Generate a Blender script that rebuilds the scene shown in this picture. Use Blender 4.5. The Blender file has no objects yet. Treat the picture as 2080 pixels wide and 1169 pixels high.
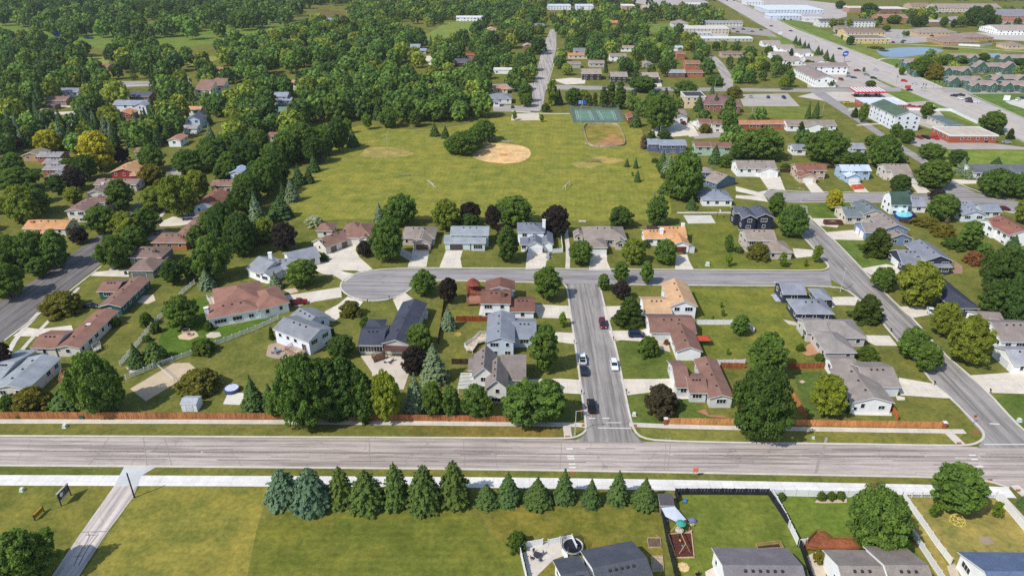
import bpy, bmesh, math, random
import numpy as np
from mathutils import Vector, Matrix
random.seed(7)
S = bpy.context.scene
COL = S.collection
R = math.radians
# ---------------------------------------------------------------- survey camera
# Survey notes were taken from the aerial photograph; the drone hung 107 m above the junction
# and looked 26.85 degrees down.  X is east along the avenue, Y is north along the side street.
CAM_H, PITCH, YAW, FOC = 107.0, R(26.85), R(0.61), 1430.0
cp, sp, cy, sy = math.cos(PITCH), math.sin(PITCH), math.cos(YAW), math.sin(YAW)
RGT = Vector((cy, sy, 0)); FWD = Vector((-sy * cp, cy * cp, -sp)); UPV = Vector((-sy * sp, cy * sp, cp))
CAM = Vector((0, 0, CAM_H))
def G(px, py, z=0.0):
    """world point at height z for a survey mark"""
    d = RGT * ((px - 1040) / FOC) - UPV * ((py - 584.5) / FOC) + FWD
    t = (z - CAM_H) / d.z
    return CAM + d * t
def PX(p):
    q = Vector(p) - CAM
    zc = q.dot(FWD)
    return (1040 + FOC * q.dot(RGT) / zc, 584.5 - FOC * q.dot(UPV) / zc)
HZ = FOC * math.tan(PITCH) - 584.5
def mpx(py):            # survey px per metre across, at ground
    return (py + HZ) * cp / CAM_H
def lin(c):
    return tuple((v / 255 / 12.92 if v / 255 <= 0.04045 else ((v / 255 + 0.055) / 1.055) ** 2.4) for v in c)
def C4(c, k=1.0):
    l = lin(c)
    return (l[0] * k, l[1] * k, l[2] * k, 1.0)
# ---------------------------------------------------------------- materials
def newmat(name):
    m = bpy.data.materials.new(name); m.use_nodes = True
    nt = m.node_tree
    return m, nt, nt.nodes, nt.links, nt.nodes['Principled BSDF']
def nd(nodes, t, **kw):
    n = nodes.new(t)
    for k, v in kw.items():
        if k in n.inputs: n.inputs[k].default_value = v
        else: setattr(n, k, v)
    return n
def mixc(nodes, links, fac, a, b, blend='MIX'):
    m = nodes.new('ShaderNodeMix'); m.data_type = 'RGBA'; m.blend_type = blend
    for sock, v in ((m.inputs[0], fac), (m.inputs[6], a), (m.inputs[7], b)):
        if isinstance(v, (int, float, tuple)): sock.default_value = v
        else: links.new(v, sock)
    return m.outputs[2]
def noise(nodes, links, vec, scale, detail=4, rough=.55):
    n = nodes.new('ShaderNodeTexNoise'); n.inputs['Scale'].default_value = scale
    n.inputs['Detail'].default_value = detail; n.inputs['Roughness'].default_value = rough
    if vec is not None: links.new(vec, n.inputs['Vector'])
    return n.outputs[0]
def ramp(nodes, links, fac, stops):
    r = nodes.new('ShaderNodeValToRGB'); e = r.color_ramp.elements
    while len(e) < len(stops): e.new(.5)
    for i, (p, c) in enumerate(stops):
        e[i].position = p; e[i].color = c if isinstance(c, tuple) else (c, c, c, 1)
    links.new(fac, r.inputs[0]); return r.outputs[0]
def mapped(nodes, links, src, scale=(1, 1, 1), rot=(0, 0, 0)):
    mp = nodes.new('ShaderNodeMapping'); mp.inputs['Scale'].default_value = scale; mp.inputs['Rotation'].default_value = rot
    links.new(src, mp.inputs[0]); return mp.outputs[0]
def math_(nodes, links, op, a, b=None):
    m = nodes.new('ShaderNodeMath'); m.operation = op
    for i, v in enumerate((a, b)):
        if v is None: continue
        if isinstance(v, (int, float)): m.inputs[i].default_value = v
        else: links.new(v, m.inputs[i])
    return m.outputs[0]
MATS = {}
def tinted(name, rough=.85, spec=.2, lo=.85, hi=1.12, scale=1.5, stretch=(1, 1, 1), fine=None, bump=0, metal=0.0):
    """surface whose colour is the object's own colour, broken up by noise in object space"""
    m, nt, N, L, b = newmat(name)
    oi = N.new('ShaderNodeObjectInfo'); tc = N.new('ShaderNodeTexCoord')
    v = mapped(N, L, tc.outputs['Object'], stretch)
    f = noise(N, L, v, scale, 5)
    k = ramp(N, L, f, [(.3, lo), (.7, hi)])
    c = mixc(N, L, 1.0, oi.outputs['Color'], k, 'MULTIPLY')
    if fine:
        f2 = noise(N, L, v, fine[0], 2)
        k2 = ramp(N, L, f2, [(.3, 1 - fine[1]), (.7, 1 + fine[1])])
        c = mixc(N, L, 1.0, c, k2, 'MULTIPLY')
    L.new(c, b.inputs['Base Color']); b.inputs['Roughness'].default_value = rough
    b.inputs['Specular IOR Level'].default_value = spec; b.inputs['Metallic'].default_value = metal
    if bump:
        bp = N.new('ShaderNodeBump'); bp.inputs['Strength'].default_value = bump; L.new(f, bp.inputs['Height']); L.new(bp.outputs[0], b.inputs['Normal'])
    MATS[name] = m
    return m
def flat(name, c, rough=.6, spec=.3, metal=0.0):
    m, nt, N, L, b = newmat(name)
    b.inputs['Base Color'].default_value = C4(c); b.inputs['Roughness'].default_value = rough
    b.inputs['Specular IOR Level'].default_value = spec; b.inputs['Metallic'].default_value = metal
    MATS[name] = m
    return m
tinted('siding', .7, .25, .93, 1.05, .6, (1, 1, 1), (3.0, .05))
tinted('shingle', .95, .08, .8, 1.14, .3, (1, 1, 1), (4.0, .2))
tinted('concrete', .9, .15, .86, 1.06, .22, (1, 1, 1), (1.3, .06))
def slab_mat():
    m = tinted('slab', .9, .15, .84, 1.06, .22, (1, 1, 1), (1.3, .07)); nt = m.node_tree; N, L = nt.nodes, nt.links
    b = N['Principled BSDF']; src = b.inputs['Base Color'].links[0].from_socket; tc = N.new('ShaderNodeTexCoord')
    br = N.new('ShaderNodeTexBrick'); br.offset = 0; br.inputs['Scale'].default_value = 1; br.inputs['Brick Width'].default_value = 2.6; br.inputs['Row Height'].default_value = 2.6; br.inputs['Mortar Size'].default_value = .05; br.inputs['Mortar Smooth'].default_value = .3
    br.inputs['Color1'].default_value = (1.03, 1.03, 1.02, 1); br.inputs['Color2'].default_value = (.95, .95, .95, 1); br.inputs['Mortar'].default_value = (.74, .73, .71, 1)
    L.new(tc.outputs['Object'], br.inputs['Vector']); L.new(mixc(N, L, 1.0, src, br.outputs['Color'], 'MULTIPLY'), b.inputs['Base Color'])
slab_mat()
tinted('timber', .85, .15, .62, 1.25, .22, (1, 1, .2), (2.5, .28))
tinted('paint', .35, .5, .97, 1.03, .5)
tinted('plain', .8, .2, .9, 1.08, 1.2)
tinted('mulch', .95, .1, .6, 1.3, 3.0)
flat('white_trim', (226, 226, 222), .6)
flat('glass_dark', (34, 40, 48), .12, .6)
flat('rubber', (22, 22, 23), .8)
flat('black_metal', (28, 28, 30), .5)
flat('grey_metal', (150, 152, 152), .4, .5, .6)
flat('wood_post', (70, 52, 40), .9)
flat('bark', (74, 62, 52), .95, .05)
flat('gravel', (170, 158, 145), .95, .1)

def lawn_mat(name, grid=0.0, period=1.6, rot=0.0, dry=.5):
    """grass: object colour, drier and greener blotches, optional mower lines"""
    m, nt, N, L, b = newmat(name)
    oi = N.new('ShaderNodeObjectInfo'); tc = N.new('ShaderNodeTexCoord'); o = tc.outputs['Object']
    big = noise(N, L, o, .035, 6, .62); mid = noise(N, L, o, .16, 7, .68); fin = noise(N, L, o, .9, 5, .75)
    dryc = mixc(N, L, 1.0, oi.outputs['Color'], (1.32, 1.12, 1.05, 1), 'MULTIPLY')
    lush = mixc(N, L, 1.0, oi.outputs['Color'], (.7, .84, .72, 1), 'MULTIPLY')
    s = math_(N, L, 'ADD', math_(N, L, 'MULTIPLY', big, .5), math_(N, L, 'MULTIPLY', mid, .5))
    f1 = ramp(N, L, s, [(.5 + (0.5 - dry) * .2, 0.0), (.66 + (.5 - dry) * .2, 1.0)])
    f0 = ramp(N, L, s, [(.34, 1.0), (.5, 0.0)])
    c = mixc(N, L, f1, oi.outputs['Color'], dryc); c = mixc(N, L, f0, c, lush)
    k = ramp(N, L, fin, [(.28, .58), (.5, 1.0), (.74, 1.4)])
    c = mixc(N, L, .85, c, k, 'MULTIPLY')
    k2 = ramp(N, L, mid, [(.3, .8), (.7, 1.2)])
    c = mixc(N, L, 1.0, c, k2, 'MULTIPLY')
    if grid:
        for i, (r, p) in enumerate(((rot, period), (rot + R(90), period * 1.7))):
            w = N.new('ShaderNodeTexWave'); w.wave_type = 'BANDS'; w.bands_direction = 'X'
            w.inputs['Scale'].default_value = .314 / p; w.inputs['Distortion'].default_value = .6; w.inputs['Detail'].default_value = 2; w.inputs['Detail Scale'].default_value = .3
            L.new(mapped(N, L, o, (1, 1, 1), (0, 0, r)), w.inputs['Vector'])
            kk = ramp(N, L, w.outputs[0], [(.0, 1 - grid * (1 if i == 0 else .6)), (1., 1 + grid * (1 if i == 0 else .6))])
            c = mixc(N, L, 1.0, c, kk, 'MULTIPLY')
    L.new(c, b.inputs['Base Color']); b.inputs['Roughness'].default_value = 1.0; b.inputs['Specular IOR Level'].default_value = .03
    MATS[name] = m
lawn_mat('lawn'); lawn_mat('field_grass', .03, 2.2, R(4)); lawn_mat('mown_grass', .04, 1.8, R(90)); lawn_mat('dry_grass', 0, 1, 0, .75)

def asphalt_mat(name, rot, streak=.35, crack=.22):
    m, nt, N, L, b = newmat(name)
    oi = N.new('ShaderNodeObjectInfo'); tc = N.new('ShaderNodeTexCoord')
    o = mapped(N, L, tc.outputs['Object'], (1, 1, 1), (0, 0, -rot))
    st = noise(N, L, mapped(N, L, o, (.018, .75, 1)), 1.0, 5, .6)
    st2 = noise(N, L, mapped(N, L, o, (.09, 1.6, 1)), 1.0, 5, .7)
    bl = noise(N, L, o, .09, 6, .65); fi = noise(N, L, o, 1.6, 4, .7)
    c = oi.outputs['Color']
    c = mixc(N, L, 1.0, c, ramp(N, L, st, [(.34, 1 - streak), (.52, 1.0), (.7, 1 + streak * .5)]), 'MULTIPLY')
    c = mixc(N, L, 1.0, c, ramp(N, L, st2, [(.3, 1 - streak * .8), (.5, 1.0), (.72, 1.12)]), 'MULTIPLY')
    c = mixc(N, L, 1.0, c, ramp(N, L, bl, [(.3, .86), (.7, 1.1)]), 'MULTIPLY')
    c = mixc(N, L, 1.0, c, ramp(N, L, fi, [(.3, .93), (.7, 1.07)]), 'MULTIPLY')
    v = N.new('ShaderNodeTexVoronoi'); v.feature = 'DISTANCE_TO_EDGE'; v.inputs['Scale'].default_value = 1.0
    wob = N.new('ShaderNodeTexNoise'); wob.inputs['Scale'].default_value = .25; L.new(o, wob.inputs['Vector'])
    add = N.new('ShaderNodeVectorMath'); add.operation = 'ADD'
    L.new(mapped(N, L, o, (.055, .11, 1)), add.inputs[0])
    scl = N.new('ShaderNodeVectorMath'); scl.operation = 'SCALE'; scl.inputs['Scale'].default_value = .35; L.new(wob.outputs['Color'], scl.inputs[0]); L.new(scl.outputs[0], add.inputs[1])
    L.new(add.outputs[0], v.inputs['Vector'])
    cr = ramp(N, L, v.outputs['Distance'], [(.002, 1 - crack), (.009, 1.0)])
    c = mixc(N, L, 1.0, c, cr, 'MULTIPLY')
    L.new(c, b.inputs['Base Color']); b.inputs['Roughness'].default_value = .9; b.inputs['Specular IOR Level'].default_value = .15
    MATS[name] = m
asphalt_mat('asphalt_ew', 0, .42); asphalt_mat('asphalt_ns', R(90), .42); asphalt_mat('asphalt_hw', R(-52), .16, .1)

def leaf_mat(name, trans=.3):
    m, nt, N, L, b = newmat(name)
    oi = N.new('ShaderNodeObjectInfo'); at = N.new('ShaderNodeAttribute'); at.attribute_name = 'tint'
    out = N['Material Output']
    k = ramp(N, L, at.outputs['Fac'], [(0.0, (.66, .7, .7, 1)), (.5, (1, 1, 1, 1)), (1.0, (1.36, 1.36, 1.15, 1))])
    c = mixc(N, L, 1.0, oi.outputs['Color'], k, 'MULTIPLY')
    d = N.new('ShaderNodeBsdfDiffuse'); t = N.new('ShaderNodeBsdfTranslucent'); mx = N.new('ShaderNodeMixShader'); mx.inputs[0].default_value = trans
    L.new(c, d.inputs[0]); L.new(mixc(N, L, 1.0, c, (1.15, 1.18, .8, 1), 'MULTIPLY'), t.inputs[0]); L.new(d.outputs[0], mx.inputs[1]); L.new(t.outputs[0], mx.inputs[2]); L.new(mx.outputs[0], out.inputs[0])
    N.remove(b); MATS[name] = m
leaf_mat('leaves', .38); leaf_mat('needles', .16)
def wood_mat():
    m, nt, N, L, b = newmat('wood_crowns')
    at = N.new('ShaderNodeAttribute'); at.attribute_name = 'crown'
    d = N.new('ShaderNodeBsdfDiffuse'); t = N.new('ShaderNodeBsdfTranslucent'); mx = N.new('ShaderNodeMixShader'); mx.inputs[0].default_value = .36
    L.new(at.outputs['Color'], d.inputs[0]); L.new(at.outputs['Color'], t.inputs[0]); L.new(d.outputs[0], mx.inputs[1]); L.new(t.outputs[0], mx.inputs[2]); L.new(mx.outputs[0], N['Material Output'].inputs[0])
    N.remove(b); MATS['wood_crowns'] = m
wood_mat()
def water_mat():
    m, nt, N, L, b = newmat('pond_water')
    b.inputs['Base Color'].default_value = C4((26, 50, 110)); b.inputs['Roughness'].default_value = .08; b.inputs['Specular IOR Level'].default_value = .35
    tc = N.new('ShaderNodeTexCoord'); f = noise(N, L, mapped(N, L, tc.outputs['Object'], (.2, .7, 1)), 1.0, 3)
    bp = N.new('ShaderNodeBump'); bp.inputs['Strength'].default_value = .25; L.new(f, bp.inputs['Height']); L.new(bp.outputs[0], b.inputs['Normal'])
    MATS['pond_water'] = m
    m, nt, N, L, b = newmat('pool_water')
    b.inputs['Base Color'].default_value = C4((120, 205, 205)); b.inputs['Roughness'].default_value = .15
    MATS['pool_water'] = m
water_mat()
# ---------------------------------------------------------------- object helpers
def link(name, me, mats, color=(200, 200, 200), parent=None, loc=None, k=1.0):
    o = bpy.data.objects.new(name, me)
    if not me.materials:
        for m in ([mats] if isinstance(mats, str) else mats): me.materials.append(MATS[m])
    o.color = C4(color, k)
    if parent is not None: o.parent = parent
    if loc is not None: o.location = loc
    COL.objects.link(o)
    return o
class MB:
    """collects solids, then links them as one mesh object"""
    def __init__(self): self.v = []; self.f = []; self.m = []
    def poly(self, pts, mat=0):
        i = len(self.v); self.v += [tuple(p) for p in pts]; self.f.append(tuple(range(i, i + len(pts)))); self.m.append(mat)
    def mesh_(self, vs, fs, mat=0):
        i = len(self.v); self.v += [tuple(p) for p in vs]
        for f in fs: self.f.append(tuple(i + a for a in f)); self.m.append(mat)
    def box(self, c, s, rz=0.0, mat=0, up=None):
        x, y, z = s[0] / 2, s[1] / 2, s[2] / 2
        ca, sa = math.cos(rz), math.sin(rz); vs = []
        for dx, dy, dz in ((-x, -y, -z), (x, -y, -z), (x, y, -z), (-x, y, -z), (-x, -y, z), (x, -y, z), (x, y, z), (-x, y, z)):
            vs.append((c[0] + dx * ca - dy * sa, c[1] + dx * sa + dy * ca, c[2] + dz))
        self.mesh_(vs, ((0, 3, 2, 1), (4, 5, 6, 7), (0, 1, 5, 4), (1, 2, 6, 5), (2, 3, 7, 6), (3, 0, 4, 7)), mat)
    def prism(self, low, high, mat=0, capmat=None):
        """closed solid between two rings of equal length"""
        n = len(low); vs = list(low) + list(high)
        self.mesh_(vs, [tuple(reversed(range(n)))], mat)
        i0 = len(self.v) - 2 * n
        for k in range(n):
            self.f.append((i0 + k, i0 + (k + 1) % n, i0 + n + (k + 1) % n, i0 + n + k)); self.m.append(mat)
        self.f.append(tuple(range(i0 + n, i0 + 2 * n))); self.m.append(mat if capmat is None else capmat)
    def tube(self, a, b, r0, r1=None, n=8, mat=0):
        a, b = Vector(a), Vector(b); r1 = r0 if r1 is None else r1
        d = (b - a).normalized(); x = d.orthogonal().normalized(); y = d.cross(x)
        lo = [a + (x * math.cos(t) + y * math.sin(t)) * r0 for t in (2 * math.pi * i / n for i in range(n))]
        hi = [b + (x * math.cos(t) + y * math.sin(t)) * r1 for t in (2 * math.pi * i / n for i in range(n))]
        self.prism(lo, hi, mat)
    def lathe(self, c, prof, n=16, mat=0, sx=1, sy_=1):
        rings = [[(c[0] + r * sx * math.cos(2 * math.pi * i / n), c[1] + r * sy_ * math.sin(2 * math.pi * i / n), c[2] + z) for i in range(n)] for r, z in prof]
        i0 = len(self.v)
        for rg in rings: self.v += rg
        for j in range(len(rings) - 1):
            for k in range(n):
                self.f.append((i0 + j * n + k, i0 + j * n + (k + 1) % n, i0 + (j + 1) * n + (k + 1) % n, i0 + (j + 1) * n + k)); self.m.append(mat)
        self.f.append(tuple(i0 + k for k in reversed(range(n)))); self.m.append(mat)
        self.f.append(tuple(i0 + (len(rings) - 1) * n + k for k in range(n))); self.m.append(mat)
    def mesh(self, name):
        me = bpy.data.meshes.new(name); me.from_pydata(self.v, [], self.f)
        me.polygons.foreach_set('material_index', self.m); me.update()
        return me
    def build(self, name, mats, color=(200, 200, 200), parent=None, loc=None, k=1.0):
        return link(name, self.mesh(name), mats, color, parent, loc, k)
def tag(o, label, cat, group=None):
    o['label'] = label; o['category'] = cat
    if group: o['group'] = group
    return o
def empty(name, label, cat, loc=(0, 0, 0), rz=0.0, group=None):
    o = bpy.data.objects.new(name, None); o.location = loc; o.rotation_euler = (0, 0, rz); o.empty_display_size = .5
    COL.objects.link(o)
    return tag(o, label, cat, group)
def struct(o, kind='structure'):
    o['kind'] = kind; return o
LAND = []   # landmarks for describing what stands near: (px, py, phrase)
def landmark(px, py, phrase): LAND.append((px, py, phrase))
NZ = [0]
def sheet(name, pts, z, mat, color, k=1.0, world=False):
    """flat ground sheet from survey marks"""
    NZ[0] += 1
    z = z + (NZ[0] % 24) * .0006
    bm = bmesh.new()
    vs = [bm.verts.new((p[0], p[1], z) if world else G(p[0], p[1], z)) for p in pts]
    f = bm.faces.new(vs); bm.normal_update()
    if f.normal.z < 0: f.normal_flip()
    bmesh.ops.triangulate(bm, faces=bm.faces[:])
    me = bpy.data.meshes.new(name); bm.to_mesh(me); bm.free()
    return struct(link(name, me, mat, color, k=k))
def smooth_line(pts, it=2):
    for _ in range(it):
        q = [pts[0]]
        for a, b in zip(pts, pts[1:]):
            q.append((a[0] * .75 + b[0] * .25, a[1] * .75 + b[1] * .25)); q.append((a[0] * .25 + b[0] * .75, a[1] * .25 + b[1] * .75))
        q.append(pts[-1]); pts = q
    return pts
def offset_line(w, d):
    out = []
    for i, p in enumerate(w):
        a = w[max(i - 1, 0)]; b = w[min(i + 1, len(w) - 1)]
        t = Vector((b[0] - a[0], b[1] - a[1])); t = t.normalized() if t.length > 1e-6 else Vector((1, 0))
        out.append((p[0] - t.y * d, p[1] + t.x * d))
    return out
def ribbon(name, pts, width, z, mat, color, smooth=0, height=0.0, side=0.0, world=False, k=1.0):
    """strip along a line; side -1/0/1 puts it right of, on or left of the line; height > 0 gives a raised kerb"""
    w = [(p[0], p[1]) if world else tuple(G(p[0], p[1]))[:2] for p in pts]
    if smooth: w = smooth_line(w, smooth)
    l = offset_line(w, width * (side + 1) / 2); r = offset_line(w, -width * (1 - side) / 2)
    NZ[0] += 1; z = z + (NZ[0] % 24) * .0006
    mb = MB()
    for i in range(len(w) - 1):
        t = [(r[i][0], r[i][1], z + height), (r[i + 1][0], r[i + 1][1], z + height), (l[i + 1][0], l[i + 1][1], z + height), (l[i][0], l[i][1], z + height)]
        mb.poly(t)
        if height:
            b = [(x, y, z - .02) for x, y, _ in t]
            mb.poly([b[0], b[1], t[1], t[0]]); mb.poly([b[2], b[3], t[3], t[2]])
    if height:
        for i, s in ((0, 1), (len(w) - 1, -1)):
            a, b2 = l[i], r[i]
            mb.poly([(a[0], a[1], z - .02), (b2[0], b2[1], z - .02), (b2[0], b2[1], z + height), (a[0], a[1], z + height)][::s])
    return struct(mb.build(name, mat, color, k=k))
# ---------------------------------------------------------------- trees
def leaf_mesh(name, c, n, s, tint, mat, ratio=1.0, crown=None):
    """mesh of small leaf faces: centres c, normals n, sizes s"""
    rng = np.random.default_rng(len(c))
    N = len(c)
    n = n / np.linalg.norm(n, axis=1, keepdims=True)
    r = rng.normal(size=(N, 3)); u = np.cross(n, r); u /= np.linalg.norm(u, axis=1, keepdims=True); w = np.cross(n, u)
    hs = (s * .5)[:, None]
    v = np.empty((N, 4, 3))
    v[:, 0] = c - u * hs - w * hs * ratio; v[:, 1] = c + u * hs - w * hs * ratio * .7
    v[:, 2] = c + u * hs * .8 + w * hs * ratio; v[:, 3] = c - u * hs * .9 + w * hs * ratio * .8
    me = bpy.data.meshes.new(name)
    me.vertices.add(4 * N); me.vertices.foreach_set('co', v.reshape(-1).astype(np.float32))
    me.loops.add(4 * N); me.loops.foreach_set('vertex_index', np.arange(4 * N, dtype=np.int32))
    me.polygons.add(N); me.polygons.foreach_set('loop_start', np.arange(0, 4 * N, 4, dtype=np.int32)); me.polygons.foreach_set('loop_total', np.full(N, 4, np.int32))
    if crown is None:
        a = me.attributes.new('tint', 'FLOAT', 'FACE'); a.data.foreach_set('value', np.clip(tint, 0, 1).astype(np.float32))
    else:
        a = me.attributes.new('crown', 'FLOAT_COLOR', 'FACE'); a.data.foreach_set('color', crown.astype(np.float32).reshape(-1))
    me.update(); me.validate()
    me.materials.append(MATS[mat])
    return me
def cloud(seed, rx, z0, z1, nclump, nleaf, clump_r, leaf, profile, inner=.12, updir=.35):
    """leaf clumps on a lumpy envelope; profile(t) gives relative radius at height t"""
    rng = np.random.default_rng(seed); C = []; NN = []; SS = []; TT = []
    lob = rng.uniform(.78, 1.16, 9); ph = rng.uniform(0, 6.28)
    for i in range(nclump):
        t = (i + rng.uniform(0, 1)) / nclump
        a = i * 2.39996 + rng.normal(0, .35)
        q = (a + ph) % 6.2832 / 6.2832 * 9; l = lob[int(q) % 9] * (1 - q % 1) + lob[(int(q) + 1) % 9] * (q % 1)
        rr = rx * profile(t) * l * rng.uniform(.56, 1.06) if rng.random() > .16 else rx * profile(t) * rng.uniform(.1, .6)
        z = z0 + (z1 - z0) * t
        cc = np.array([math.cos(a) * rr, math.sin(a) * rr, z + rng.normal(0, .03) * (z1 - z0)])
        cr = clump_r * rng.uniform(.5, 1.45)
        d = rng.normal(size=(nleaf, 3)); d /= np.linalg.norm(d, axis=1, keepdims=True)
        out = np.array([math.cos(a) * .7, math.sin(a) * .7, updir]); d = d + out * .55; d /= np.linalg.norm(d, axis=1, keepdims=True)
        rad = cr * rng.uniform(.55, 1.05, nleaf)[:, None]
        p = cc + d * rad * np.array([1, 1, .8])
        C.append(p); NN.append(d * .75 + rng.normal(size=(nleaf, 3)) * .55 + np.array([0, 0, .35])); SS.append(leaf * rng.uniform(.6, 1.35, nleaf)); TT.append(np.full(nleaf, rng.uniform(.15, .85)) + rng.normal(0, .14, nleaf))
    k = int(nclump * nleaf * inner)
    t = rng.uniform(0, 1, k); a = rng.uniform(0, 6.2832, k); rr = np.sqrt(rng.uniform(0, 1, k)) * .75 * rx * np.array([profile(x) for x in t])
    C.append(np.stack([np.cos(a) * rr, np.sin(a) * rr, z0 + (z1 - z0) * (t * .85 + .05)], 1)); NN.append(rng.normal(size=(k, 3)) + np.array([0, 0, .6])); SS.append(np.full(k, leaf * 1.5)); TT.append(rng.uniform(.2, .6, k))
    return np.concatenate(C), np.concatenate(NN), np.concatenate(SS), np.concatenate(TT)
def round_prof(t): return math.sqrt(max(0.02, 1 - (2 * t - .86) ** 2 / 1.32)) if t < .97 else .3
def tall_prof(t): return max(.16, math.sin(math.pi * min(1, (t * .86 + .1))) ** .75)
def dome_prof(t): return math.sqrt(max(.03, 1 - (t * .98) ** 2.2))
def cone_prof(t): return max(.06, (1 - t) ** .62 * (1.0 if t > .12 else .75 + 2 * t))
def colm_prof(t): return max(.15, math.sin(math.pi * (t * .8 + .16)) ** .5)
def trunk_mesh(name, h, r, spread, seed, limbs=5):
    rng = random.Random(seed); mb = MB()
    mb.tube((0, 0, -.3), (0, 0, h * .3), r * 1.25, r * .85); mb.tube((0, 0, h * .3), (rng.uniform(-.2, .2), rng.uniform(-.2, .2), h * .72), r * .85, r * .35)
    for i in range(limbs):
        a = i * 2.4 + rng.uniform(-.4, .4); z = h * rng.uniform(.26, .5); e = spread * rng.uniform(.45, .75)
        mb.tube((0, 0, z), (math.cos(a) * e, math.sin(a) * e, z + h * rng.uniform(.18, .34)), r * .45, r * .12, 6)
    me = mb.mesh(name); me.materials.append(MATS['bark']); return me
def spruce_mesh(name, seed, h=12.0, r=3.2, tiers=24, full=.85, lump=.07):
    rng = np.random.default_rng(seed); C = []; NN = []; SS = []; TT = []
    for i in range(tiers):
        t = (i + rng.uniform(-.2, .2)) / tiers; t = min(max(t, 0), .97)
        R_ = r * ((1 - t) ** full) * (1.0 if t > .08 else .86) * (1 + lump * math.sin(i * 1.7 + seed)); z = h * (.05 + .92 * t)
        nb = max(5, int(17 * (1 - t) + 4)); a0 = rng.uniform(0, 6.28)
        for b in range(nb):
            a = a0 + 6.2832 * b / nb + rng.normal(0, .12); L = R_ * rng.uniform(.74, 1.14); m = max(3, int(L / .33)); tb = rng.uniform(.25, .75)
            for k in range(m):
                f = .25 + .8 * (k + .5) / m
                d = f * L; dz = -.22 * L * f * f + .1 * L * f
                for sgn in (-1, 0, 1):
                    wd = (1.12 - f) * .62 * L * .45 * sgn + rng.normal(0, .06)
                    C.append((math.cos(a) * d - math.sin(a) * wd, math.sin(a) * d + math.cos(a) * wd, z + dz + rng.normal(0, .07) - abs(sgn) * .1))
                    NN.append((math.cos(a) * .75 + rng.normal(0, .35), math.sin(a) * .75 + rng.normal(0, .35), .75 + rng.normal(0, .25)))
                    SS.append(.62 * rng.uniform(.7, 1.25) * (1 if t < .8 else .75)); TT.append(tb + .22 * (f - .5) + rng.normal(0, .1))
    for k in range(30):
        z = h * rng.uniform(.9, 1.0); C.append((rng.normal(0, .1), rng.normal(0, .1), z)); NN.append((rng.normal(), rng.normal(), .3)); SS.append(.4); TT.append(.6)
    me = leaf_mesh(name, np.array(C), np.array(NN), np.array(SS), np.array(TT), 'needles', .62)
    return me
SPEC = {}   # shape -> list of (crown mesh, trunk mesh, unit radius, unit height)
def add_shape(key, n, r, h, fn, tr=.22, limbs=5):
    SPEC[key] = []
    for i in range(n):
        c = fn(i); t = trunk_mesh('trunk', h, tr, r, i * 7 + len(key), limbs)
        co = np.empty(len(c.vertices) * 3, np.float32); c.vertices.foreach_get('co', co); co = co.reshape(-1, 3)
        SPEC[key].append((c, t, float(np.percentile(np.abs(co[:, :2]), 99.2)), float(np.percentile(co[:, 2], 99.8))))
def cl(mat, *a): c, n, s, t = cloud(*a); return leaf_mesh('crown', c, n, s, t, mat)
add_shape('round', 8, 4.6, 10, lambda i: cl('leaves', 11 + i * 3, 4.3, 2.0, 9.4, 190, 84, .78, .34, round_prof))
add_shape('tall', 6, 3.6, 12, lambda i: cl('leaves', 31 + i, 3.4, 1.8, 11.4, 195, 80, .7, .34, tall_prof))
add_shape('grand', 4, 7.0, 13, lambda i: cl('leaves', 41 + i, 6.7, 2.0, 12.4, 400, 70, .95, .4, (round_prof, tall_prof)[i % 2]), .35, 7)
add_shape('dome', 4, 3.0, 5, lambda i: cl('leaves', 51 + i, 2.7, .35, 4.5, 140, 80, .5, .25, dome_prof), .15, 4)
add_shape('cone', 3, 2.6, 7, lambda i: cl('leaves', 71 + i, 2.5, .4, 6.7, 150, 80, .44, .24, cone_prof), .15, 3)
add_shape('column', 2, 2.0, 13, lambda i: cl('leaves', 81 + i, 1.8, .8, 12.6, 80, 70, .8, .45, colm_prof), .2, 3)
add_shape('young', 2, 1.7, 5, lambda i: cl('leaves', 91 + i, 1.35, 1.1, 4.8, 26, 38, .55, .36, tall_prof, .02), .06, 4)
add_shape('spruce', 4, 3.2, 12, lambda i: spruce_mesh('crown', 101 + i, 12, 3.2, 25, (.85, .72, .95, .8)[i]), .2, 0)
add_shape('fat_spruce', 5, 3.9, 10, lambda i: spruce_mesh('crown', 121 + i, 10, 3.9, 21, (.36, .5, .42, .58, .46)[i], .1), .2, 0)
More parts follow.
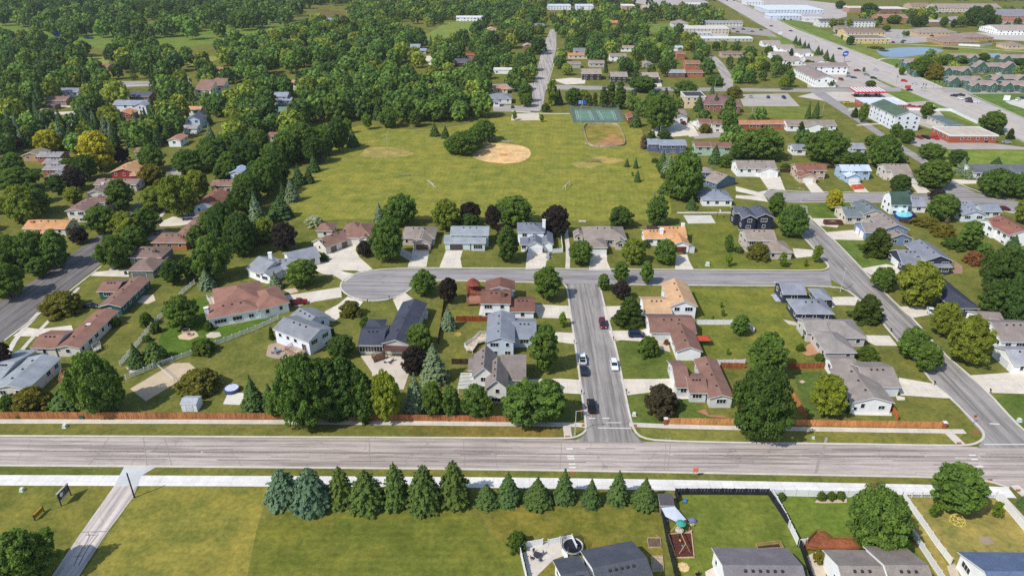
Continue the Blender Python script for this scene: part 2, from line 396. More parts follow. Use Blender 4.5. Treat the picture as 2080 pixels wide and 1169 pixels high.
# kind: words, noun, category, shapes, colour, group
KIND = {
 'm': ('mid green', 'broadleaf tree', 'tree', ('round', 'tall'), (106, 130, 60)),
 'd': ('dark green', 'broadleaf tree', 'tree', ('round', 'tall'), (86, 110, 54)),
 'l': ('light green', 'broadleaf tree', 'tree', ('round',), (136, 146, 60)),
 'g': ('yellow green', 'broadleaf tree', 'tree', ('tall', 'round'), (148, 154, 56)),
 'y': ('golden yellow', 'broadleaf tree', 'tree', ('round',), (188, 182, 62)),
 'p': ('dark purple', 'broadleaf tree', 'tree', ('round',), (72, 63, 57)),
 'b': ('bronze green', 'broadleaf tree', 'tree', ('dome',), (126, 120, 54)),
 'q': ('dark bronze', 'broadleaf tree', 'tree', ('dome',), (84, 78, 58)),
 'r': ('rust orange', 'shrub', 'shrub', ('dome',), (146, 100, 64)),
 'w': ('white flowering', 'shrub', 'shrub', ('dome',), (206, 204, 160)),
 'o': ('green', 'round shrub', 'shrub', ('dome',), (96, 116, 50)),
 'v': ('dark green', 'cone shaped dense tree', 'tree', ('cone',), (83, 99, 44)),
 'c': ('green', 'slender columnar tree', 'tree', ('column',), (101, 118, 54)),
 'n': ('green', 'young thin tree', 'tree', ('young',), (115, 137, 50)),
 's': ('green', 'spruce', 'spruce tree', ('spruce',), (84, 105, 58)),
 'u': ('blue grey', 'spruce', 'spruce tree', ('spruce',), (118, 135, 103)),
 'j': ('blue green', 'broad spruce', 'spruce tree', ('fat_spruce',), (98, 120, 92)),
 'k': ('deep green', 'broad spruce', 'spruce tree', ('fat_spruce',), (93, 111, 56)),
 't': ('bare dead', 'poplar', 'tree', ('column',), (140, 122, 104)),
}
TREES = []   # dicts, labelled at the end
ROOTS = []
def place_tree(loc, rad, h, kind, var, parts=True, label=None, group=None, shape=None, place=None, jit=.10):
    words, noun, cat, shapes, colr = KIND[kind]
    rng = random.Random(var * 131 + int(loc[0] * 7) + int(loc[1] * 3))
    sh = shape or (shapes[0] if len(shapes) == 1 else (('grand' if rad > 5.6 and shapes[0] == 'round' else shapes[0]) if h < 2.3 * rad else ('grand' if rad > 5.2 else shapes[1])))
    crown, trunk, ur, uh = SPEC[sh][var % len(SPEC[sh])]
    name = 'spruce_tree' if cat.startswith('spruce') else ('shrub' if cat == 'shrub' else ('poplar_tree' if sh == 'column' else 'broadleaf_tree'))
    e = bpy.data.objects.new(name, None); e.location = loc; e.rotation_euler = (0, 0, rng.uniform(0, 6.28)); e.scale = (rad / ur, rad / ur, h / uh); e.empty_display_size = .5
    COL.objects.link(e)
    f = rng.uniform(1 - jit, 1 + jit); hue = rng.uniform(-.06, .06); l = lin(colr)
    col = (l[0] * f * (1 + hue), l[1] * f, l[2] * f * (1 - hue), 1)
    oc = bpy.data.objects.new('crown', crown); oc.parent = e; oc.color = col; COL.objects.link(oc)
    if parts and cat != 'shrub':
        ot = bpy.data.objects.new('trunk', trunk); ot.parent = e; COL.objects.link(ot)
    e['category'] = cat
    px, py = PX((loc[0], loc[1], 0))
    TREES.append(dict(o=e, kind=kind, px=px, py=py, loc=loc, h=h, rad=rad, label=label, group=group, place=place))
    return e
def T(kind, x, yt, yb, w, label=None, group=None, shape=None, place=None):
    """tree from survey marks: centre x, crown top, crown bottom, crown width"""
    conif = KIND[kind][2].startswith('spruce') or kind in 'ovbwrq' or shape in ('dome', 'cone')
    f = (yb + HZ) * cp / FOC
    w = max(w, 4)
    if conif: y0 = yb - w * .5 * f * .8
    else: y0 = yb + .03 * (yb - yt)
    s0 = mpx(y0); g = G(x, y0)
    rad = w * .5 / s0
    # height: solve so that the top lands on the mark
    lo_, hi_ = .5, 40
    for _ in range(30):
        mid = (lo_ + hi_) / 2
        if PX((g.x, g.y, mid))[1] > yt + w * .08: lo_ = mid
        else: hi_ = mid
    h = lo_
    q_ = Vector((g.x, g.y, h * .5)) - CAM; rad = w * (.455 if not conif else (.56 if kind in 'kj' else .5)) * q_.dot(FWD) / FOC
    if conif is False: h = min(h, max(5 if kind != 'n' else 2.5, rad * 5))
    return place_tree((g.x, g.y, 0), rad, max(h, .6), kind, len(TREES), True, label, group, shape, place)
# ---------------------------------------------------------------- buildings
def W(ax, ay, bx, by, d, h=3.0, t='w', p=.4, free=False, c=None, ov=.45, wall=True):
    return dict(a=(ax, ay), b=(bx, by), d=d, h=h, t=t, p=p, free=free, c=c, ov=ov, wall=wall)
def wing_frame(w):
    h = w['h']; A = G(*w['a'], h); B = G(*w['b'], h)
    if w['free'] or w['c']:
        u = Vector((B.x - A.x, B.y - A.y, 0)); L = u.length; u.normalize()
    else:
        y = (A.y + B.y) / 2; A = Vector((A.x, y, h)); u = Vector((1, 0, 0)); L = B.x - A.x
    v = Vector((-u.y, u.x, 0)); d = w['d']
    if w['c']:
        Cc = G(*w['c'], h); d = (Cc - B).dot(v)
    if d < 0: A = A + v * d; d = -d
    w.update(A=Vector((A.x, A.y, 0)), u=u, v=v, L=max(L, 1.5), D=max(d, 1.5))
def building(name, label, cat, wings, wall, roof, short=None, gar=(), chim=(), win=True, trim=(226, 226, 222), group=None, detail=None, vents=0, stories=None, doors=(), wkind='siding', rkind='shingle', wx=()):
    for w in wings: wing_frame(w)
    w0 = wings[0]; org = w0['A'] + w0['u'] * w0['L'] / 2 + w0['v'] * w0['D'] / 2
    pxc = PX(org)
    if detail is None: detail = pxc[1] > 325
    e = empty(name, label, cat, org, 0, group)
    mw = MB(); mr = MB()
    for i, w in enumerate(wings):
        A, u, v, L, D, h, p, t = (w[k] for k in ('A', 'u', 'v', 'L', 'D', 'h', 'p', 't'))
        ov = w['ov'] + i * .017; th = .2; dz = i * .011
        def q(x, y, z, A=A, u=u, v=v): r = A + u * x + v * y - org; return (r.x, r.y, z)
        w['q'] = q; w['ovr'] = ov
        if t == 'f':
            zt = h
            mr.prism([q(0, 0, h - .5), q(L, 0, h - .5), q(L, D, h - .5), q(0, D, h - .5)], [q(0, 0, h - .1), q(L, 0, h - .1), q(L, D, h - .1), q(0, D, h - .1)], 1)
            mr.prism([q(.35, .35, h - .098), q(L - .35, .35, h - .098), q(L - .35, D - .35, h - .098), q(.35, D - .35, h - .098)], [q(.35, .35, h + .02), q(L - .35, .35, h + .02), q(L - .35, D - .35, h + .02), q(.35, D - .35, h + .02)], 0)
            for a_, b_ in (((0, 0), (L, .3)), ((0, D - .3), (L, D)), ((0, .3), (.3, D - .3)), ((L - .3, .3), (L, D - .3))):
                lo = [(a_[0], a_[1]), (b_[0], a_[1]), (b_[0], b_[1]), (a_[0], b_[1])]
                mr.prism([q(x, y, h - .097) for x, y in lo], [q(x, y, h + .3) for x, y in lo], 1)
            o_ = .2
            lo = [(o_, o_), (L - o_, o_), (L - o_, D - o_), (o_, D - o_)]
            mw.prism([q(x, y, -.2) for x, y in lo], [q(x, y, h - .51) for x, y in lo])
            w['wt'] = h - .6; w['ovr'] = o_
            continue
        hh = h + dz
        if t in ('w', 'd', 's', 'g'):
            if t == 'w': prof = [(0, hh), (D / 2, hh + D / 2 * p), (D, hh)]; ax = 0
            elif t == 'd': prof = [(0, hh), (L / 2, hh + L / 2 * p), (L, hh)]; ax = 1
            elif t == 's': prof = [(0, hh), (D, hh + D * p)]; ax = 0
            else: prof = [(0, hh), (D * .2, hh + D * .34), (D / 2, hh + D * .5), (D * .8, hh + D * .34), (D, hh)]; ax = 0
            Ln = L if ax == 0 else D; Sp = D if ax == 0 else L
            def pt(s, along, z): return q(along, s, z) if ax == 0 else q(s, along, z)
            n = len(prof)
            for j in range(n - 1):
                (s0, z0), (s1, z1) = prof[j], prof[j + 1]
                top = [pt(s0, 0, z0), pt(s0, Ln, z0), pt(s1, Ln, z1), pt(s1, 0, z1)]
                if ax == 1: top = top[::-1]
                mr.poly(top, 0)
                bot = [(x, y, z - th) for x, y, z in top][::-1]; mr.poly(bot, 1)
                for al, fl in ((0, 1), (Ln, 0)):
                    f = [pt(s0, al, z0), pt(s1, al, z1), pt(s1, al, z1 - th), pt(s0, al, z0 - th)]
                    mr.poly(f if (fl ^ ax) else f[::-1], 1)
            for s, z in (prof[0], prof[-1]):
                mr.poly([pt(s, 0, z - th), pt(s, Ln, z - th), pt(s, Ln, z), pt(s, 0, z)], 1)
            if w['wall']:
                # walls: profile polygon under the roof, swept along the ridge
                o_ = ov
                def under(s):
                    for j in range(n - 1):
                        (s0, z0), (s1, z1) = prof[j], prof[j + 1]
                        if s0 - 1e-6 <= s <= s1 + 1e-6: return z0 + (z1 - z0) * (s - s0) / (s1 - s0) - th - .015
                ss = sorted({o_, Sp - o_} | {s for s, z in prof if o_ < s < Sp - o_})
                ring = [(o_, -.2)] + [(s, under(s)) for s in ss] + [(Sp - o_, -.2)]
                mw.prism([pt(s, o_, z) for s, z in ring], [pt(s, Ln - o_, z) for s, z in ring])
                w['wt'] = under(o_)
        else:  # hip
            m = min(L, D) / 2
            if L >= D: r0, r1 = (m, D / 2), (L - m, D / 2)
            else: r0, r1 = (L / 2, m), (L / 2, D - m)
            if abs(L - D) < .3: r1 = (r0[0] + .1, r0[1])
            zr = hh + m * p
            c = [q(0, 0, hh), q(L, 0, hh), q(L, D, hh), q(0, D, hh)]; P0, P1 = q(*r0, zr), q(*r1, zr)
            fs = [[c[0], c[1], P1, P0], [c[1], c[2], P1], [c[2], c[3], P0, P1], [c[3], c[0], P0]] if L >= D else [[c[0], c[1], P0], [c[1], c[2], P1, P0], [c[2], c[3], P1], [c[3], c[0], P0, P1]]
            for f in fs: mr.poly(f, 0)
            cb = [(x, y, z - th) for x, y, z in c]
            for k in range(4): mr.poly([cb[k], cb[(k + 1) % 4], c[(k + 1) % 4], c[k]], 1)
            mr.poly(cb[::-1], 1)
            if w['wall']:
                o_ = ov; lo = [(o_, o_), (L - o_, o_), (L - o_, D - o_), (o_, D - o_)]
                mw.prism([q(x, y, -.2) for x, y in lo], [q(x, y, hh - th - .012) for x, y in lo])
                w['wt'] = hh - th
    if mw.v: mw.build('wall', wkind, wall, e)
    ro = mr.build('roof', [rkind, 'white_trim'], roof, e)
    if trim != (226, 226, 222):
        ro.data.materials[1] = MATS['plain_trim'] if 'plain_trim' in MATS else ro.data.materials[1]
    # chimneys and vents
    for (wi, fx, fy, colr, hc) in chim:
        w = wings[wi]; q = w['q']; zt = w['h'] + hc; c = q(fx * w['L'], fy * w['D'], 0)
        mb = MB(); rz = math.atan2(w['u'].y, w['u'].x)
        mb.box((c[0], c[1], zt / 2 + .8), (1.2, .9, zt - 1.6), rz); mb.box((c[0], c[1], zt + .06), (1.4, 1.1, .13), rz)
        mb.build('chimney', 'plain', colr, ro)
    if vents and detail:
        for w in wings[:2]:
            n = vents; q = w['q']
            for k in range(n):
                mb = MB(); f = (k + .8) / (n + .6)
                if w['t'] == 'd': x, y = w['L'] * .42, w['D'] * f; z = w['h'] + x * w['p']
                elif w['t'] == 'w' or (w['t'] == 'h' and w['L'] >= w['D']): x, y = w['L'] * (.2 + .6 * f), w['D'] * .42; z = w['h'] + y * w['p']
                else: continue
                c = q(x, y, z); mb.box((c[0], c[1], z + .1), (.42, .42, .4)); mb.build('roof_vent', 'plain', (60, 58, 56), ro)
    # openings
    def face(w, side):
        o_ = w['ovr']; L, D = w['L'], w['D']
        if side == 's': return (o_, o_), (1, 0), L - 2 * o_, (0, -1)
        if side == 'n': return (o_, D - o_), (1, 0), L - 2 * o_, (0, 1)
        if side == 'w': return (o_, o_), (0, 1), D - 2 * o_, (-1, 0)
        return (L - o_, o_), (0, 1), D - 2 * o_, (1, 0)
    def inside_other(w, px_, py_, z):
        r = Vector(w['q'](px_, py_, 0)) + org
        for o2 in wings:
            if o2 is w or not o2['wall']: continue
            d_ = r - o2['A']; x, y = d_.dot(o2['u']), d_.dot(o2['v'])
            if .1 < x < o2['L'] - .1 and .1 < y < o2['D'] - .1 and z < o2['h']: return True
        return False
    def opening(kind, w, side, pos, z0, ww, hh, colr=(30, 34, 40), fcol=(228, 228, 224)):
        st, dr, Ln, nr = face(w, side); q = w['q']
        cx_, cy_ = st[0] + dr[0] * pos, st[1] + dr[1] * pos
        c = Vector(q(cx_, cy_, 0)); uu = w['u'] * dr[0] + w['v'] * dr[1]; nn = w['u'] * nr[0] + w['v'] * nr[1]
        rz = math.atan2(uu.y, uu.x)
        def bx(mb, off, zc, sz, out): p_ = c + uu * off + nn * out; mb.box((p_.x, p_.y, zc), sz, rz)
        if kind == 'window':
            mb = MB(); fr = .11
            bx(mb, -ww / 2 - fr / 2, z0 + hh / 2, (fr, .1, hh + 2 * fr), .03); bx(mb, ww / 2 + fr / 2, z0 + hh / 2, (fr, .1, hh + 2 * fr), .03)
            bx(mb, 0, z0 + hh + fr / 2, (ww, .1, fr), .03); bx(mb, 0, z0 - fr / 2, (ww, .13, fr), .04)
            if ww > 1.3:
                for k in range(1, int(ww / .8 + .5)): bx(mb, -ww / 2 + ww * k / int(ww / .8 + .5), z0 + hh / 2, (.06, .06, hh), .03)
            f = mb.build('window', 'white_trim', fcol, e)
            mp_ = MB(); bx(mp_, 0, z0 + hh / 2, (ww, .04, hh), .015)
            mp_.build('pane', 'glass_dark', colr, f)
        else:
            mb = MB(); bx(mb, 0, z0 + hh / 2, (ww, .06, hh), .01)
            n = 4 if kind == 'garage_door' else 0
            for k in range(n): bx(mb, 0, z0 + hh * (k + .5) / n, (ww - .15, .05, hh / n - .1), .035)
            d_ = mb.build(kind, 'paint', colr, e)
            m2 = MB(); bx(m2, -ww / 2 - .07, z0 + hh / 2, (.13, .1, hh + .15), .03); bx(m2, ww / 2 + .07, z0 + hh / 2, (.13, .1, hh + .15), .03); bx(m2, 0, z0 + hh + .08, (ww + .01, .1, .13), .03)
            m2.build('frame', 'white_trim', fcol, d_)
    blocked = {}
    for (wi, side, t, ww, colr) in gar:
        w = wings[wi]; Ln = face(w, side)[2]
        opening('garage_door', w, side, t * Ln, .02, ww, 2.25, colr); blocked.setdefault((wi, side), []).append((t * Ln, ww))
    for (wi, side, t, colr) in doors:
        w = wings[wi]; Ln = face(w, side)[2]
        opening('door', w, side, t * Ln, .1, .95, 2.05, colr); blocked.setdefault((wi, side), []).append((t * Ln, 1.2))
    for (wi, side, t, z0, ww, hh) in wx:
        w = wings[wi]; Ln = face(w, side)[2]
        opening('window', w, side, t * Ln, z0, ww, hh); blocked.setdefault((wi, side), []).append((t * Ln, ww + .6))
    if win:
        rg = random.Random(int(pxc[0] * 3 + pxc[1]))
        for wi, w in enumerate(wings):
            if not w['wall']: continue
            for side in ('s', 'w' if pxc[0] > 1057 else 'e', 'n', 'e' if pxc[0] > 1057 else 'w')[:(4 if pxc[1] > 560 else 2)]:
                st, dr, Ln, nr = face(w, side)
                if Ln < 2.2: continue
                n = max(1, int(Ln / (3.4 if detail else 4.2)))
                rows = [(w['wt'] - 1.75, 1.25)]
                if w['wt'] > 4.2: rows.append((w['wt'] - 4.3 if w['wt'] > 4.6 else .35, 1.1 if w['wt'] > 4.6 else .75))
                if w['wt'] > 6.6: rows.append((w['wt'] - 7.0, 1.2))
                for z0, hh in rows:
                    if z0 < .2: z0 = .25
                    for k in range(n):
                        pos = Ln * (k + .5) / n + rg.uniform(-.25, .25); ww = rg.choice((.9, 1.5, 1.7, 1.1, 2.3)) if name == 'house' else 1.3
                        ww = min(ww, Ln / n - .5)
                        if ww < .5: continue
                        if any(abs(pos - p_) < (ww + b_) / 2 + .25 for p_, b_ in blocked.get((wi, side), ())): continue
                        cx_, cy_ = st[0] + dr[0] * pos + nr[0] * .4, st[1] + dr[1] * pos + nr[1] * .4
                        if inside_other(w, cx_, cy_, z0 + .5) or rg.random() < .1: continue
                        opening('window', w, side, pos, z0, ww, hh)
    if short: landmark(pxc[0], pxc[1], short)
    e['_roof'] = 1; del e['_roof']
    FOOT.append(wings)
    return e
FOOT = []
tinted('plain_trim', .7, .2)
def house(label, wings, wall, roof, short=None, **k):
    k.setdefault('vents', 3)
    return building('house', label, 'house', wings, wall, roof, short, **k)
# ---------------------------------------------------------------- ground, roads, paths
def ground():
    bm = bmesh.new(); bmesh.ops.create_grid(bm, x_segments=8, y_segments=8, size=4500)
    me = bpy.data.meshes.new('ground'); bm.to_mesh(me); bm.free()
    o = link('ground', me, 'lawn', (109, 110, 53)); o.location = (0, 2500, 0); return struct(o)
ground()
LZ = .010
LAWNS = [  # marks, colour, material
 ([(590,447),(585,425),(604,385),(640,345),(668,318),(700,262),(745,252),(790,262),(890,262),(960,250),(1010,238),(1105,232),(1152,232),(1240,238),(1300,246),(1312,300),(1330,330),(1352,375),(1366,420),(1358,447),(1170,449),(860,444)], (130,129,57), 'field_grass'),
 ([(-60,860),(420,861),(830,862),(1150,864),(1180,866),(1176,886),(1140,888),(520,885),(-60,883)], (115,112,56), 'lawn'),
 ([(830,863),(1148,866),(1140,887),(830,886)], (114,106,53), 'dry_grass'),
 ([(1296,868),(1400,873),(1960,877),(1938,902),(1340,896),(1310,886)], (119,118,58), 'lawn'),
 ([(-80,985),(232,986),(180,1065),(98,1180),(-80,1250)], (115,114,53), 'dry_grass'),
 ([(287,985),(548,988),(520,1080),(490,1240),(90,1240),(165,1169)], (127,124,58), 'dry_grass'),
 ([(550,1040),(960,1038),(1000,1090),(1060,1130),(1052,1240),(488,1240),(520,1080)], (106,110,46), 'mown_grass'),
 ([(960,1020),(1340,1030),(1350,1169),(1340,1240),(1060,1240),(1062,1130),(1002,1085)], (115,112,49), 'dry_grass'),
 ([(1378,1004),(1565,1004),(1640,1150),(1655,1240),(1390,1240)], (106,116,49), 'lawn'),
 ([(1582,1006),(1806,1010),(1842,1080),(1900,1200),(1650,1200)], (106,120,49), 'lawn'),
 ([(1838,1010),(2020,1010),(2110,1100),(2110,1200),(1962,1200)], (142,133,73), 'dry_grass'),
 ([(1808,1003),(1836,1003),(1945,1180),(1908,1180)], (144,133,70), 'dry_grass'),
 ([(322,690),(345,650),(385,610),(420,600),(424,655),(470,662),(552,640),(556,648),(420,705),(330,735)], (83,106,39), 'lawn'),
 ([(232,985),(-80,984),(-80,950),(230,951)], (102,106,51), 'lawn'),
 ([(1240,770),(1250,695),(1300,690),(1350,700),(1372,735),(1360,768),(1320,770)], (93,105,48), 'lawn'),
 ([(1268,868),(1275,802),(1360,797),(1400,810),(1440,840),(1478,850),(1430,852),(1290,862)], (93,106,48), 'lawn'),
 ([(1610,755),(1690,755),(1712,845),(1640,850)], (87,103,48), 'lawn'),
 ([(1415,655),(1520,660),(1520,730),(1428,735)], (110,114,49), 'lawn'),
 ([(1400,585),(1580,585),(1640,660),(1640,735),(1530,735),(1520,655),(1420,650)], (115,118,51), 'lawn'),
 ([(1395,440),(1492,440),(1500,520),(1680,530),(1680,547),(1420,546),(1395,500)], (110,114,49), 'lawn'),
 ([(1624,415),(1735,411),(1735,440),(1648,443)], (93,110,46), 'lawn'),
 ([(1697,487),(1760,490),(1840,535),(1820,545),(1748,544)], (98,114,51), 'lawn'),
 ([(2010,800),(2100,800),(2110,868),(2075,868)], (95,110,49), 'lawn'),
 ([(1972,740),(2070,726),(2080,700),(1990,670),(1935,700)], (106,114,51), 'lawn'),
 # far parks and fairways
 ([(-40,10),(60,2),(150,4),(190,30),(300,50),(400,55),(470,45),(560,20),(590,60),(480,84),(330,102),(200,100),(100,86),(-20,60)], (108,124,56), 'lawn'),
 ([(150,-2),(300,-4),(420,-4),(560,0),(600,18),(480,28),(300,20),(190,14)], (110,128,58), 'lawn'),
 ([(40,110),(110,108),(118,120),(44,124)], (133,135,70), 'lawn'),
 ([(175,116),(220,116),(222,136),(180,134)], (138,143,70), 'lawn'),
 ([(352,116),(430,113),(455,118),(392,136),(356,135)], (142,143,70), 'lawn'),
 ([(905,46),(975,42),(958,66),(925,72),(852,92),(845,84)], (121,133,65), 'lawn'),
 ([(1300,50),(1390,46),(1400,70),(1330,70)], (114,127,63), 'lawn'),
 ([(1545,60),(1560,62),(1700,130),(1840,178),(1990,232),(2090,275),(2090,300),(1960,245),(1830,200),(1690,140),(1560,80)], (110,127,61), 'lawn'),
 ([(1560,30),(1600,35),(1700,72),(1800,106),(1930,150),(2090,172),(2090,182),(1915,176),(1770,126),(1620,66)], (106,124,60), 'lawn'),
 ([(1965,190),(2090,192),(2090,246),(2010,214)], (96,118,58), 'lawn'),
 ([(1730,90),(1780,88),(1950,92),(2090,98),(2090,106),(1920,114),(1780,122),(1735,106)], (119,126,63), 'lawn'),
 ([(1830,192),(1850,190),(1925,222),(1900,225)], (106,127,56), 'lawn'),
 ([(1645,187),(1678,187),(1684,196),(1650,199)], (91,120,56), 'lawn'),
 ([(1678,207),(1705,207),(1724,222),(1712,226)], (91,120,56), 'lawn'),
 ([(1880,305),(2090,306),(2090,345),(1975,350),(1900,345)], (119,133,58), 'lawn'),
 ([(1510,232),(1560,216),(1640,218),(1680,240),(1610,240)], (115,122,56), 'lawn'),
]
for pts, c, m in LAWNS: sheet('lawn', smooth_line(pts + [pts[0]], 2)[:-1] if pts[0][1] < 180 or m == 'field_grass' else pts, LZ, m, c)
sheet('park_infield', [(1184,256),(1192,252),(1240,251),(1255,254),(1273,292),(1262,298),(1202,300),(1192,294)], .03, 'dry_grass', (136,124,62))
sheet('infield_dirt', [(1205,297),(1222,284),(1245,272),(1262,280),(1268,291),(1258,298)], .034, 'dry_grass', (160,124,84))
for x, y, w in ((780,310,52),(1210,290,26),(1240,326,26),(1190,335,30),(1215,320,16)):
    sheet('worn_turf', [(x + w * math.cos(a) * (1 + .2 * math.sin(3 * a + x)), y + w * .22 * math.sin(a)) for a in (i * 6.2832 / 20 for i in range(20))], .022, 'dry_grass', (158,142,82))
# baseball skinned infield
sheet('baseball_infield', smooth_line([(1002,291),(984,298),(964,309),(957,316),(966,322),(985,328),(1015,332),(1045,331),(1065,327),(1077,318),(1079,308),(1072,300),(1055,295),(1035,292),(1002,291)], 2)[:-1], .03, 'dry_grass', (206,174,124))
sheet('pitchers_mound', [(1024 + 9 * math.cos(a), 314 + 2.2 * math.sin(a)) for a in (i * 6.2832 / 14 for i in range(14))], .04, 'dry_grass', (188,128,82))
landmark(1018, 315, 'the orange dirt baseball infield'); landmark(1212, 235, 'the green tennis courts')
# concrete: drives, walks
CON = (218, 207, 190)
DRIVES = [
 [(640,548),(648,536),(656,520),(672,513),(707,490),(725,494),(722,508),(730,522),(757,546),(737,552),(722,549)],
 [(645,534),(668,538),(700,552),(722,556),(700,572),(680,560),(655,556),(640,548)],
 [(840,501),(868,500),(872,508),(866,542),(828,542)],
 [(906,508),(940,508),(935,525),(939,544),(892,544)],
 [(1071,512),(1103,512),(1122,520),(1110,530),(1107,545),(1067,547)],
 [(1201,515),(1233,516),(1233,530),(1241,548),(1196,548)],
 [(1373,518),(1396,516),(1400,530),(1410,548),(1371,548)],
 [(576,600),(606,596),(690,583),(693,590),(694,603),(640,612),(604,622),(590,620)],
 [(660,632),(686,618),(706,602),(738,612),(730,622),(704,632),(680,652),(660,650)],
 [(798,608),(823,594),(870,632),(868,648),(828,640),(812,640)],
 [(1086,616),(1100,618),(1158,621),(1163,646),(1095,645),(1088,632)],
 [(1078,678),(1136,674),(1168,676),(1172,699),(1135,694),(1078,694)],
 [(1068,770),(1140,768),(1180,771),(1187,800),(1130,797),(1068,795)],
 [(1225,622),(1254,621),(1308,622),(1312,640),(1254,646),(1230,650)],
 [(1236,671),(1300,671),(1322,663),(1322,694),(1262,690),(1245,693)],
 [(1260,769),(1330,769),(1364,768),(1376,795),(1320,796),(1275,802)],
 [(1372,795),(1436,797),(1436,808),(1376,810)],
 [(1690,603),(1716,602),(1744,603),(1737,620),(1700,619),(1690,625)],
 [(1752,680),(1806,681),(1824,702),(1778,701),(1756,690)],
 [(1826,766),(1900,779),(1934,808),(1920,808),(1830,802),(1824,790)],
 [(1820,802),(1838,806),(1838,812),(1822,812)],
 [(1645,443),(1706,444),(1708,452),(1700,462),(1664,458)],
 [(1674,472),(1728,467),(1742,466),(1755,488),(1690,486)],
 [(1748,545),(1800,536),(1835,544),(1822,556),(1790,568),(1772,560)],
 [(1824,622),(1852,622),(1890,622),(1905,636),(1850,646)],
 [(1966,762),(2050,756),(2110,758),(2110,800),(2008,797)],
 [(1610,504),(1650,507),(1660,519),(1616,524)],
 [(1494,378),(1540,390),(1560,386),(1551,394),(1560,410),(1548,408),(1494,402),(1495,396),(1540,398),(1495,388)],
 [(1540,355),(1582,352),(1595,386),(1560,384)],
 [(1634,372),(1655,370),(1675,391),(1648,391)],
 [(1722,372),(1748,372),(1766,391),(1738,391)],
 [(1850,374),(1870,373),(1892,392),(1864,392)],
 [(1935,364),(1985,366),(2000,372),(1948,374)],
 [(80,668),(145,660),(150,675),(95,683),(26,682),(50,664)],
 [(190,552),(260,546),(262,562),(184,560)],
 [(320,453),(350,440),(392,441),(394,452),(368,458),(326,460)],
 [(296,480),(330,470),(365,472),(356,482),(300,488)],
 [(112,213),(143,211),(146,218),(112,218)], [(90,229),(150,226),(146,232),(94,234)],
 [(1317,268),(1345,252),(1372,244),(1395,246),(1412,274),(1340,280)],
 [(1382,248),(1405,246),(1420,276),(1400,278)],
 [(1120,162),(1160,158),(1190,160),(1188,170),(1150,172)],
 [(1300,162),(1340,158),(1345,176),(1300,178)],
 [(860,115),(880,112),(890,130),(872,132)],
]
for p in DRIVES: sheet('driveway', p, .045, 'slab', CON)
PATHS = [  # marks, width m
 ([(-60,855.5),(520,856),(830,859),(1170,862),(1190,864)], 1.7), ([(1278,862),(1400,867),(1700,872),(1960,876)], 1.7),
 ([(1151,864),(1154,888)], 1.9), ([(1920,872),(1952,902)], 2.2),
 ([(1149,462),(1151,480),(1154,510),(1153,545)], 1.6), ([(1375,432),(1420,432),(1500,432)], 1.6),
 ([(1040,226),(1098,231),(1157,231)], 2.2),
 ([(1622,62),(1700,95),(1783,122),(1912,177)], 3.0), ([(1783,122),(1800,118),(1850,120)], 2.5), ([(1740,87),(1860,90),(2090,106)], 2.5),
 ([(80,634),(35,682),(10,730)], 1.5), ([(160,584),(110,640),(60,692),(40,716)], 1.2),
 ([(215,560),(270,500),(320,450),(352,400)], 1.5),
 ([(2060,985),(2090,1012)], 2.0), ([(2028,1003),(2090,1070)], 2.0), ([(180,172),(240,176),(310,172)], 2), ([(1850,175),(1950,180),(2090,184)], 2.0),
 ([(976,640),(982,610)], 1.1), ([(1740,255),(1772,252),(1800,252)], 2), ([(165,37),(190,47)], 3),
]
for p, w in PATHS: ribbon('footpath', p, w, .055, 'slab', (208, 199, 184), 1)
ribbon('shared_path', [(-60,974.5),(250,975.5),(520,976.5),(800,978),(1060,980),(1340,984),(1560,988),(1760,992),(1960,996),(2056,1000)], 3.3, .05, 'slab', (228, 223, 216), 1)
sheet('drive_apron', [(253,946),(318,947),(286,966),(280,986),(233,985),(242,966)], .06, 'concrete', (196, 196, 194))
# long drive bottom left
sheet('long_drive', [(232.5,985),(280,986),(270,1010),(218,1080),(158,1172),(120,1240),(50,1240),(105,1169),(165,1080)], .048, 'asphalt_ns', (200, 188, 178))
for pts in ([(165,1080),(217,1079)], [(180,1082),(182,1092),(163,1120),(150,1150)], [(200,1084),(178,1112),(160,1148)], [(174,1086),(195,1086)], [(150,1130),(168,1128)]):
    ribbon('tar_seam', pts, .14, .062, 'plain', (104, 96, 92), 1)
# asphalt
AV = (180, 167, 157); ST = (153, 146, 140)
sheet('avenue', [(-400,886),(-60,887),(520,889),(1040,891.5),(1150,893),(1180,893),(1300,896),(1400,899),(1700,902.5),(1940,906),(1985,907),(2030,904),(2500,912),(2500,1070),(2090,1012),(2060,990),(2010,974),(1960,968),(1560,960.5),(1040,951.5),(520,946.5),(-60,942.5),(-400,941)], .04, 'asphalt_ew', AV)
sheet('side_street', [(1153,576),(1216,576),(1248,700),(1264,780),(1277,845),(1284,875),(1300,893),(1310,899),(1160,896),(1178,890),(1191,878),(1193,866),(1184,800),(1172,710),(1160,630)], .05, 'asphalt_ns', ST)
circ = [(763 + 73 * math.cos(a), 579 + (30 if math.sin(a) > 0 else 31) * math.sin(a)) for a in (R(t) for t in range(36, 268, 12))]
sheet('close_street', [(775,548.5),(800,546.5),(838,545.5),(1040,546.5),(1300,548.5),(1560,550),(1672,551),(1685,547),(1690,585),(1702,584),(1685,580.5),(1560,579.5),(1300,577),(1150,575.5),(1040,573),(880,570),(850,574),(832,586)] + circ, .044, 'asphalt_ew', (156, 150, 147))
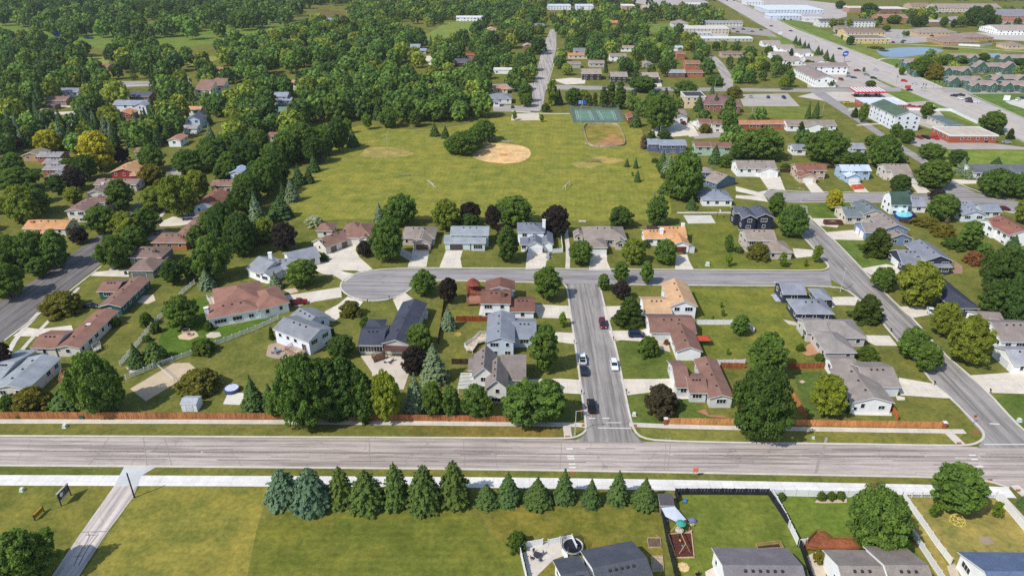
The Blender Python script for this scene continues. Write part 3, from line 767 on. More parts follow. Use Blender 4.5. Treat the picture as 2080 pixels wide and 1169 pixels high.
sheet('east_street', [(1624,417),(1640,418),(1642,440),(1667,465),(1695,490),(1745,542),(1785,584),(1822,621),(1852,646),(1910,714),(1960,756),(2007,799),(2040,836),(2072,869),(2095,895),(2120,910),(1985,909),(1998,890),(1992,876),(1978,862),(1935,811),(1897,779),(1872,746),(1810,676),(1790,651),(1745,604),(1717,584),(1685,566),(1685,546),(1667,522),(1649,499),(1624,474)], .052, 'asphalt_ns', ST)
sheet('upper_close', [(1551,394),(1560,387),(1580,385),(1600,390),(1700,392),(1890,394),(1912,388),(1918,366),(1905,356),(1870,331),(1820,300),(1745,250),(1690,215),(1640,182),(1668,182),(1720,218),(1790,268),(1870,318),(1920,362),(1985,392),(2060,408),(2140,425),(2140,445),(2050,432),(1990,416),(1940,410),(1880,410),(1700,409),(1640,408),(1620,412),(1585,410),(1560,404)], .046, 'asphalt_ew', (158, 152, 148))
sheet('west_street', [(-90,660),(0,612),(60,575),(130,527),(200,478),(262,428),(318,376),(352,338),(400,302),(470,262),(486,262),(420,304),(376,342),(350,380),(300,432),(250,482),(200,540),(145,584),(80,634),(5,691),(-90,780)], .04, 'asphalt_ns', (122, 116, 113))
sheet('north_street', [(1082,180),(1092,140),(1101,98),(1118,60),(1130,60),(1130,98),(1120,140),(1108,185),(1102,222),(1078,220)], .05, 'asphalt_ns', (178, 168, 160))
sheet('cross_street', [(985,172),(1083,168),(1083,182),(985,180)], .05, 'asphalt_ew', (170, 162, 156))
sheet('cross_street', [(1105,172),(1180,174),(1260,176),(1430,178),(1560,180),(1640,180),(1830,178),(1830,186),(1640,187),(1500,186),(1260,183),(1105,182)], .05, 'asphalt_ew', (166, 158, 153))
sheet('cross_street', [(1905,178),(1985,180),(2100,183),(2100,190),(1975,191),(1920,190)], .055, 'asphalt_ew', (172, 164, 158))
sheet('curved_street', [(1436,112),(1452,112),(1470,130),(1490,160),(1488,180),(1468,180),(1470,165),(1455,135)], .055, 'asphalt_ns', (172, 164, 156))
for pts in ([(225,165),(305,165),(308,175),(215,178)], [(350,152),(365,148),(388,160),(388,173),(372,173)], [(108,255),(135,236),(150,229),(162,234),(150,248),(158,258),(150,262),(118,264)], [(860,170),(980,164),(985,174),(862,178)], [(1000,212),(1075,216),(1078,228),(1002,226)], [(340,380),(350,340),(372,320),(380,330),(360,370)]):
    sheet('street_bend', pts, .042, 'asphalt_ew', (172, 164, 157))
sheet('highway', [(1425,-22),(1457,0),(1560,59),(1697,124),(1825,177),(1930,222),(2080,286),(2300,380),(2300,330),(2080,241),(1965,191),(1910,176),(1780,121),(1622,61),(1560,33),(1490,0),(1462,-22)], .048, 'asphalt_hw', (184, 174, 166))
ribbon('median', [(1475,-10),(1580,42),(1700,101),(1790,139),(1835,157)], 1.6, .07, 'concrete', (196, 186, 168), 1, .1)
ribbon('median', [(1880,181),(1960,214),(2080,262)], 1.8, .07, 'concrete', (190, 178, 152), 1, .1)
LOTS = [
 ([(1482,-6),(1560,-8),(1720,10),(1720,34),(1660,48),(1590,38)], (180,172,164)), ([(1690,62),(1760,58),(1900,62),(1960,72),(1900,84),(1850,88),(1780,86),(1720,82)], (172,164,156)), ([(1560,86),(1640,112),(1690,128),(1640,130),(1560,108)], (184,176,168)),
 ([(1645,141),(1695,138),(1730,138),(1812,178),(1640,178),(1640,165)], (178,168,158)), ([(1620,196),(1662,186),(1800,188),(1870,222),(1835,226),(1720,206),(1680,206)], (196,186,174)),
 ([(1500,192),(1600,190),(1625,216),(1510,216)], (176,166,156)), ([(1400,268),(1480,262),(1480,278),(1412,282)], (170,160,152)), ([(1850,278),(1905,278),(2090,300),(2090,304),(1880,303),(1848,292)], (172,160,152)),
 ([(1480,52),(1560,60),(1580,76),(1486,66)], (160,150,142)), ([(1690,70),(1740,66),(1870,68),(1905,78),(1850,84),(1730,84)], (166,158,150)), ([(1560,0),(1660,4),(1700,30),(1640,42),(1580,40)], (184,174,164)),
 ([(1890,38),(1995,28),(2085,45),(2085,52),(1990,46),(1900,48)], (160,152,146)), ([(1240,-4),(1420,-6),(1440,6),(1330,14)], (176,168,160)), ([(1780,212),(1890,205),(1930,250),(1890,262),(1790,222)], (180,170,158)), ([(1060,214),(1100,212),(1100,226),(1050,224)], (178,170,162)),
 ([(2040,205),(2085,200),(2085,222),(2052,212)], (206,200,190)), ([(1980,66),(2090,70),(2090,84),(2010,80)], (190,182,172)), ([(1412,62),(1480,70),(1478,80),(1400,78)],(186,178,168)),
]
for p, c in LOTS: sheet('parking_lot', p, .035, 'asphalt_hw', c)
# kerbs
KB = (204, 196, 182)
for p in ([(-400,884),(-60,885),(520,887),(1040,889.5),(1140,890.5),(1170,888),(1188,878),(1191,866),(1182,800),(1170,710),(1158,630),(1152,584),(1146,577),(1130,575),(1040,572.5),(880,569),(852,573),(833,588),(808,603),(777,610.5),(742,611),(712,603),(694,590),(691,578),(700,566),(720,556),(752,549.5),(780,546.5),(838,544),(1040,545),(1300,547),(1560,548.5),(1664,549.5),(1680,546),(1684,539),(1666,522),(1648,499),(1624,474)],
          [(1990,868),(1934,811),(1896,779),(1871,746),(1809,676),(1789,651),(1744,606),(1716,586),(1685,581.5),(1560,580.5),(1300,578.5),(1222,577),(1218,584),(1250,700),(1266,780),(1279,845),(1288,875),(1304,889),(1340,895),(1500,899),(1700,901),(1940,905),(1976,903),(1996,893),(1999,880),(1990,868)],
          [(1643,438),(1668,463),(1697,490),(1747,542),(1787,584),(1824,621),(1854,646),(1912,714),(1962,756),(2009,799),(2042,836),(2074,869),(2100,890)],
          [(-400,943),(-60,944.5),(520,948.5),(1040,953.5),(1560,962.5),(1960,970),(2010,977),(2050,990)],
          [(1548,398),(1560,385),(1580,383),(1602,389),(1700,390.5),(1890,392.5)], [(1624,411),(1700,410.5),(1880,411.5),(1940,412),(1992,418),(2060,433)], [(1870,317),(1920,360),(1985,390),(2060,406)],
          [(206,541),(150,585),(84,635),(10,691)], [(1134,98),(1122,140),(1110,182)],
          [(1560,60),(1697,125.5),(1825,178)],[(1932,224),(2080,288)],[(1490,-1),(1622,60),(1780,120),(1908,175)],[(1968,190),(2080,240)]):
    ribbon('kerb', p, .55, .05, 'concrete', KB, 1, .1)
# avenue seams, markings
rg = random.Random(3)
x = -60
while x < 2040:
    L_ = rg.uniform(40, 130); y = 914.5 + (x + 60) * .0062
    ribbon('worn_streak', [(x, y), (x + L_ * .5, y + rg.uniform(-.5, .8)), (x + L_, y + L_ * .0062)], rg.uniform(.25, .6), .056, 'mulch', (138, 126, 121), 1)
    for o_ in (-12, -6, 9, 17):
        if rg.random() < .45: ribbon('worn_streak', [(x + rg.uniform(-20, 20), y + o_), (x + L_, y + o_ + rg.uniform(-.4, .8))], rg.uniform(.12, .3), .056, 'mulch', (146, 134, 128))
    x += L_ * rg.uniform(.8, 1.15)
for y0, y1 in ((915, 930), (903, 915), (930, 944)):
    pts = [(x, y0 + (y1 - y0) * (x + 60) / 2100 + rg.uniform(-.6, .6)) for x in range(-60, 2060, 50)]
    for i in range(0, len(pts) - 6, 5):
        if rg.random() < .8: ribbon('tar_seam', pts[i:i + rg.randint(3, 6)], rg.uniform(.12, .34), .06, 'plain', (140, 129, 122), 1)
for x, dx in ((222, 44), (290, -10), (335, -12), (748, -6), (940, -5), (1004, -5), (1140, 1), (1354, 6), (1680, 26), (1362, 4)):
    n = 6; pts = [(x - dx * (k / n) + rg.uniform(-2, 2), 888 + (56 + x * .012) * k / n) for k in range(n + 1)]
    ribbon('tar_seam', pts, .16 if x != 1680 else .6, .06, 'plain', (158, 146, 138), 1)
for x0, x1 in ((760, 800), (900, 935), (1010,1030), (1440, 1470), (1560, 1590), (1620, 1645), (1760, 1790)):
    ribbon('lane_mark', [(x0, 917 + x0 * .007), (x1, 917 + x1 * .007)], .12, .066, 'plain', (216, 208, 190))
for pts in ([(1229,640),(1203,642),(1172,640)], [(1160,640),(1172,700),(1185,760),(1205,860)], [(1222,652),(1232,700)],[(1186,600),(1195,655),(1208,720),(1222,800),(1236,870)]):
    ribbon('tar_seam', pts, .12, .066, 'plain', (176, 168, 162), 1)
for x, y in ((1157, 911), (1159, 926), (1160, 931), (1162, 942), (1163, 949), (1975, 924), (1979, 932.5), (1990, 947)):
    ribbon('crosswalk_bar', [(x - 7, y), (x + 7, y)], .5, .064, 'plain', (222, 216, 206))
for a, b, w in (((1196,849),(1209,849),.4), ((1224,849),(1238,849),.4), ((1214,868.5),(1282,869.5),.3), ((1231,858),(1262,858),.25), ((2010,860),(2030,861),.4), ((1998,902),(2090,902),.3)):
    ribbon('stop_line', [a, b], w, .068, 'plain', (216, 211, 204))
for x, y in ((1187,863),(1289,863.5),(1153,886.5),(1163,958.5),(1948,899.5),(1983,877),(2011,974),(2068,995)):
    sheet('tactile_paving', [(x - 5, y - 2.4), (x + 5, y - 2.4), (x + 5, y + 2.4), (x - 5, y + 2.4)], .075, 'plain', (158, 92, 68))
for a, b in (((1500,28),(1560,58)),((1600,66),(1700,112)),((1720,118),(1830,163)),((1960,222),(2080,272))):
    ribbon('lane_mark', [a, b], .5, .07, 'plain', (206, 198, 188))
# water
for p in ([(1780,103),(1800,99),(1840,96),(1885,96),(1920,101),(1912,106),(1880,110),(1840,116),(1812,117),(1790,113)], [(2008,109),(2030,108),(2042,113),(2038,119),(2012,117)], [(665,36),(680,38),(697,45),(690,48),(668,44)], [(104,64),(128,62),(138,70),(112,78)], [(168,74),(192,75),(190,80),(170,79)], [(60,48),(70,50),(66,54)]):
    struct(sheet('pond_water', smooth_line(p + [p[0]], 2)[:-1], .02, 'pond_water', (60, 90, 150)))
sheet('pond_bank', smooth_line([(1740,100),(1790,88),(1890,86),(1985,95),(1960,104),(1900,122),(1830,126),(1770,122),(1740,100)], 2)[:-1], .012, 'dry_grass', (112, 112, 48))
sheet('river_bank', [(640,18),(690,22),(720,48),(690,52),(650,32)], .012, 'dry_grass', (104, 96, 56))
# courts, patios, sand and beds
sheet('sport_court', [(1388,437),(1444,437),(1454,453),(1398,454)], .06, 'concrete', (204, 198, 186))
sheet('sand_court', [(264,789),(352,737),(384,736),(398,748),(345,785),(296,814)], .05, 'concrete', (196, 176, 146))
sheet('trampoline_pad', [(463,797),(498,797),(490,822),(453,820)], .05, 'concrete', (214, 206, 192))
PATIOS = [([(545,700),(580,690),(600,712),(600,728),(560,728),(540,722)], (170,150,132)), ([(732,722),(770,720),(820,722),(830,760),(820,790),(760,790),(755,755)], (204,190,172)), ([(1060,1110),(1110,1098),(1160,1090),(1172,1118),(1125,1135),(1090,1169),(1060,1220),(1085,1220)], (206,196,182)),
 ([(1640,700),(1662,688),(1672,715),(1640,722),(1628,715)], (190,140,104)), ([(1730,830),(1810,836),(1812,844),(1732,842)], (206,200,190)), ([(1635,1130),(1660,1118),(1680,1150),(1668,1230),(1650,1230)], (204,188,166)), ([(800,510),(818,505),(834,512),(840,530),(826,526)], (190,176,160)),
 ([(1565,597),(1590,597),(1592,611),(1576,612)], (176,182,190)), ([(290,600),(312,598),(316,610),(300,617),(278,614)], (206,188,164)), ([(361,682),(380,672),(398,672),(404,682),(385,690),(364,688)], (206,184,150)), ([(418,680),(428,674),(446,674),(450,682),(436,686),(420,685)], (200,186,164)),
 ([(1336,690),(1356,690),(1362,715),(1340,708)], (200,182,166)), ([(1840,486),(1880,490),(1890,500),(1850,500)], (150,146,142)), ([(1940,530),(1955,540),(1955,555),(1935,556)], (158,126,106)), ([(1560,395),(1552,400)] + [(1548,404)], (200,190,180)),
 ([(2040,690),(2080,700),(2080,722),(2030,720),(2008,690)], (190,180,166)), ([(1330,1082),(1345,1092)] + [(1338,1100)], (150,120,90)), ([(1432,1160),(1470,1140),(1485,1169),(1440,1200)], (206,192,176)), ([(1923,1148),(1940,1144),(1960,1200),(1940,1200)], (196,182,160)),
 ([(1655,1020),(1665,1004),(1720,1008),(1720,1020),(1670,1021)], (198,178,150)), ([(1416,834),(1432,830),(1440,842),(1478,843),(1470,848),(1440,845)], (170,120,92)), ([(575,588),(600,584),(606,592),(590,596)], (206,184,160)), ([(255,745),(275,735),(285,748),(265,758)], (196,176,160)), ([(1590,648),(1625,655),(1632,664),(1602,658)], (196,184,168)),
 ([(1000,688),(1010,712),(1034,716),(1030,708),(1010,690)], (190,176,160))]
for p, c in PATIOS: sheet('patio', p, .048, 'concrete', c)
sheet('worn_patch', [(922,677),(932,674),(938,678),(932,683),(923,681)], .02, 'dry_grass', (164,142,80))
sheet('paver_square', [(1623,774),(1630,771),(1636,775),(1629,778)], .05, 'concrete', (200,176,160)); sheet('bare_pad', [(1985,1089),(2008,1088),(2022,1104),(1996,1105)], .04, 'concrete', (160,140,120))
sheet('green_turf_spot', [(700 + 14 * math.cos(a), 1063 + 6 * math.sin(a)) for a in (i * 6.2832 / 14 for i in range(14))], .02, 'lawn', (88, 106, 44))
# tennis courts
sheet('tennis_court', [(1159,220),(1252,221),(1266,247),(1164,248)], .05, 'concrete', (96, 120, 110))
for x0, x1, x2, x3 in ((1168, 1198, 1207, 1173), (1211, 1246, 1253, 1222)):
    sheet('court_surface', [(x0 + 2, 225.5), (x1, 225.5), (x2 - 1, 242.5), (x3, 242.5)], .056, 'concrete', (104, 136, 118))
    for f in (0, .13, .87, 1): ribbon('court_line', [(x0 + (x1 - x0) * f, 224.6), (x3 + (x2 - x3) * f, 243.4)], .16, .07, 'plain', (214, 214, 204))
    for t, a, b in ((0, 0, 1), (.3, .13, .87), (.72, .13, .87), (1, 0, 1)):
        l = x0 + (x3 - x0) * t; r = x1 + (x2 - x1) * t; y = 224.6 + 18.8 * t; ribbon('court_line', [(l + (r - l) * a, y), (l + (r - l) * b, y)], .16, .07, 'plain', (214, 214, 204))
# ---------------------------------------------------------------- houses, from survey marks of their eaves
TP, GR, BR, DK, OR = (146,134,124), (140,142,148), (140,108,94), (78,80,92), (202,152,106)
WH, OW, LB, TN, NV = (240,240,238), (222,216,204), (186,204,214), (200,184,164), (44,48,66)
WD, DW = (228,228,226), (104,74,58)
RB = (164,88,62)
# --- north side of the close, west to east
house('large brown roofed house with angled three car garage on the round end of the close', [
  W(661,503,738,474,8.5,3.0,'w',.55,True), W(700,482,757,484,13,3.4,'h',.55), W(726,487,752,487,6,3.2,'d',.6), W(640,470,676,468,8,3.0,'h',.5), W(692,474,740,476,10,4.2,'h',.6)], OW, BR,
  'the large brown roofed house', gar=((0,'s',.2,2.7,(110,84,72)), (0,'s',.5,2.7,(110,84,72)), (0,'s',.8,2.7,(110,84,72))), wx=((0,'w',.3,4.2,1.2,1.2),(0,'w',.5,1.4,.9,1.1)), win=True)
house('taupe roofed house with dark brown garage door behind the big lawn tree', [
  W(815,480,882,488,12,3.0,'h',.4), W(837,494,876,493,9,3.0,'d',.45)], (196,182,168), TP, 'the taupe house with brown garage door', gar=((1,'s',.5,4.6,DW),))
house('pale blue split level house with light grey roof and open garage', [
  W(914,476,993,479,9.5,5.0,'w',.34), W(901,493,957,494,8,3.0,'w',.4), W(954,494,987,494,6,3.3,'w',.4)], (196,210,212), (146,152,156), 'the pale blue split level house', gar=((1,'s',.45,4.9,(60,58,56)),), wx=((2,'s',.5,.9,3.2,1.6),(0,'s',.3,3.6,4.2,.8)))  # garage stands open: its dark door panel paints the shade inside
house('white house with blue grey hip roof and twin gabled garage', [
  W(1050,472,1107,471,10,5.6,'h',.4), W(1070,500,1105,500,10,3.0,'d',.55), W(1098,497,1125,496,11,3.1,'d',.55), W(1056,497,1074,497,7,3.0,'w',.4)], WH, (118,122,132), 'the white twin gabled house', gar=((1,'s',.5,4.9,WD),), chim=((0,.97,.45,WH,3.2),), wx=((2,'s',.4,4.0,.6,.6),))
house('taupe hip roofed house with white double garage beside the park path', [
  W(1187,489,1273,483,13,3.4,'h',.42), W(1190,503,1235,503,9,3.2,'h',.42), W(1165,480,1187,479,5,3.2,'d',.6), W(1249,494,1271,493,7,3.0,'d',.6)], (196,182,166), TP, 'the taupe hip roofed house', gar=((1,'s',.66,4.9,WD),))
house('orange roofed ranch house with white chimneys and dark red garage door', [
  W(1309,485,1352,485,9,3.0,'w',.42), W(1347,483,1396,481,11,3.4,'w',.42), W(1366,498,1403,498,9,3.0,'d',.45), W(1357,487,1382,486,6,3.1,'d',.45)], WH, OR, 'the orange roofed ranch house', gar=((2,'s',.45,4.6,(110,52,38)),), chim=((0,.85,.3,WH,3),(1,.93,.6,WH,3)))
house('dark navy two storey house with charcoal gables', [
  W(1508,442,1540,445,11,5.8,'d',.5), W(1536,444,1573,441,11,5.6,'d',.45), W(1492,433,1512,434,7,5.4,'w',.5)], NV, (92,94,106), 'the dark navy two storey house', trim=(226,226,222))
house('taupe split level house with tan siding below the navy house', [
  W(1516,488,1580,490,11,4.8,'w',.42), W(1558,513,1612,512,11,3.0,'h',.42)], (196,184,170), (150,136,124), 'the taupe split level house')
# --- upper close
house('white bungalow with blue grey hip roof at the upper close', [W(1427,406,1490,406,13,3.0,'h',.42)], WH, (136,140,152), 'the white bungalow with blue grey hip roof')
house('slate blue house with taupe roof and garage facing the upper close', [W(1429,364,1457,373,9,3.2,'w',.4,c=(1486,358)), W(1424,350,1452,350,8,3.2,'h',.4)], (92,112,130), TP, 'the slate blue house')
house('white house with taupe roof and arched windows at the upper close', [W(1498,342,1580,343,12,4.2,'w',.4), W(1540,349,1583,348,9,3.0,'d',.4), W(1509,343,1524,343,4,4.0,'d',.6)], WH, TP, 'the white house with arched windows', gar=((1,'s',.3,2.5,WD),(1,'s',.72,2.5,WD)))
house('pinkish tan house with red brown roof', [W(1620,347,1679,345,9,4.6,'w',.42), W(1625,360,1662,360,8,3.0,'d',.45)], (206,176,154), (136,92,80), 'the red brown roofed tan house', gar=((1,'s',.5,4.6,WD),))
house('light blue house with pale blue roof', [W(1712,348,1770,346,9,4.6,'w',.4), W(1721,360,1752,360,8,3.0,'d',.45)], (166,192,220), (186,198,210), 'the light blue house', gar=((1,'s',.5,4.4,WD),))
house('cream house with taupe roof and lower white garage', [W(1801,348,1851,347,10,4.6,'w',.42), W(1845,362,1871,361,9,3.0,'d',.45), W(1815,356,1850,356,7,3.6,'w',.42)], (212,204,192), (150,138,126), 'the cream house with lower garage', gar=((1,'s',.5,4.4,WD),))
house('beige house with greenish grey roof and blue bin by its drive', [W(1718,441,1757,441,12,3.2,'w',.4), W(1755,436,1800,434,13,4.6,'d',.4)], (212,200,182), (112,120,122), 'the beige house with greenish grey roof')
building('barn', 'small white barn with green gambrel roof', 'barn', [W(1811,417,1849,416,9,4.2,'g')], WH, (70,88,78), 'the green roofed barn', detail=True)
house('white house with blue grey roof half hidden by the barn', [W(1852,419,1885,419,11,3.0,'w',.4)], WH, (146,150,160), None)
house('long white house with blue grey roof and three back windows', [W(1948,432,1990,432,14,3.2,'w',.38), W(1955,436,2007,437,9,3.2,'d',.35), W(2000,432,2034,428,9,3.0,'w',.38)], (216,224,232), (140,144,154), 'the long white house with blue grey roof')
house('blue gabled house with taupe roof and white corner garage', [W(1796,467,1848,466,13,3.6,'d',.42), W(1806,486,1856,485,5,3.0,'d',.45), W(1758,473,1797,473,11,3.2,'w',.42)], (122,140,168), (142,132,126), 'the blue gabled house', gar=((2,'w',.3,2.8,WD),(2,'w',.68,2.8,WD)))
house('dark navy house with grey roof and white trimmed dormers', [W(1882,533,1935,528,15,4.2,'d',.42), W(1834,537,1886,537,12,3.0,'w',.5), W(1887,543,1935,542,1.8,3.2,'s',.3), W(1858,522,1872,522,5,4.6,'d',.7)], (58,64,84), (128,130,138), 'the navy house with white trimmed dormers', gar=((1,'w',.5,4.8,WD),))
house('long charcoal roofed house with white porch beside the shaded trees', [W(1935,626,1992,626,22,3.2,'h',.42), W(1898,606,1916,606,8,3.0,'d',.5)], (84,86,92), (70,72,84), 'the long charcoal roofed house')
house('white house with taupe roof and bay windows on the east street', [W(2036,695,2120,694,13,4.4,'w',.42), W(2006,681,2040,682,9,3.2,'d',.45), W(1996,660,2046,660,9,3.0,'w',.42), W(2030,662,2052,662,5,4.5,'h',.5)], WH, (140,128,122), 'the white house with bay windows')
house('white garage end of a house at the picture edge beyond the east street', [W(2061,742,2140,742,10,3.0,'w',.4)], WH, (160,160,164), None, gar=((0,'w',.5,4.8,(216,216,216)),))
house('white house with red brown roof and green back lawn', [W(2018,463,2048,463,9,4.4,'w',.4), W(2048,478,2110,478,16,4.4,'d',.36)], WH, (140,96,82), 'the white house with red brown roof')
# --- between side street and east street
house('dark navy house with grey hip roof and white window frames', [W(1619,637,1696,637,10,3.3,'h',.42), W(1660,608,1693,608,8,3.3,'h',.42), W(1590,597,1640,598,9,3.4,'w',.42)], (60,62,80), (138,140,148), 'the dark navy hip roofed house')
house('taupe hip roofed house with patio and yellow shrubs', [W(1677,716,1742,716,12,3.2,'h',.4), W(1698,686,1763,686,11,3.2,'h',.4), W(1636,672,1690,680,9,3.3,'w',.4)], (196,190,184), (148,140,134), 'the taupe house with patio', wx=((0,'s',.3,.5,1.2,1),))
house('white gabled house with taupe roof by the wooden fence', [W(1731,818,1818,817,15,3.6,'d',.3), W(1760,786,1832,786,12,3.2,'w',.38), W(1691,747,1746,748,6,3.4,'w',.38)], WH, (144,134,126), 'the white gabled house by the fence', gar=((1,'s',.8,3.2,(214,214,214)),), wx=((0,'s',.1,1,.8,1),(0,'s',.72,1.4,.7,1),(0,'s',.8,1.4,.7,1)))
house('white house with orange shingle roof', [W(1361,622,1418,622,16,4.8,'d',.42), W(1309,636,1366,636,11,3.2,'w',.36)], WH, (194,158,122), 'the white house with orange shingle roof', gar=((1,'w',.5,4.8,WD),))
house('white house with brown roof and red canopy behind it', [W(1374,714,1428,713,17,3.2,'d',.4), W(1321,676,1416,676,11,3.2,'w',.38)], WH, (132,100,88), 'the white house with red canopy', gar=((1,'s',.22,4.8,(216,216,212)),))
house('grey house with red brown roof beside the big street tree', [W(1441,809,1492,808,18,3.2,'d',.34), W(1400,798,1440,798,9,3.1,'w',.36), W(1373,787,1404,787,13,3.2,'w',.36)], (206,206,206), (136,104,92), 'the grey house with red brown roof', gar=((2,'w',.5,4.8,WD),))
# --- between close and side street
house('white house with red brown roof and red deck', [W(976,617,1038,617,10,5.2,'w',.36), W(1036,633,1087,633,10,3.1,'w',.36), W(985,590,1046,590,7,5.2,'d',.3)], WH, (122,88,76), 'the house with the red deck', chim=((0,.72,.3,(122,88,76),2.6),), gar=((1,'e',.5,4.8,WD),))
house('pale blue house with blue grey roof and small wooden deck', [W(986,695,1046,693,16,4.8,'d',.36), W(1040,688,1090,687,12,3.2,'w',.36)], (200,212,226), (134,138,146), 'the pale blue house with wooden deck', gar=((1,'e',.5,4.8,WD),))
house('white steep gabled house with taupe roof and white pergola', [W(958,766,1008,766,11,5.0,'d',.95), W(984,790,1032,790,11,4.6,'d',.9), W(1016,772,1069,772,11,3.2,'w',.8), W(950,752,975,752,7,3.4,'w',.4)], (228,224,216), (132,122,116), 'the steep gabled white house')
house('pale grey house with charcoal roof and pool terrace', [W(775,697,831,700,25,3.6,'d',.36,True), W(726,701,778,701,11,3.2,'w',.36), W(740,668,780,668,6,3.2,'h',.4)], (206,202,196), (72,74,86), 'the pale grey house with charcoal roof', wx=((1,'s',.5,.9,6.5,1.6),(0,'s',.35,1.0,.9,1.3),(0,'s',.8,1.0,.9,1.3)))
house('white house with grey roof and raised timber terrace', [W(553,668,627,695,9.5,4.6,'w',.38,True), W(612,668,672,642,8.5,3.4,'d',.4,True), W(625,655,650,645,5,3.4,'w',.4,True)], (222,226,234), (134,136,140), 'the white house with raised terrace', wx=((0,'s',.15,2.6,1.1,1.1),(0,'s',.38,2.6,1.1,1.1),(0,'s',.6,2.6,1.1,1.1),(0,'s',.84,.9,1.6,2.1)))
house('white house with broad red brown roof and stone fire pit garden', [W(420,648,528,628,9.5,3.4,'h',.36,True), W(524,630,589,614,14,3.5,'h',.38,True), W(438,630,540,611,16,3.7,'h',.4,True)], WH, (146,108,94), 'the white house with broad red brown roof', chim=((0,.02,.35,WH,2.2),), wx=((0,'s',.22,1,3.4,1.3),(0,'s',.56,1,2.6,1.3),(0,'s',.84,1,1.4,1.2)))
house('white house with grey roof and white chimney at the west of the close', [W(523,556,548,562,14,3.2,'d',.4,True), W(530,548,600,546,9,3.2,'w',.42,True), W(590,534,652,520,10,3.2,'w',.4,True), W(498,545,530,558,12,3.2,'w',.42,True)], WH, (140,142,148), 'the white house with white chimney', chim=((1,.2,.6,WH,4),))
# --- west street
house('long brown roofed ranch house with white walls and rear patio', [W(110,706,161,707,22,3.1,'d',.22), W(60,707,112,707,10,3.1,'w',.28)], (216,210,202), (140,104,90), 'the long brown roofed ranch house', chim=((0,.45,.55,(214,206,196),.7),))
house('cream house with pale grey roof at the corner by the wooden fence', [W(-22,791,56,790,15,3.4,'d',.26), W(-50,785,-10,785,18,3.0,'w',.2)], (212,204,190), (150,154,158), 'the cream house with pale grey roof')
house('dark green ranch house with brown roof', [W(199,622,245,624,20,3.2,'d',.28), W(195,592,236,592,9,3.2,'w',.3)], (52,92,84), (136,104,92), 'the dark green ranch house')
house('grey green house with two stepped brown hip roofs', [W(259,523,328,523,10,4.2,'h',.3), W(257,550,311,550,12,3.2,'h',.34)], (120,122,112), (130,110,100), 'the house with stepped brown hip roofs', gar=((1,'s',.4,4.8,(108,112,104)),), chim=((0,.7,.3,(110,90,80),1.6),))
house('orange brick house with wide brown roof', [W(305,493,378,493,10,3.2,'h',.28), W(352,480,392,480,18,3.4,'d',.25)], (176,116,76), (140,110,96), 'the orange brick house with wide brown roof', chim=((0,.82,.3,(140,100,86),1.8),))
house('light blue house with red brown roof and silver car', [W(389,421,441,421,18,4.8,'d',.34), W(390,443,437,441,7,3.0,'d',.34), W(378,424,396,424,8,3.0,'w',.3)], (170,200,218), (134,94,80), 'the light blue house with red brown roof')
house('brown roofed house with cream walls beyond the blue house', [W(426,377,475,377,9,3.6,'w',.3), W(428,396,455,396,9,3.4,'w',.3)], (206,196,172), (146,112,98), None)
house('long orange roofed cream house', [W(44,464,131,465,10,3.2,'w',.34), W(58,476,86,476,5,3.1,'w',.3)], (216,206,180), (196,146,100), 'the long orange roofed cream house', chim=((0,.15,.35,(190,130,100),1.8),))
house('tall white walled house with low brown roof', [W(130,429,173,428,15,5.0,'d',.2), W(180,412,214,411,9,4.8,'w',.24)], (222,214,200), (136,108,98), 'the tall white walled brown roofed house')
house('taupe roofed house with white chimney pipes', [W(175,392,211,394,13,3.2,'d',.3)], (214,206,194), (132,114,108), None, chim=((0,.3,.8,(220,214,206),1.4),))
house('long taupe roofed house with hidden front', [W(190,374,275,376,9,3.2,'w',.28)], (196,184,170), (142,122,112), None, chim=((0,.18,.4,(176,140,120),1.6),))
house('dark red house with tan roof', [W(226,348,275,352,15,3.4,'d',.28), W(262,357,288,357,6,3.1,'w',.3)], (150,54,48), (186,144,104), 'the dark red house with tan roof')
GP = 'brick houses with stepped grey roofs'
for i, (a, b, c, d_) in enumerate(((72,318,122,318), (84,332,124,332), (84,345,125,345), (86,362,110,362))):
    house(('brick house wing with long grey roof, farthest of a stepped row of four', 'short grey roofed wing in the middle of the stepped brick row', 'red brick gable with grey roof, third of the stepped row', 'low grey roof at the near end of the stepped brick row')[i], [W(a,b,c,d_,9 if i != 3 else 12,3.4,'d' if i == 3 else 'w',.3)], RB, (146,142,142), 'the stepped brick row' if i == 2 else None, group=GP)
house('taupe roofed house behind yellow trees', [W(38,318,86,314,10,3.2,'d',.3)], (176,140,110), (142,128,116), None)
house('brown roofed white house behind the dark red house', [W(271,308,300,308,8,4.0,'w',.3), W(274,318,296,318,6,3.4,'w',.3)], WH, (142,112,98), None)
# --- south edge of the picture
house('white house with dark grey roof and walled patio', [W(1178,1117,1284,1097,-13,3.4,'w',.4,True), W(1122,1136,1176,1127,-11,3.2,'w',.4,True)], WH, (84,86,94), 'the dark grey roofed house with walled patio', vents=5)
house('white house with grey roof inside the black fence', [W(1445,1111,1600,1112,-13,3.6,'w',.42)], WH, (124,118,120), 'the grey roofed house inside the black fence', vents=6)
house('white house with taupe roofs and red deck', [W(1670,1115,1757,1116,-12,3.4,'w',.42), W(1753,1108,1838,1109,-14,4.2,'w',.42)], WH, (142,132,124), 'the taupe roofed house with red deck', vents=3)
house('white house with blue roof in the fenced straw lawn', [W(1945,1120,2120,1121,-14,3.6,'w',.42)], WH, (98,112,138), 'the blue roofed house')
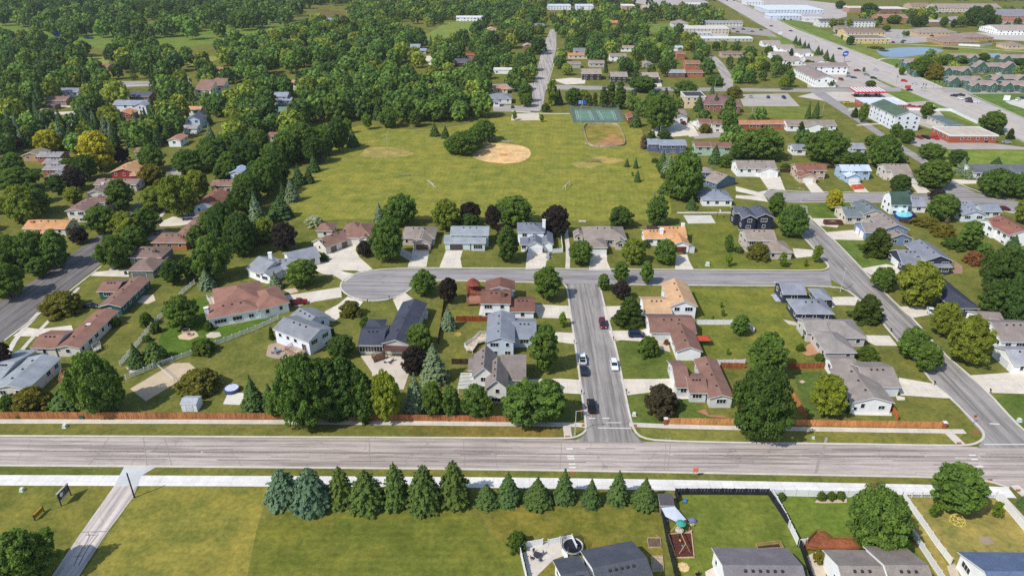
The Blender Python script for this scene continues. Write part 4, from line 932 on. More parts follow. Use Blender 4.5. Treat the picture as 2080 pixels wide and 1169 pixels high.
# --- north of the park and beyond
FAR = [ # label, wings, wall, roof, short
 ('grey blue townhouse row facing the ball court', [W(1316,293,1340,293,10,4.2,'w',.36), W(1340,295,1396,295,10,4.6,'w',.36)], (92,98,130), (140,146,156), 'the grey blue townhouse row'),
 ('sage green house with brown roof and white porch', [W(1412,298,1450,298,9,5.0,'w',.36), W(1446,299,1490,299,9,5.2,'w',.34)], (164,186,164), (130,96,84), 'the sage green house'),
 ('white house with taupe roof and wide garage north of the close', [W(1370,240,1398,240,12,3.4,'d',.4), W(1368,234,1394,231,10,4.0,'w',.4)], WH, (136,124,116), 'the wide garage taupe house'),
 ('cream townhouse with brown roofs and dormer', [W(1420,250,1445,250,9,5.0,'w',.36), W(1445,252,1474,252,9,5.0,'w',.36), W(1446,251,1458,251,4,5.0,'d',.6)], (226,220,206), (132,96,84), 'the cream dormer townhouse'),
 ('orange roofed low brick house', [W(1503,252,1550,253,10,3.2,'w',.28)], RB, (180,126,96), 'the orange roofed low brick house'),
 ('orange roofed brick house with long eaves', [W(1550,252,1600,252,10,3.2,'w',.26)], RB, (178,124,94), None),
 ('long taupe roofed duplex with white gable', [W(1600,256,1700,255,12,3.4,'w',.36), W(1638,258,1682,258,6,3.4,'d',.34)], WH, (146,132,120), 'the long taupe duplex'),
 ('grey roofed white house behind conifers', [W(1612,304,1640,304,10,3.2,'w',.34)], WH, (136,140,146), None),
 ('grey roofed house between big trees by the upper street', [W(1733,302,1760,302,10,3.4,'w',.36)], (190,196,204), (150,150,156), None),
 ('long grey roofed house beside blue spruces', [W(1976,350,2100,352,14,3.4,'w',.3)], (222,222,220), (104,106,112), 'the long grey roofed house by blue spruces'),
 ('big taupe roofed house with black timber front', [W(1181,148,1224,152,17,5.0,'w',.3)], (62,52,48), (156,142,130), 'the black fronted taupe house'),
 ('wide taupe roofed house with black timber front and white drive', [W(1240,155,1276,156,16,5.0,'w',.28)], (62,52,48), (154,140,130), None),
 ('taupe roofed house with double garage in shade', [W(1305,156,1340,157,16,5.0,'w',.28)], (66,54,50), (160,146,134), None),
 ('grey roofed house by the brown brick apartments', [W(1356,146,1396,150,12,4.0,'w',.3)], (120,90,76), (150,152,156), None),
 ('stepped taupe roofed house with many gables', [W(1304,126,1330,134,12,4.0,'d',.3)], (170,160,150), (150,140,128), None),
 ('white gabled house with taupe roof in the trees', [W(1238,114,1274,115,11,4.4,'w',.36)], WH, (146,130,120), None),
 ('orange brown brick apartment house with two wings', [W(1388,126,1430,134,13,6.0,'w',.3), W(1392,146,1432,150,10,3.4,'w',.3), W(1372,108,1396,112,12,5.0,'w',.3)], (178,104,66), (146,104,88), 'the orange brown brick apartment house'),
 ('grey roofed house north of the orange roof', [W(1165,103,1190,103,11,3.6,'w',.34)], (176,182,188), (130,126,128), None),
 ('orange roofed house among the northern trees', [W(1154,113,1194,112,10,3.4,'w',.3)], (220,200,176), (184,132,96), None),
 ('grey taupe house right below the orange roof', [W(1152,131,1180,130,10,3.4,'w',.34)], (180,170,160), (146,132,126), None),
 ('taupe gabled house beside dark round tree', [W(1196,129,1228,128,11,3.4,'w',.34)], (190,180,170), (150,136,128), None),
 ('tan roofed house with white walls by the yellow shrub', [W(1260,97,1290,98,10,3.6,'w',.34)], WH, (164,140,126), None),
 ('brick gabled house at the bend of the north street', [W(1062,94,1082,94,12,5.0,'d',.4)], (150,96,70), (166,150,140), None),
 ('orange brick house near the top of the wood', [W(1240,46,1256,46,12,3.4,'w',.3)], RB, (200,130,90), None),
 ('blue grey roofed house near the north street', [W(1086,52,1106,52,12,3.2,'w',.3)], (150,160,176), (120,130,150), None),
 ('brown roofed house beside the curved street', [W(1466,110,1522,110,12,3.4,'w',.3)], (190,170,150), (140,112,100), 'the brown roofed house by the curved street'),
 ('small white house with blue roof in trees', [W(1370,97,1388,97,9,3.2,'w',.3)], WH, (176,196,210), None),
 ('white house with grey roof west of the pool', [W(990,200,1040,201,14,3.6,'h',.36), W(1000,207,1016,207,6,3.4,'d',.4)], (222,222,224), (132,134,140), 'the grey roofed white house by the pool'),
 ('orange roofed house above the grey roofed white house', [W(992,181,1032,181,10,3.4,'w',.3)], (210,196,180), (188,138,108), None),
 ('long white flat roofed house on the west curve', [W(1002,142,1040,142,10,3.4,'f')], WH, (216,212,206), None),
 ('dark roofed house with red brown front', [W(922,128,962,126,13,3.8,'w',.34)], (96,60,48), (96,92,104), 'the dark roofed red brown house'),
 ('red brown roofed house behind the dark roofed one', [W(943,112,964,112,10,3.4,'w',.3)], (180,130,100), (146,84,62), None),
 ('grey modern house with sloping roofs at the wood edge', [W(826,98,852,98,12,3.4,'s',.2), W(850,103,866,103,10,3.2,'w',.3)], (170,176,184), (150,156,168), 'the grey modern house at the wood edge'),
 ('blue grey two storey house west of the park trees', [W(554,196,584,196,10,5.6,'w',.4), W(562,204,592,204,8,3.2,'w',.3)], (178,186,204), (146,150,164), 'the blue grey two storey house'),
 ('white house with orange roof in western trees', [W(579,169,606,169,10,5.0,'w',.3)], WH, (190,144,108), None),
 ('white house with dull green roof', [W(557,226,580,226,10,5.0,'w',.34)], WH, (112,134,118), None),
 ('brown roofed house by the red car', [W(542,277,562,277,9,3.6,'w',.3)], (196,176,160), (150,108,98), None),
 ('white angular modern house with brown roof slopes', [W(392,184,430,182,14,6.0,'s',.34), W(424,178,452,178,14,5.0,'s',.3), W(400,190,426,190,12,3.2,'w',.36)], (236,230,206), (142,112,98), 'the white angular modern house'),
 ('brown roofed ranch house with two parked cars', [W(84,206,138,203,12,3.6,'w',.3), W(92,214,110,214,8,3.2,'d',.3)], (150,130,114), (138,110,98), 'the brown ranch house with two parked cars'),
 ('grey and white house with dark red chimney wall', [W(117,186,156,188,12,5.0,'w',.3)], (206,206,212), (136,136,144), None, ),
 ('white house with grey roof and rooftop chimney in the western trees', [W(230,212,292,214,11,4.8,'w',.36), W(272,214,294,216,8,5.4,'d',.4)], (226,228,234), (146,150,162), 'the white house in the western trees'),
 ('small orange roofed house among blue spruces', [W(236,230,262,234,10,3.4,'d',.34)], (150,80,56), (206,140,96), None),
 ('dark roofed house behind the white house', [W(260,196,304,196,12,3.4,'w',.34)], (150,110,96), (92,94,108), None),
 ('orange roofed house with white gable near the western lane', [W(372,222,405,224,9,4.6,'w',.3)], WH, (196,152,116), None),
 ('pale blue house with dark gable roof', [W(376,242,404,244,11,5.6,'d',.4)], (190,206,226), (92,94,106), 'the pale blue house with dark gable'),
 ('grey roofed low house below the pale blue gable', [W(370,260,398,262,8,3.2,'w',.3)], WH, (160,150,146), None),
 ('white house with pinkish roof at the wood edge', [W(337,286,368,284,11,3.8,'d',.3)], WH, (176,128,110), None),
 ('small white house at the far west', [W(76,228,92,228,9,3.6,'w',.3)], WH, (180,140,124), None),
 ('brown roofed house hidden at the field edge', [W(192,138,222,136,12,3.2,'w',.3)], (150,130,116), (142,112,96), None),
 ('white house half hidden far west', [W(6,134,20,134,10,4.2,'w',.3)], WH, (200,190,176), None),
 ('small house with pink roof beside the western field', [W(436,142,456,142,10,3.2,'w',.3)], (200,180,170), (180,120,104), None),
 ('blue white house at the park edge in dark trees', [W(464,352,490,352,10,5.0,'d',.4)], (206,214,232), (170,182,206), None),
 ('pale roofed house in the wood beyond the golf course', [W(985,62,1008,60,12,3.4,'d',.34)], (220,190,170), (206,168,150), None),
 ('white long house on the wood ridge', [W(926,36,982,36,12,4.6,'w',.3)], WH, (206,206,210), None),
 ('brown shed roof house beside the tennis trees', [W(1276,242,1296,238,12,4.0,'d',.4)], (130,84,70), (142,90,74), None),
]
for r in FAR: house(r[0], r[1], r[2], r[3], r[4], detail=False, vents=0)
BIG = [ # name, label, category, wings, wall, roof, short
 ('church', 'brown roofed church with tan hall', 'church', [W(1430,212,1505,214,26,5.0,'h',.36), W(1470,216,1506,216,14,4.6,'w',.36)], (150,106,84), (128,98,96), 'the brown roofed church'),
 ('hall', 'tan block hall with black roof beside the church', 'hall', [W(1392,196,1434,196,16,8.0,'f')], (222,200,160), (70,70,76), None),
 ('warehouse', 'long tan flat roofed building with car park', 'warehouse', [W(1385,58,1482,58,26,6.0,'f')], (198,186,164), (206,198,188), 'the long tan flat roofed building'),
 ('warehouse', 'low pale roofed shed row in front of the tan building', 'shed', [W(1427,78,1530,78,14,3.4,'f')], (190,186,176), (212,216,220), None),
 ('office', 'taupe hip roofed office by the highway', 'office', [W(1365,47,1400,48,18,5.0,'h',.34)], (214,206,196), (150,140,132), None),
 ('office', 'long grey roofed office row beside the highway', 'office', [W(1426,47,1510,47,16,4.4,'w',.3)], (206,200,190), (146,144,146), None),
 ('hotel', 'white L shaped motel with taupe roof', 'motel', [W(1655,160,1704,162,50,6.2,'d',.3), W(1640,136,1724,136,14,6.2,'w',.34)], WH, (144,130,124), 'the white motel'),
 ('shop', 'red brick and grey roofed petrol shop', 'shop', [W(1762,211,1845,212,20,4.4,'f')], (168,92,64), (206,210,216), 'the petrol shop'),
 ('apartment_building', 'white three storey block with dark green roof', 'apartment block', [W(1820,237,1872,236,34,8.6,'d',.4)], (222,224,230), (84,102,86), 'the white three storey block'),
 ('office', 'low grey building with dark green hip roof', 'office', [W(1925,254,1958,254,24,3.8,'h',.3)], (200,198,190), (96,112,110), None),
 ('shop', 'red brick flat roofed building by the car park', 'brick building', [W(1932,276,2028,275,20,4.2,'f')], RB, (190,178,162), 'the red brick flat roofed building'),
 ('restaurant', 'tan restaurant with taupe roof by the highway', 'restaurant', [W(1735,78,1810,79,30,5.2,'f'), W(1720,66,1800,66,26,6.0,'w',.2)], (214,186,132), (140,118,104), 'the tan restaurant'),
 ('restaurant', 'long taupe roofed building with arched windows', 'office', [W(1866,66,1945,66,26,4.4,'h',.3)], (196,166,126), (150,136,124), None),
 ('clinic', 'wide brown roofed clinic beyond the pond', 'clinic', [W(1912,84,1995,86,34,4.0,'h',.24), W(1962,76,2020,76,30,4.0,'h',.24)], (176,140,104), (146,126,114), 'the wide brown roofed clinic'),
 ('apartment_building', 'long taupe roofed two storey apartment block at the top', 'apartment block', [W(1902,16,2034,16,30,6.4,'w',.3)], (206,192,176), (156,140,130), None),
 ('apartment_building', 'grey roofed brick apartment block at the edge', 'apartment block', [W(2026,32,2110,34,60,7.0,'w',.2)], (190,120,92), (136,132,140), None),
 ('apartment_building', 'white walled block with dark roof beyond the highway', 'apartment block', [W(1666,44,1780,44,22,7.0,'w',.2)], (220,220,216), (100,98,96), None),
 ('warehouse', 'white warehouse with blue roof at the top', 'warehouse', [W(1562,20,1672,20,70,6.0,'f')], (196,206,222), (206,214,226), None),
 ('warehouse', 'low blue white workshop in front of the blue roofed warehouse', 'workshop', [W(1565,32,1630,32,26,5.0,'f')], (196,206,222), (206,214,226), None),
 ('apartment_building', 'maroon banded flat apartment block', 'apartment block', [W(1790,18,1842,18,30,7.0,'f')], (142,92,80), (214,206,196), None),
 ('apartment_building', 'tan block with pale roof left of the maroon one', 'apartment block', [W(1726,16,1760,16,24,7.0,'f')], (170,130,104), (206,196,184), None),
 ('apartment_building', 'brown roofed brick block behind the tan restaurant', 'apartment block', [W(1786,36,1852,38,30,6.0,'w',.24)], (176,128,98), (156,124,104), None),
 ('warehouse', 'white walled grey roofed building at the far edge', 'warehouse', [W(2030,62,2100,62,40,5.0,'w',.2)], WH, (166,152,144), None),
 ('office', 'small white block at the top of the wood', 'office', [W(1112,12,1160,12,26,6.0,'f')], (226,226,230), (196,206,222), None),
 ('office', 'second white block at the top of the wood', 'office', [W(1170,12,1206,12,26,6.0,'f')], (226,226,230), (200,206,216), None),
 ('office', 'small tan block at the top of the wood', 'office', [W(1264,12,1290,12,26,6.0,'f')], (180,150,130), (220,214,206), None),
 ('cottage', 'small taupe cottage beside the third top block', 'cottage', [W(1304,16,1322,16,20,4.0,'w',.3)], (180,160,150), (176,156,146), None),
]
BIG += [
 ('shop', 'white canopy fronted shop south of the blue roofed warehouse', 'shop', [W(1636,37,1672,38,16,4.6,'f')], (214,216,220), (190,196,204), None),
 ('shop', 'small white flat shop at the upper west side of the highway', 'shop', [W(1398,8,1428,9,22,4.6,'f')], (206,200,196), (214,212,210), None),
 ('shop', 'pale flat store at the upper east side of the highway', 'shop', [W(1516,4,1552,4,26,5.0,'f')], (220,220,222), (206,206,210), None),
 ('apartment_building', 'brown roofed tan block beside the long top apartments', 'apartment block', [W(1852,12,1892,12,26,6.6,'w',.24)], (196,170,140), (150,122,106), None),
 ('office', 'low tan office with hip roof beyond the clinic', 'office', [W(2046,92,2086,93,20,4.0,'h',.3)], (206,180,150), (146,126,116), None),
 ('shop', 'dark fronted flat shop behind the arched window building', 'shop', [W(1878,44,1912,44,18,4.6,'f')], (150,116,96), (196,186,176), None),
 ('garage', 'pale open fronted garage row beside the office row', 'garage', [W(1416,66,1446,67,9,3.4,'f')], (190,186,180), (170,168,166), None),
 ('shop', 'small brown roofed shop beside the pond path', 'shop', [W(1700,56,1728,57,14,4.0,'h',.3)], (190,160,130), (136,116,104), None),
]
for n_, l_, c_, w_, wa, ro, sh in BIG: building(n_, l_, c_, w_, wa, ro, sh, detail=False)
# town houses by the highway (a group) and the green roofed court beyond it
for i, (x, y, l_) in enumerate(((1572, 90, 'northernmost'), (1600, 99, 'second'), (1634, 108, 'third'), (1590, 114, 'fourth'), (1612, 124, 'fifth'), (1660, 124, 'southernmost'))):
    building('townhouse', f'white townhouse with taupe roof, {l_} of six beside the highway spruces', 'townhouse', [W(x-18,y,x+10,y-4,13,3.6,'w',.34), W(x-6,y+2,x+20,y+2,12,3.4,'d',.34)], WH, (158,146,136), 'the highway townhouses' if i == 1 else None, group='white townhouses by the highway', detail=False)
GC = [(1858,142,1906,142),(1916,142,1976,143),(1980,134,2070,136),(1930,162,2000,164),(2020,160,2090,160),(1975,172,2030,172),(2040,172,2100,173),(1935,116,1990,116),(2036,118,2100,118),(1840,126,1864,126)]
for i, (a, b, c, d_) in enumerate(GC):
    L_ = ('first', 'second', 'third', 'fourth', 'fifth', 'sixth', 'seventh', 'eighth', 'ninth', 'tenth')[i]
    g1 = (c - a) * .3
    building('townhouse', f'green gabled townhouse with taupe roof, {L_} in the court below the pond', 'townhouse', [W(a,b,c,d_,12,5.0,'w',.36), W(a+2,b+3,a+2+g1,b+3,7,4.8,'g' if False else 'd',.9), W(c-2-g1,d_+3,c-2,d_+3,7,4.8,'d',.9)], (74,106,92), (150,134,126), 'the green townhouse court' if i == 3 else None, group='green townhouses', detail=False)
# ---------------------------------------------------------------- fences
def dist2(a, b): return math.hypot(a[0] - b[0], a[1] - b[1])
def resample(w, step):
    out = [w[0]]; 
    for a, b in zip(w, w[1:]):
        n = max(1, round(dist2(a, b) / step))
        for k in range(1, n + 1): out.append((a[0] + (b[0] - a[0]) * k / n, a[1] + (b[1] - a[1]) * k / n))
    return out
def fence(label, pts, h=1.8, color=(176, 100, 56), style='board', mat='timber', name=None, post=None, step=2.4, cat='fence', short=None):
    w = [tuple(G(*p))[:2] for p in pts]; r = resample(w, step)
    e = empty(name or {'board': 'wooden_fence', 'vinyl': 'vinyl_fence', 'rail': 'rail_fence', 'link': 'chain_link_fence', 'wall': 'garden_wall', 'chain': 'mesh_fence'}[style], label, cat, (r[0][0], r[0][1], 0))
    ox, oy = r[0]; q = [(x - ox, y - oy) for x, y in r]
    mb = MB()
    rg_ = random.Random(len(pts) * 7 + int(pts[0][0]))
    for a, b in zip(q, q[1:]):
        L = dist2(a, b); rz = math.atan2(b[1] - a[1], b[0] - a[0]); mx, my = (a[0] + b[0]) / 2, (a[1] + b[1]) / 2
        ux, uy = math.cos(rz), math.sin(rz)
        if style == 'board':
            n = max(2, int(L / .3))
            for k in range(n):
                t = (k + .5) / n - .5; hh = h * rg_.uniform(.97, 1.02)
                off = .018 if k % 2 else -.018
                mb.box((mx + ux * L * t - uy * off, my + uy * L * t + ux * off, hh / 2), (L / n - .02, .03, hh), rz)
            for z in (.4, h - .35): mb.box((mx - uy * .06, my + ux * .06, z), (L, .05, .1), rz)
        elif style == 'vinyl':
            mb.box((mx, my, h * .5), (L - .1, .05, h - .2), rz); mb.box((mx, my, h - .06), (L - .1, .1, .12), rz); mb.box((mx, my, .12), (L - .1, .1, .12), rz)
        elif style == 'rail':
            for z in (.25, h * .6, h - .1): mb.box((mx, my, z), (L, .06, .13), rz)
            n = max(2, int(L / .35))
            for k in range(n): t = (k + .5) / n - .5; mb.box((mx + ux * L * t, my + uy * L * t, h / 2 + .05), (.07, .03, h - .25), rz)
        elif style == 'wall':
            mb.box((mx, my, h / 2), (L + .02, .18, h), rz)
        elif style in ('link', 'chain'):
            for z in ((.1, h * .5, h - .05)): mb.box((mx, my, z), (L, .05, .05), rz)
            n = max(2, int(L / .3))
            for k in range(n): t = (k + .5) / n - .5; mb.box((mx + ux * L * t, my + uy * L * t, h / 2), (.022, .022, h), rz)
    mb.build('panel', mat, color, e)
    pm = MB(); pw = .14; pm.box((0, 0, (h + .12) / 2), (pw, pw, h + .12)); 
    if style in ('vinyl', 'rail'): pm.box((0, 0, h + .16), (pw + .06, pw + .06, .08))
    me = pm.mesh('post'); me.materials.append(MATS[mat])
    if style != 'wall':
        for (x, y) in q[:100]:
            o = bpy.data.objects.new('post', me); o.parent = e; o.location = (x, y, 0); o.color = C4(post or color, .85); COL.objects.link(o)
    cx, cy_ = pts[len(pts) // 2]
    if short: landmark(cx, cy_, short)
    return e
WF, RF, BF, WV = (172, 112, 74), (140, 66, 44), (66, 52, 46), (232, 232, 230)
fence('long orange brown wooden fence behind the sidewalk west of the side street', [(-60,848.5),(320,849.5),(560,851),(830,854),(1036,857)], 1.9, WF, short='the long wooden fence along the avenue')
fence('orange brown wooden fence running east of the dark bronze tree to the big street tree', [(1356,860.5),(1420,861),(1500,862)], 1.8, (208, 146, 92))
fence('orange brown wooden fence between the big street tree and the brick end pillar', [(1590,863),(1700,865),(1800,866.5),(1912,868.5)], 1.8, (206, 138, 86), short='the wooden fence of the corner lot')
fence('wooden fence spur running north beside the big street tree', [(1597,790),(1618,820),(1637,852)], 1.8, (200, 128, 80))
fence('red brown wooden fence between the taupe patio house and gabled house', [(1600,748),(1650,748),(1696,747)], 1.8, (158, 90, 62))
fence('short red brown fence behind the grey house with red brown roof', [(1463,747),(1512,748)], 1.8, (164, 92, 58))
fence('short wooden fence joining white gabled house to the avenue fence', [(1810,830),(1823,854)], 1.7, (190, 112, 64))
fence('dark red wooden fence beside the blue spruce and red deck yard', [(927,652),(992,652)], 1.8, RF)
fence('dark brown wooden fence behind the steep gabled white house', [(918,739),(972,739)], 1.8, BF)
fence('dark brown fence line running down from the purple tree by the close', [(903,610),(899,640),(890,697)], 1.7, BF)
fence('white picket fence along the south side of the fire pit garden', [(257,771),(312,748),(390,720),(520,670),(566,649)], 1.5, WV, 'rail', 'paint')
fence('white picket fence along the west side of the fire pit garden', [(245,743),(285,696),(315,657),(345,628),(372,596),(396,576)], 1.5, WV, 'rail', 'paint')
fence('white vinyl fence beside the twin gabled house and park path', [(1122,514),(1143,512),(1139,480)], 1.7, WV, 'vinyl', 'paint')
fence('white vinyl fence behind the white house with brown roof', [(1415,659),(1486,659)], 1.7, WV, 'vinyl', 'paint')
fence('short white vinyl fence corner beside the round lawn tree', [(1519,664),(1531,676)], 1.7, WV, 'vinyl', 'paint')
fence('white vinyl fence between two brown roofed houses', [(1425,742),(1470,741),(1512,740)], 1.7, WV, 'vinyl', 'paint')
fence('white solid patio fence with gate gap beside the dark grey roofed house', [(1113,1108),(1161,1098),(1171,1119)], 1.7, WV, 'vinyl', 'paint')
fence('white solid patio fence bent round the outdoor table', [(1102,1106),(1066,1112),(1056,1120),(1064,1155),(1072,1190)], 1.6, WV, 'vinyl', 'paint')
fence('black board fence along the path and east side of the playground yard', [(1371,1004),(1465,1004),(1560,1005),(1594,1056),(1625,1112),(1650,1185)], 1.8, (48, 50, 56), short='the black fenced yard')
fence('black board fence on the west side of the playground yard', [(1341,1032),(1347,1060),(1354,1100),(1364,1140),(1374,1185)], 1.8, (48, 50, 56))
fence('short black fence corner beside the play house roof', [(1371,1004),(1377,1020)], 1.8, (48, 50, 56))
fence('white vinyl fence along the path beside three round shrubs', [(1565,1006),(1640,1007.5),(1720,1009),(1757,1009)], 1.8, WV, 'vinyl', 'paint', short='the white fenced green lawn')
fence('white vinyl fence backing onto the black fence', [(1568,1007),(1594,1054),(1620,1108)], 1.8, WV, 'vinyl', 'paint')
fence('short white fence beside the red deck', [(1620,1108),(1637,1107)], 1.8, WV, 'vinyl', 'paint')
fence('white vinyl fence east of the big dark tree by the brown roofed shed', [(1815,1026),(1850,1084),(1884,1136),(1920,1190)], 1.7, WV, 'vinyl', 'paint')
fence('white fence along the path at the back of the straw lawn', [(1832,1010),(1890,1010),(1960,1011),(2020,1011)], 1.5, WV, 'rail', 'paint', short='the white fenced straw lawn')
fence('white fence along the west side of the straw lawn', [(1832,1010),(1868,1060),(1902,1110),(1930,1146)], 1.7, WV, 'vinyl', 'paint')
fence('white fence along the east side of the straw lawn', [(2022,1011),(2050,1042),(2095,1096)], 1.7, WV, 'vinyl', 'paint')
fence('white fence between petrol shop and white three storey block', [(1723,225),(1760,223),(1766,224)], 1.8, WV, 'vinyl', 'paint', step=4)
fence('long white fence beside the highway behind the green hip roof', [(1845,224),(1930,226),(1985,252)], 1.8, WV, 'vinyl', 'paint', step=4)
fence('white garden wall in front of the wide brown clinic', [(1925,92),(1990,95),(2014,91)], 2.0, WV, 'vinyl', 'paint', step=5)
fence('grey mesh fence round the tennis courts', [(1158,221),(1253,221.5),(1267,248),(1164,249),(1158,221)], 3.2, (120, 128, 130), 'chain', 'plain', step=4)
fence('low weathered hockey rink boards round the worn grass', smooth_line([(1192,253),(1184,259),(1193,292),(1203,299),(1262,299),(1273,291),(1257,257),(1250,253),(1222,252),(1192,253)], 2), 1.05, (170, 156, 140), 'wall', 'timber', cat='rink boards', short='the old hockey rink')
fence('dark wooden fence behind the red brown roofed tan house', [(1584,350),(1612,351)], 1.8, BF); fence('dark fence behind the light blue house', [(1680,342),(1712,342)], 1.8, BF); fence('dark fence behind the cream house with lower garage', [(1772,336),(1806,335)], 1.8, BF)
fence('dark wooden fence round the blue pool', [(1826,450),(1848,456),(1862,448),(1852,436)], 1.6, BF)
# ---------------------------------------------------------------- vehicles
def car_meshes(kind):
    L, Wd, prof, glass, roofz = {
        'sedan': (4.7, 1.82, [(-2.3,.35),(-2.35,.7),(-2.2,.92),(-1.35,1.0),(1.0,.98),(2.15,.8),(2.34,.6),(2.3,.35)], [(-1.75,.96),(-1.05,1.42),(.35,1.44),(1.15,.96)], 1.44),
        'suv': (4.8, 1.92, [(-2.35,.4),(-2.4,.8),(-2.3,1.08),(-1.3,1.12),(1.05,1.08),(2.2,.98),(2.4,.7),(2.35,.4)], [(-2.25,1.06),(-1.95,1.7),(.3,1.72),(1.1,1.06)], 1.72),
        'van': (5.1, 1.98, [(-2.5,.35),(-2.55,.8),(-2.45,1.05),(-1.3,1.08),(1.3,1.05),(2.3,.9),(2.55,.65),(2.5,.35)], [(-2.42,1.04),(-2.2,1.74),(.6,1.76),(1.75,1.0)], 1.76),
        'pickup': (5.6, 2.0, [(-2.75,.5),(-2.8,1.05),(-2.7,1.12),(-.75,1.12),(1.2,1.12),(2.6,1.05),(2.8,.75),(2.75,.45)], [(-.75,1.1),(-.55,1.78),(.75,1.8),(1.45,1.1)], 1.8)}[kind]
    out = []
    def ext(mb, prof, w0, w1, zmid, mat=0):
        n = len(prof)
        lo = [(x, -(w0 if z < zmid else w1) / 2, z) for x, z in prof]; hi = [(x, (w0 if z < zmid else w1) / 2, z) for x, z in prof]
        mb.prism(hi, lo, mat)
    b = MB(); ext(b, prof, Wd, Wd * .96, .9)
    (gx0, gz0), (gx1, gz1), (gx2, gz2), (gx3, gz3) = glass
    top = [(gx1 - .06, gz1), (gx1 + .05, gz1 + .05), (gx2 - .1, gz2 + .05), (gx2 + .06, gz2)]
    ext(b, [(x, z) for x, z in top], Wd * .76, Wd * .74, 9)
    for x0, z0, x1, z1 in ((gx0, gz0, gx1, gz1), (gx3, gz3, gx2, gz2), ((gx0 + gx3) / 2, gz0, (gx1 + gx2) / 2, gz1)):
        for s in (-1, 1): b.tube((x0, s * Wd * .455, z0), (x1, s * Wd * .375, z1), .055, .05, 5)
    if kind == 'pickup':
        b2 = MB(); b2.box((-1.75, 0, 1.122), (1.75, 1.6, .02)); out.append(('truck_bed', b2.mesh('truck_bed'), 'rubber', True))
        for s in (-1, 1): b.box((-1.75, s * .92, 1.2), (1.95, .12, .18))
        b.box((-2.72, 0, 1.2), (.12, 1.95, .18))
    out.insert(0, ('body', b.mesh('body'), 'paint', False))
    g = MB(); w0, w1 = Wd * .9, Wd * .735
    g.prism([(gx0, w0 / 2, gz0), (gx3, w0 / 2, gz3), (gx3, -w0 / 2, gz3), (gx0, -w0 / 2, gz0)][::-1], [(gx1, w1 / 2, gz1), (gx2, w1 / 2, gz2), (gx2, -w1 / 2, gz2), (gx1, -w1 / 2, gz1)][::-1]); out.append(('window', g.mesh('window'), 'glass_dark', True))
    for sx in (-1, 1):
        for s in (-1, 1):
            m = MB(); m.tube((sx * L * .31, s * (Wd / 2 - .2), .35), (sx * L * .31, s * (Wd / 2 + .02), .35), .35, .35, 14); out.append(('wheel', m.mesh('wheel'), 'rubber', True))
    for s in (-1, 1):
        m = MB(); m.box((L / 2 - .1, s * Wd * .36, .74), (.14, .38, .14)); out.append(('headlight', m.mesh('headlight'), 'white_trim', True))
        m = MB(); m.box((-L / 2 + .03, s * Wd * .38, .85), (.1, .26, .2)); out.append(('tail_light', m.mesh('tail_light'), 'tail_red', True))
    return out
flat('tail_red', (150, 20, 20), .4)
CARM = {k: car_meshes(k) for k in ('sedan', 'suv', 'van', 'pickup')}
for k in CARM:
    for n_, me, m, _ in CARM[k]: me.materials.append(MATS[m])
def car(px, py, head, kind, color, label, group=None, parts=True):
    """head: degrees, 0 faces north, 90 faces east"""
    g = G(px, py); e = empty({'pickup': 'pickup_truck', 'van': 'minivan', 'suv': 'parked_car', 'sedan': 'parked_car'}[kind], label, 'pickup' if kind == 'pickup' else 'car', (g.x, g.y, .075), R(90 - head), group)
    for n_, me, m, fixed in CARM[kind]:
        if not parts and n_ not in ('body', 'window', 'wheel'): continue
        o = bpy.data.objects.new(n_, me); o.parent = e; o.color = C4(color); COL.objects.link(o)
    return e
BLK, SLV, WHT, MAR, RED, NAV = (24, 25, 28), (168, 172, 176), (226, 228, 230), (92, 22, 34), (170, 30, 34), (34, 46, 84)
CV = 'cars parked along the side street'
car(1224,661,180,'van',MAR,'maroon minivan parked at the east kerb of the side street',CV)
car(1182.5,733,0,'pickup',WHT,'white pickup parked at the west kerb of the side street',CV)
car(1185.5,756,0,'suv',(26,32,44),'dark blue black car parked right behind the white pickup',CV)
car(1247,745,180,'suv',WHT,'white car parked at the east kerb opposite the white pickup',CV)
car(1201,829,0,'pickup',BLK,'black open top truck parked near the stop line',CV)
car(1293,683,90,'van',NAV,'dark blue minivan in the drive beside the round lawn tree')
car(607,617,78,'pickup',(128,24,36),'dark red pickup on the drive of the broad red brown roof')
car(1889,633,20,'sedan',WHT,'white car on the drive under the light green trees')
car(382,444,80,'suv',SLV,'silver car parked in front of the light blue house')
car(324,475,70,'suv',(140,144,150),'grey car beside the orange brick house')
car(186,624,95,'sedan',(40,42,48),'dark car beside the dark green ranch house')
car(2038,427,85,'van',(96,22,34),'maroon van beside the long white house')
car(1836,391,90,'suv',WHT,'white and black car parked on the upper close')
car(1388,252,160,'pickup',RED,'red pickup on the drive of the wide garage taupe house')
car(1624,278,80,'sedan',BLK,'black car on the lot before the long taupe duplex')
car(1041,219,5,'sedan',(44,46,52),'dark car on the small car park by the pool')
car(2063,262,20,'sedan',SLV,'silver car on the upper street by the big round tree') if False else None
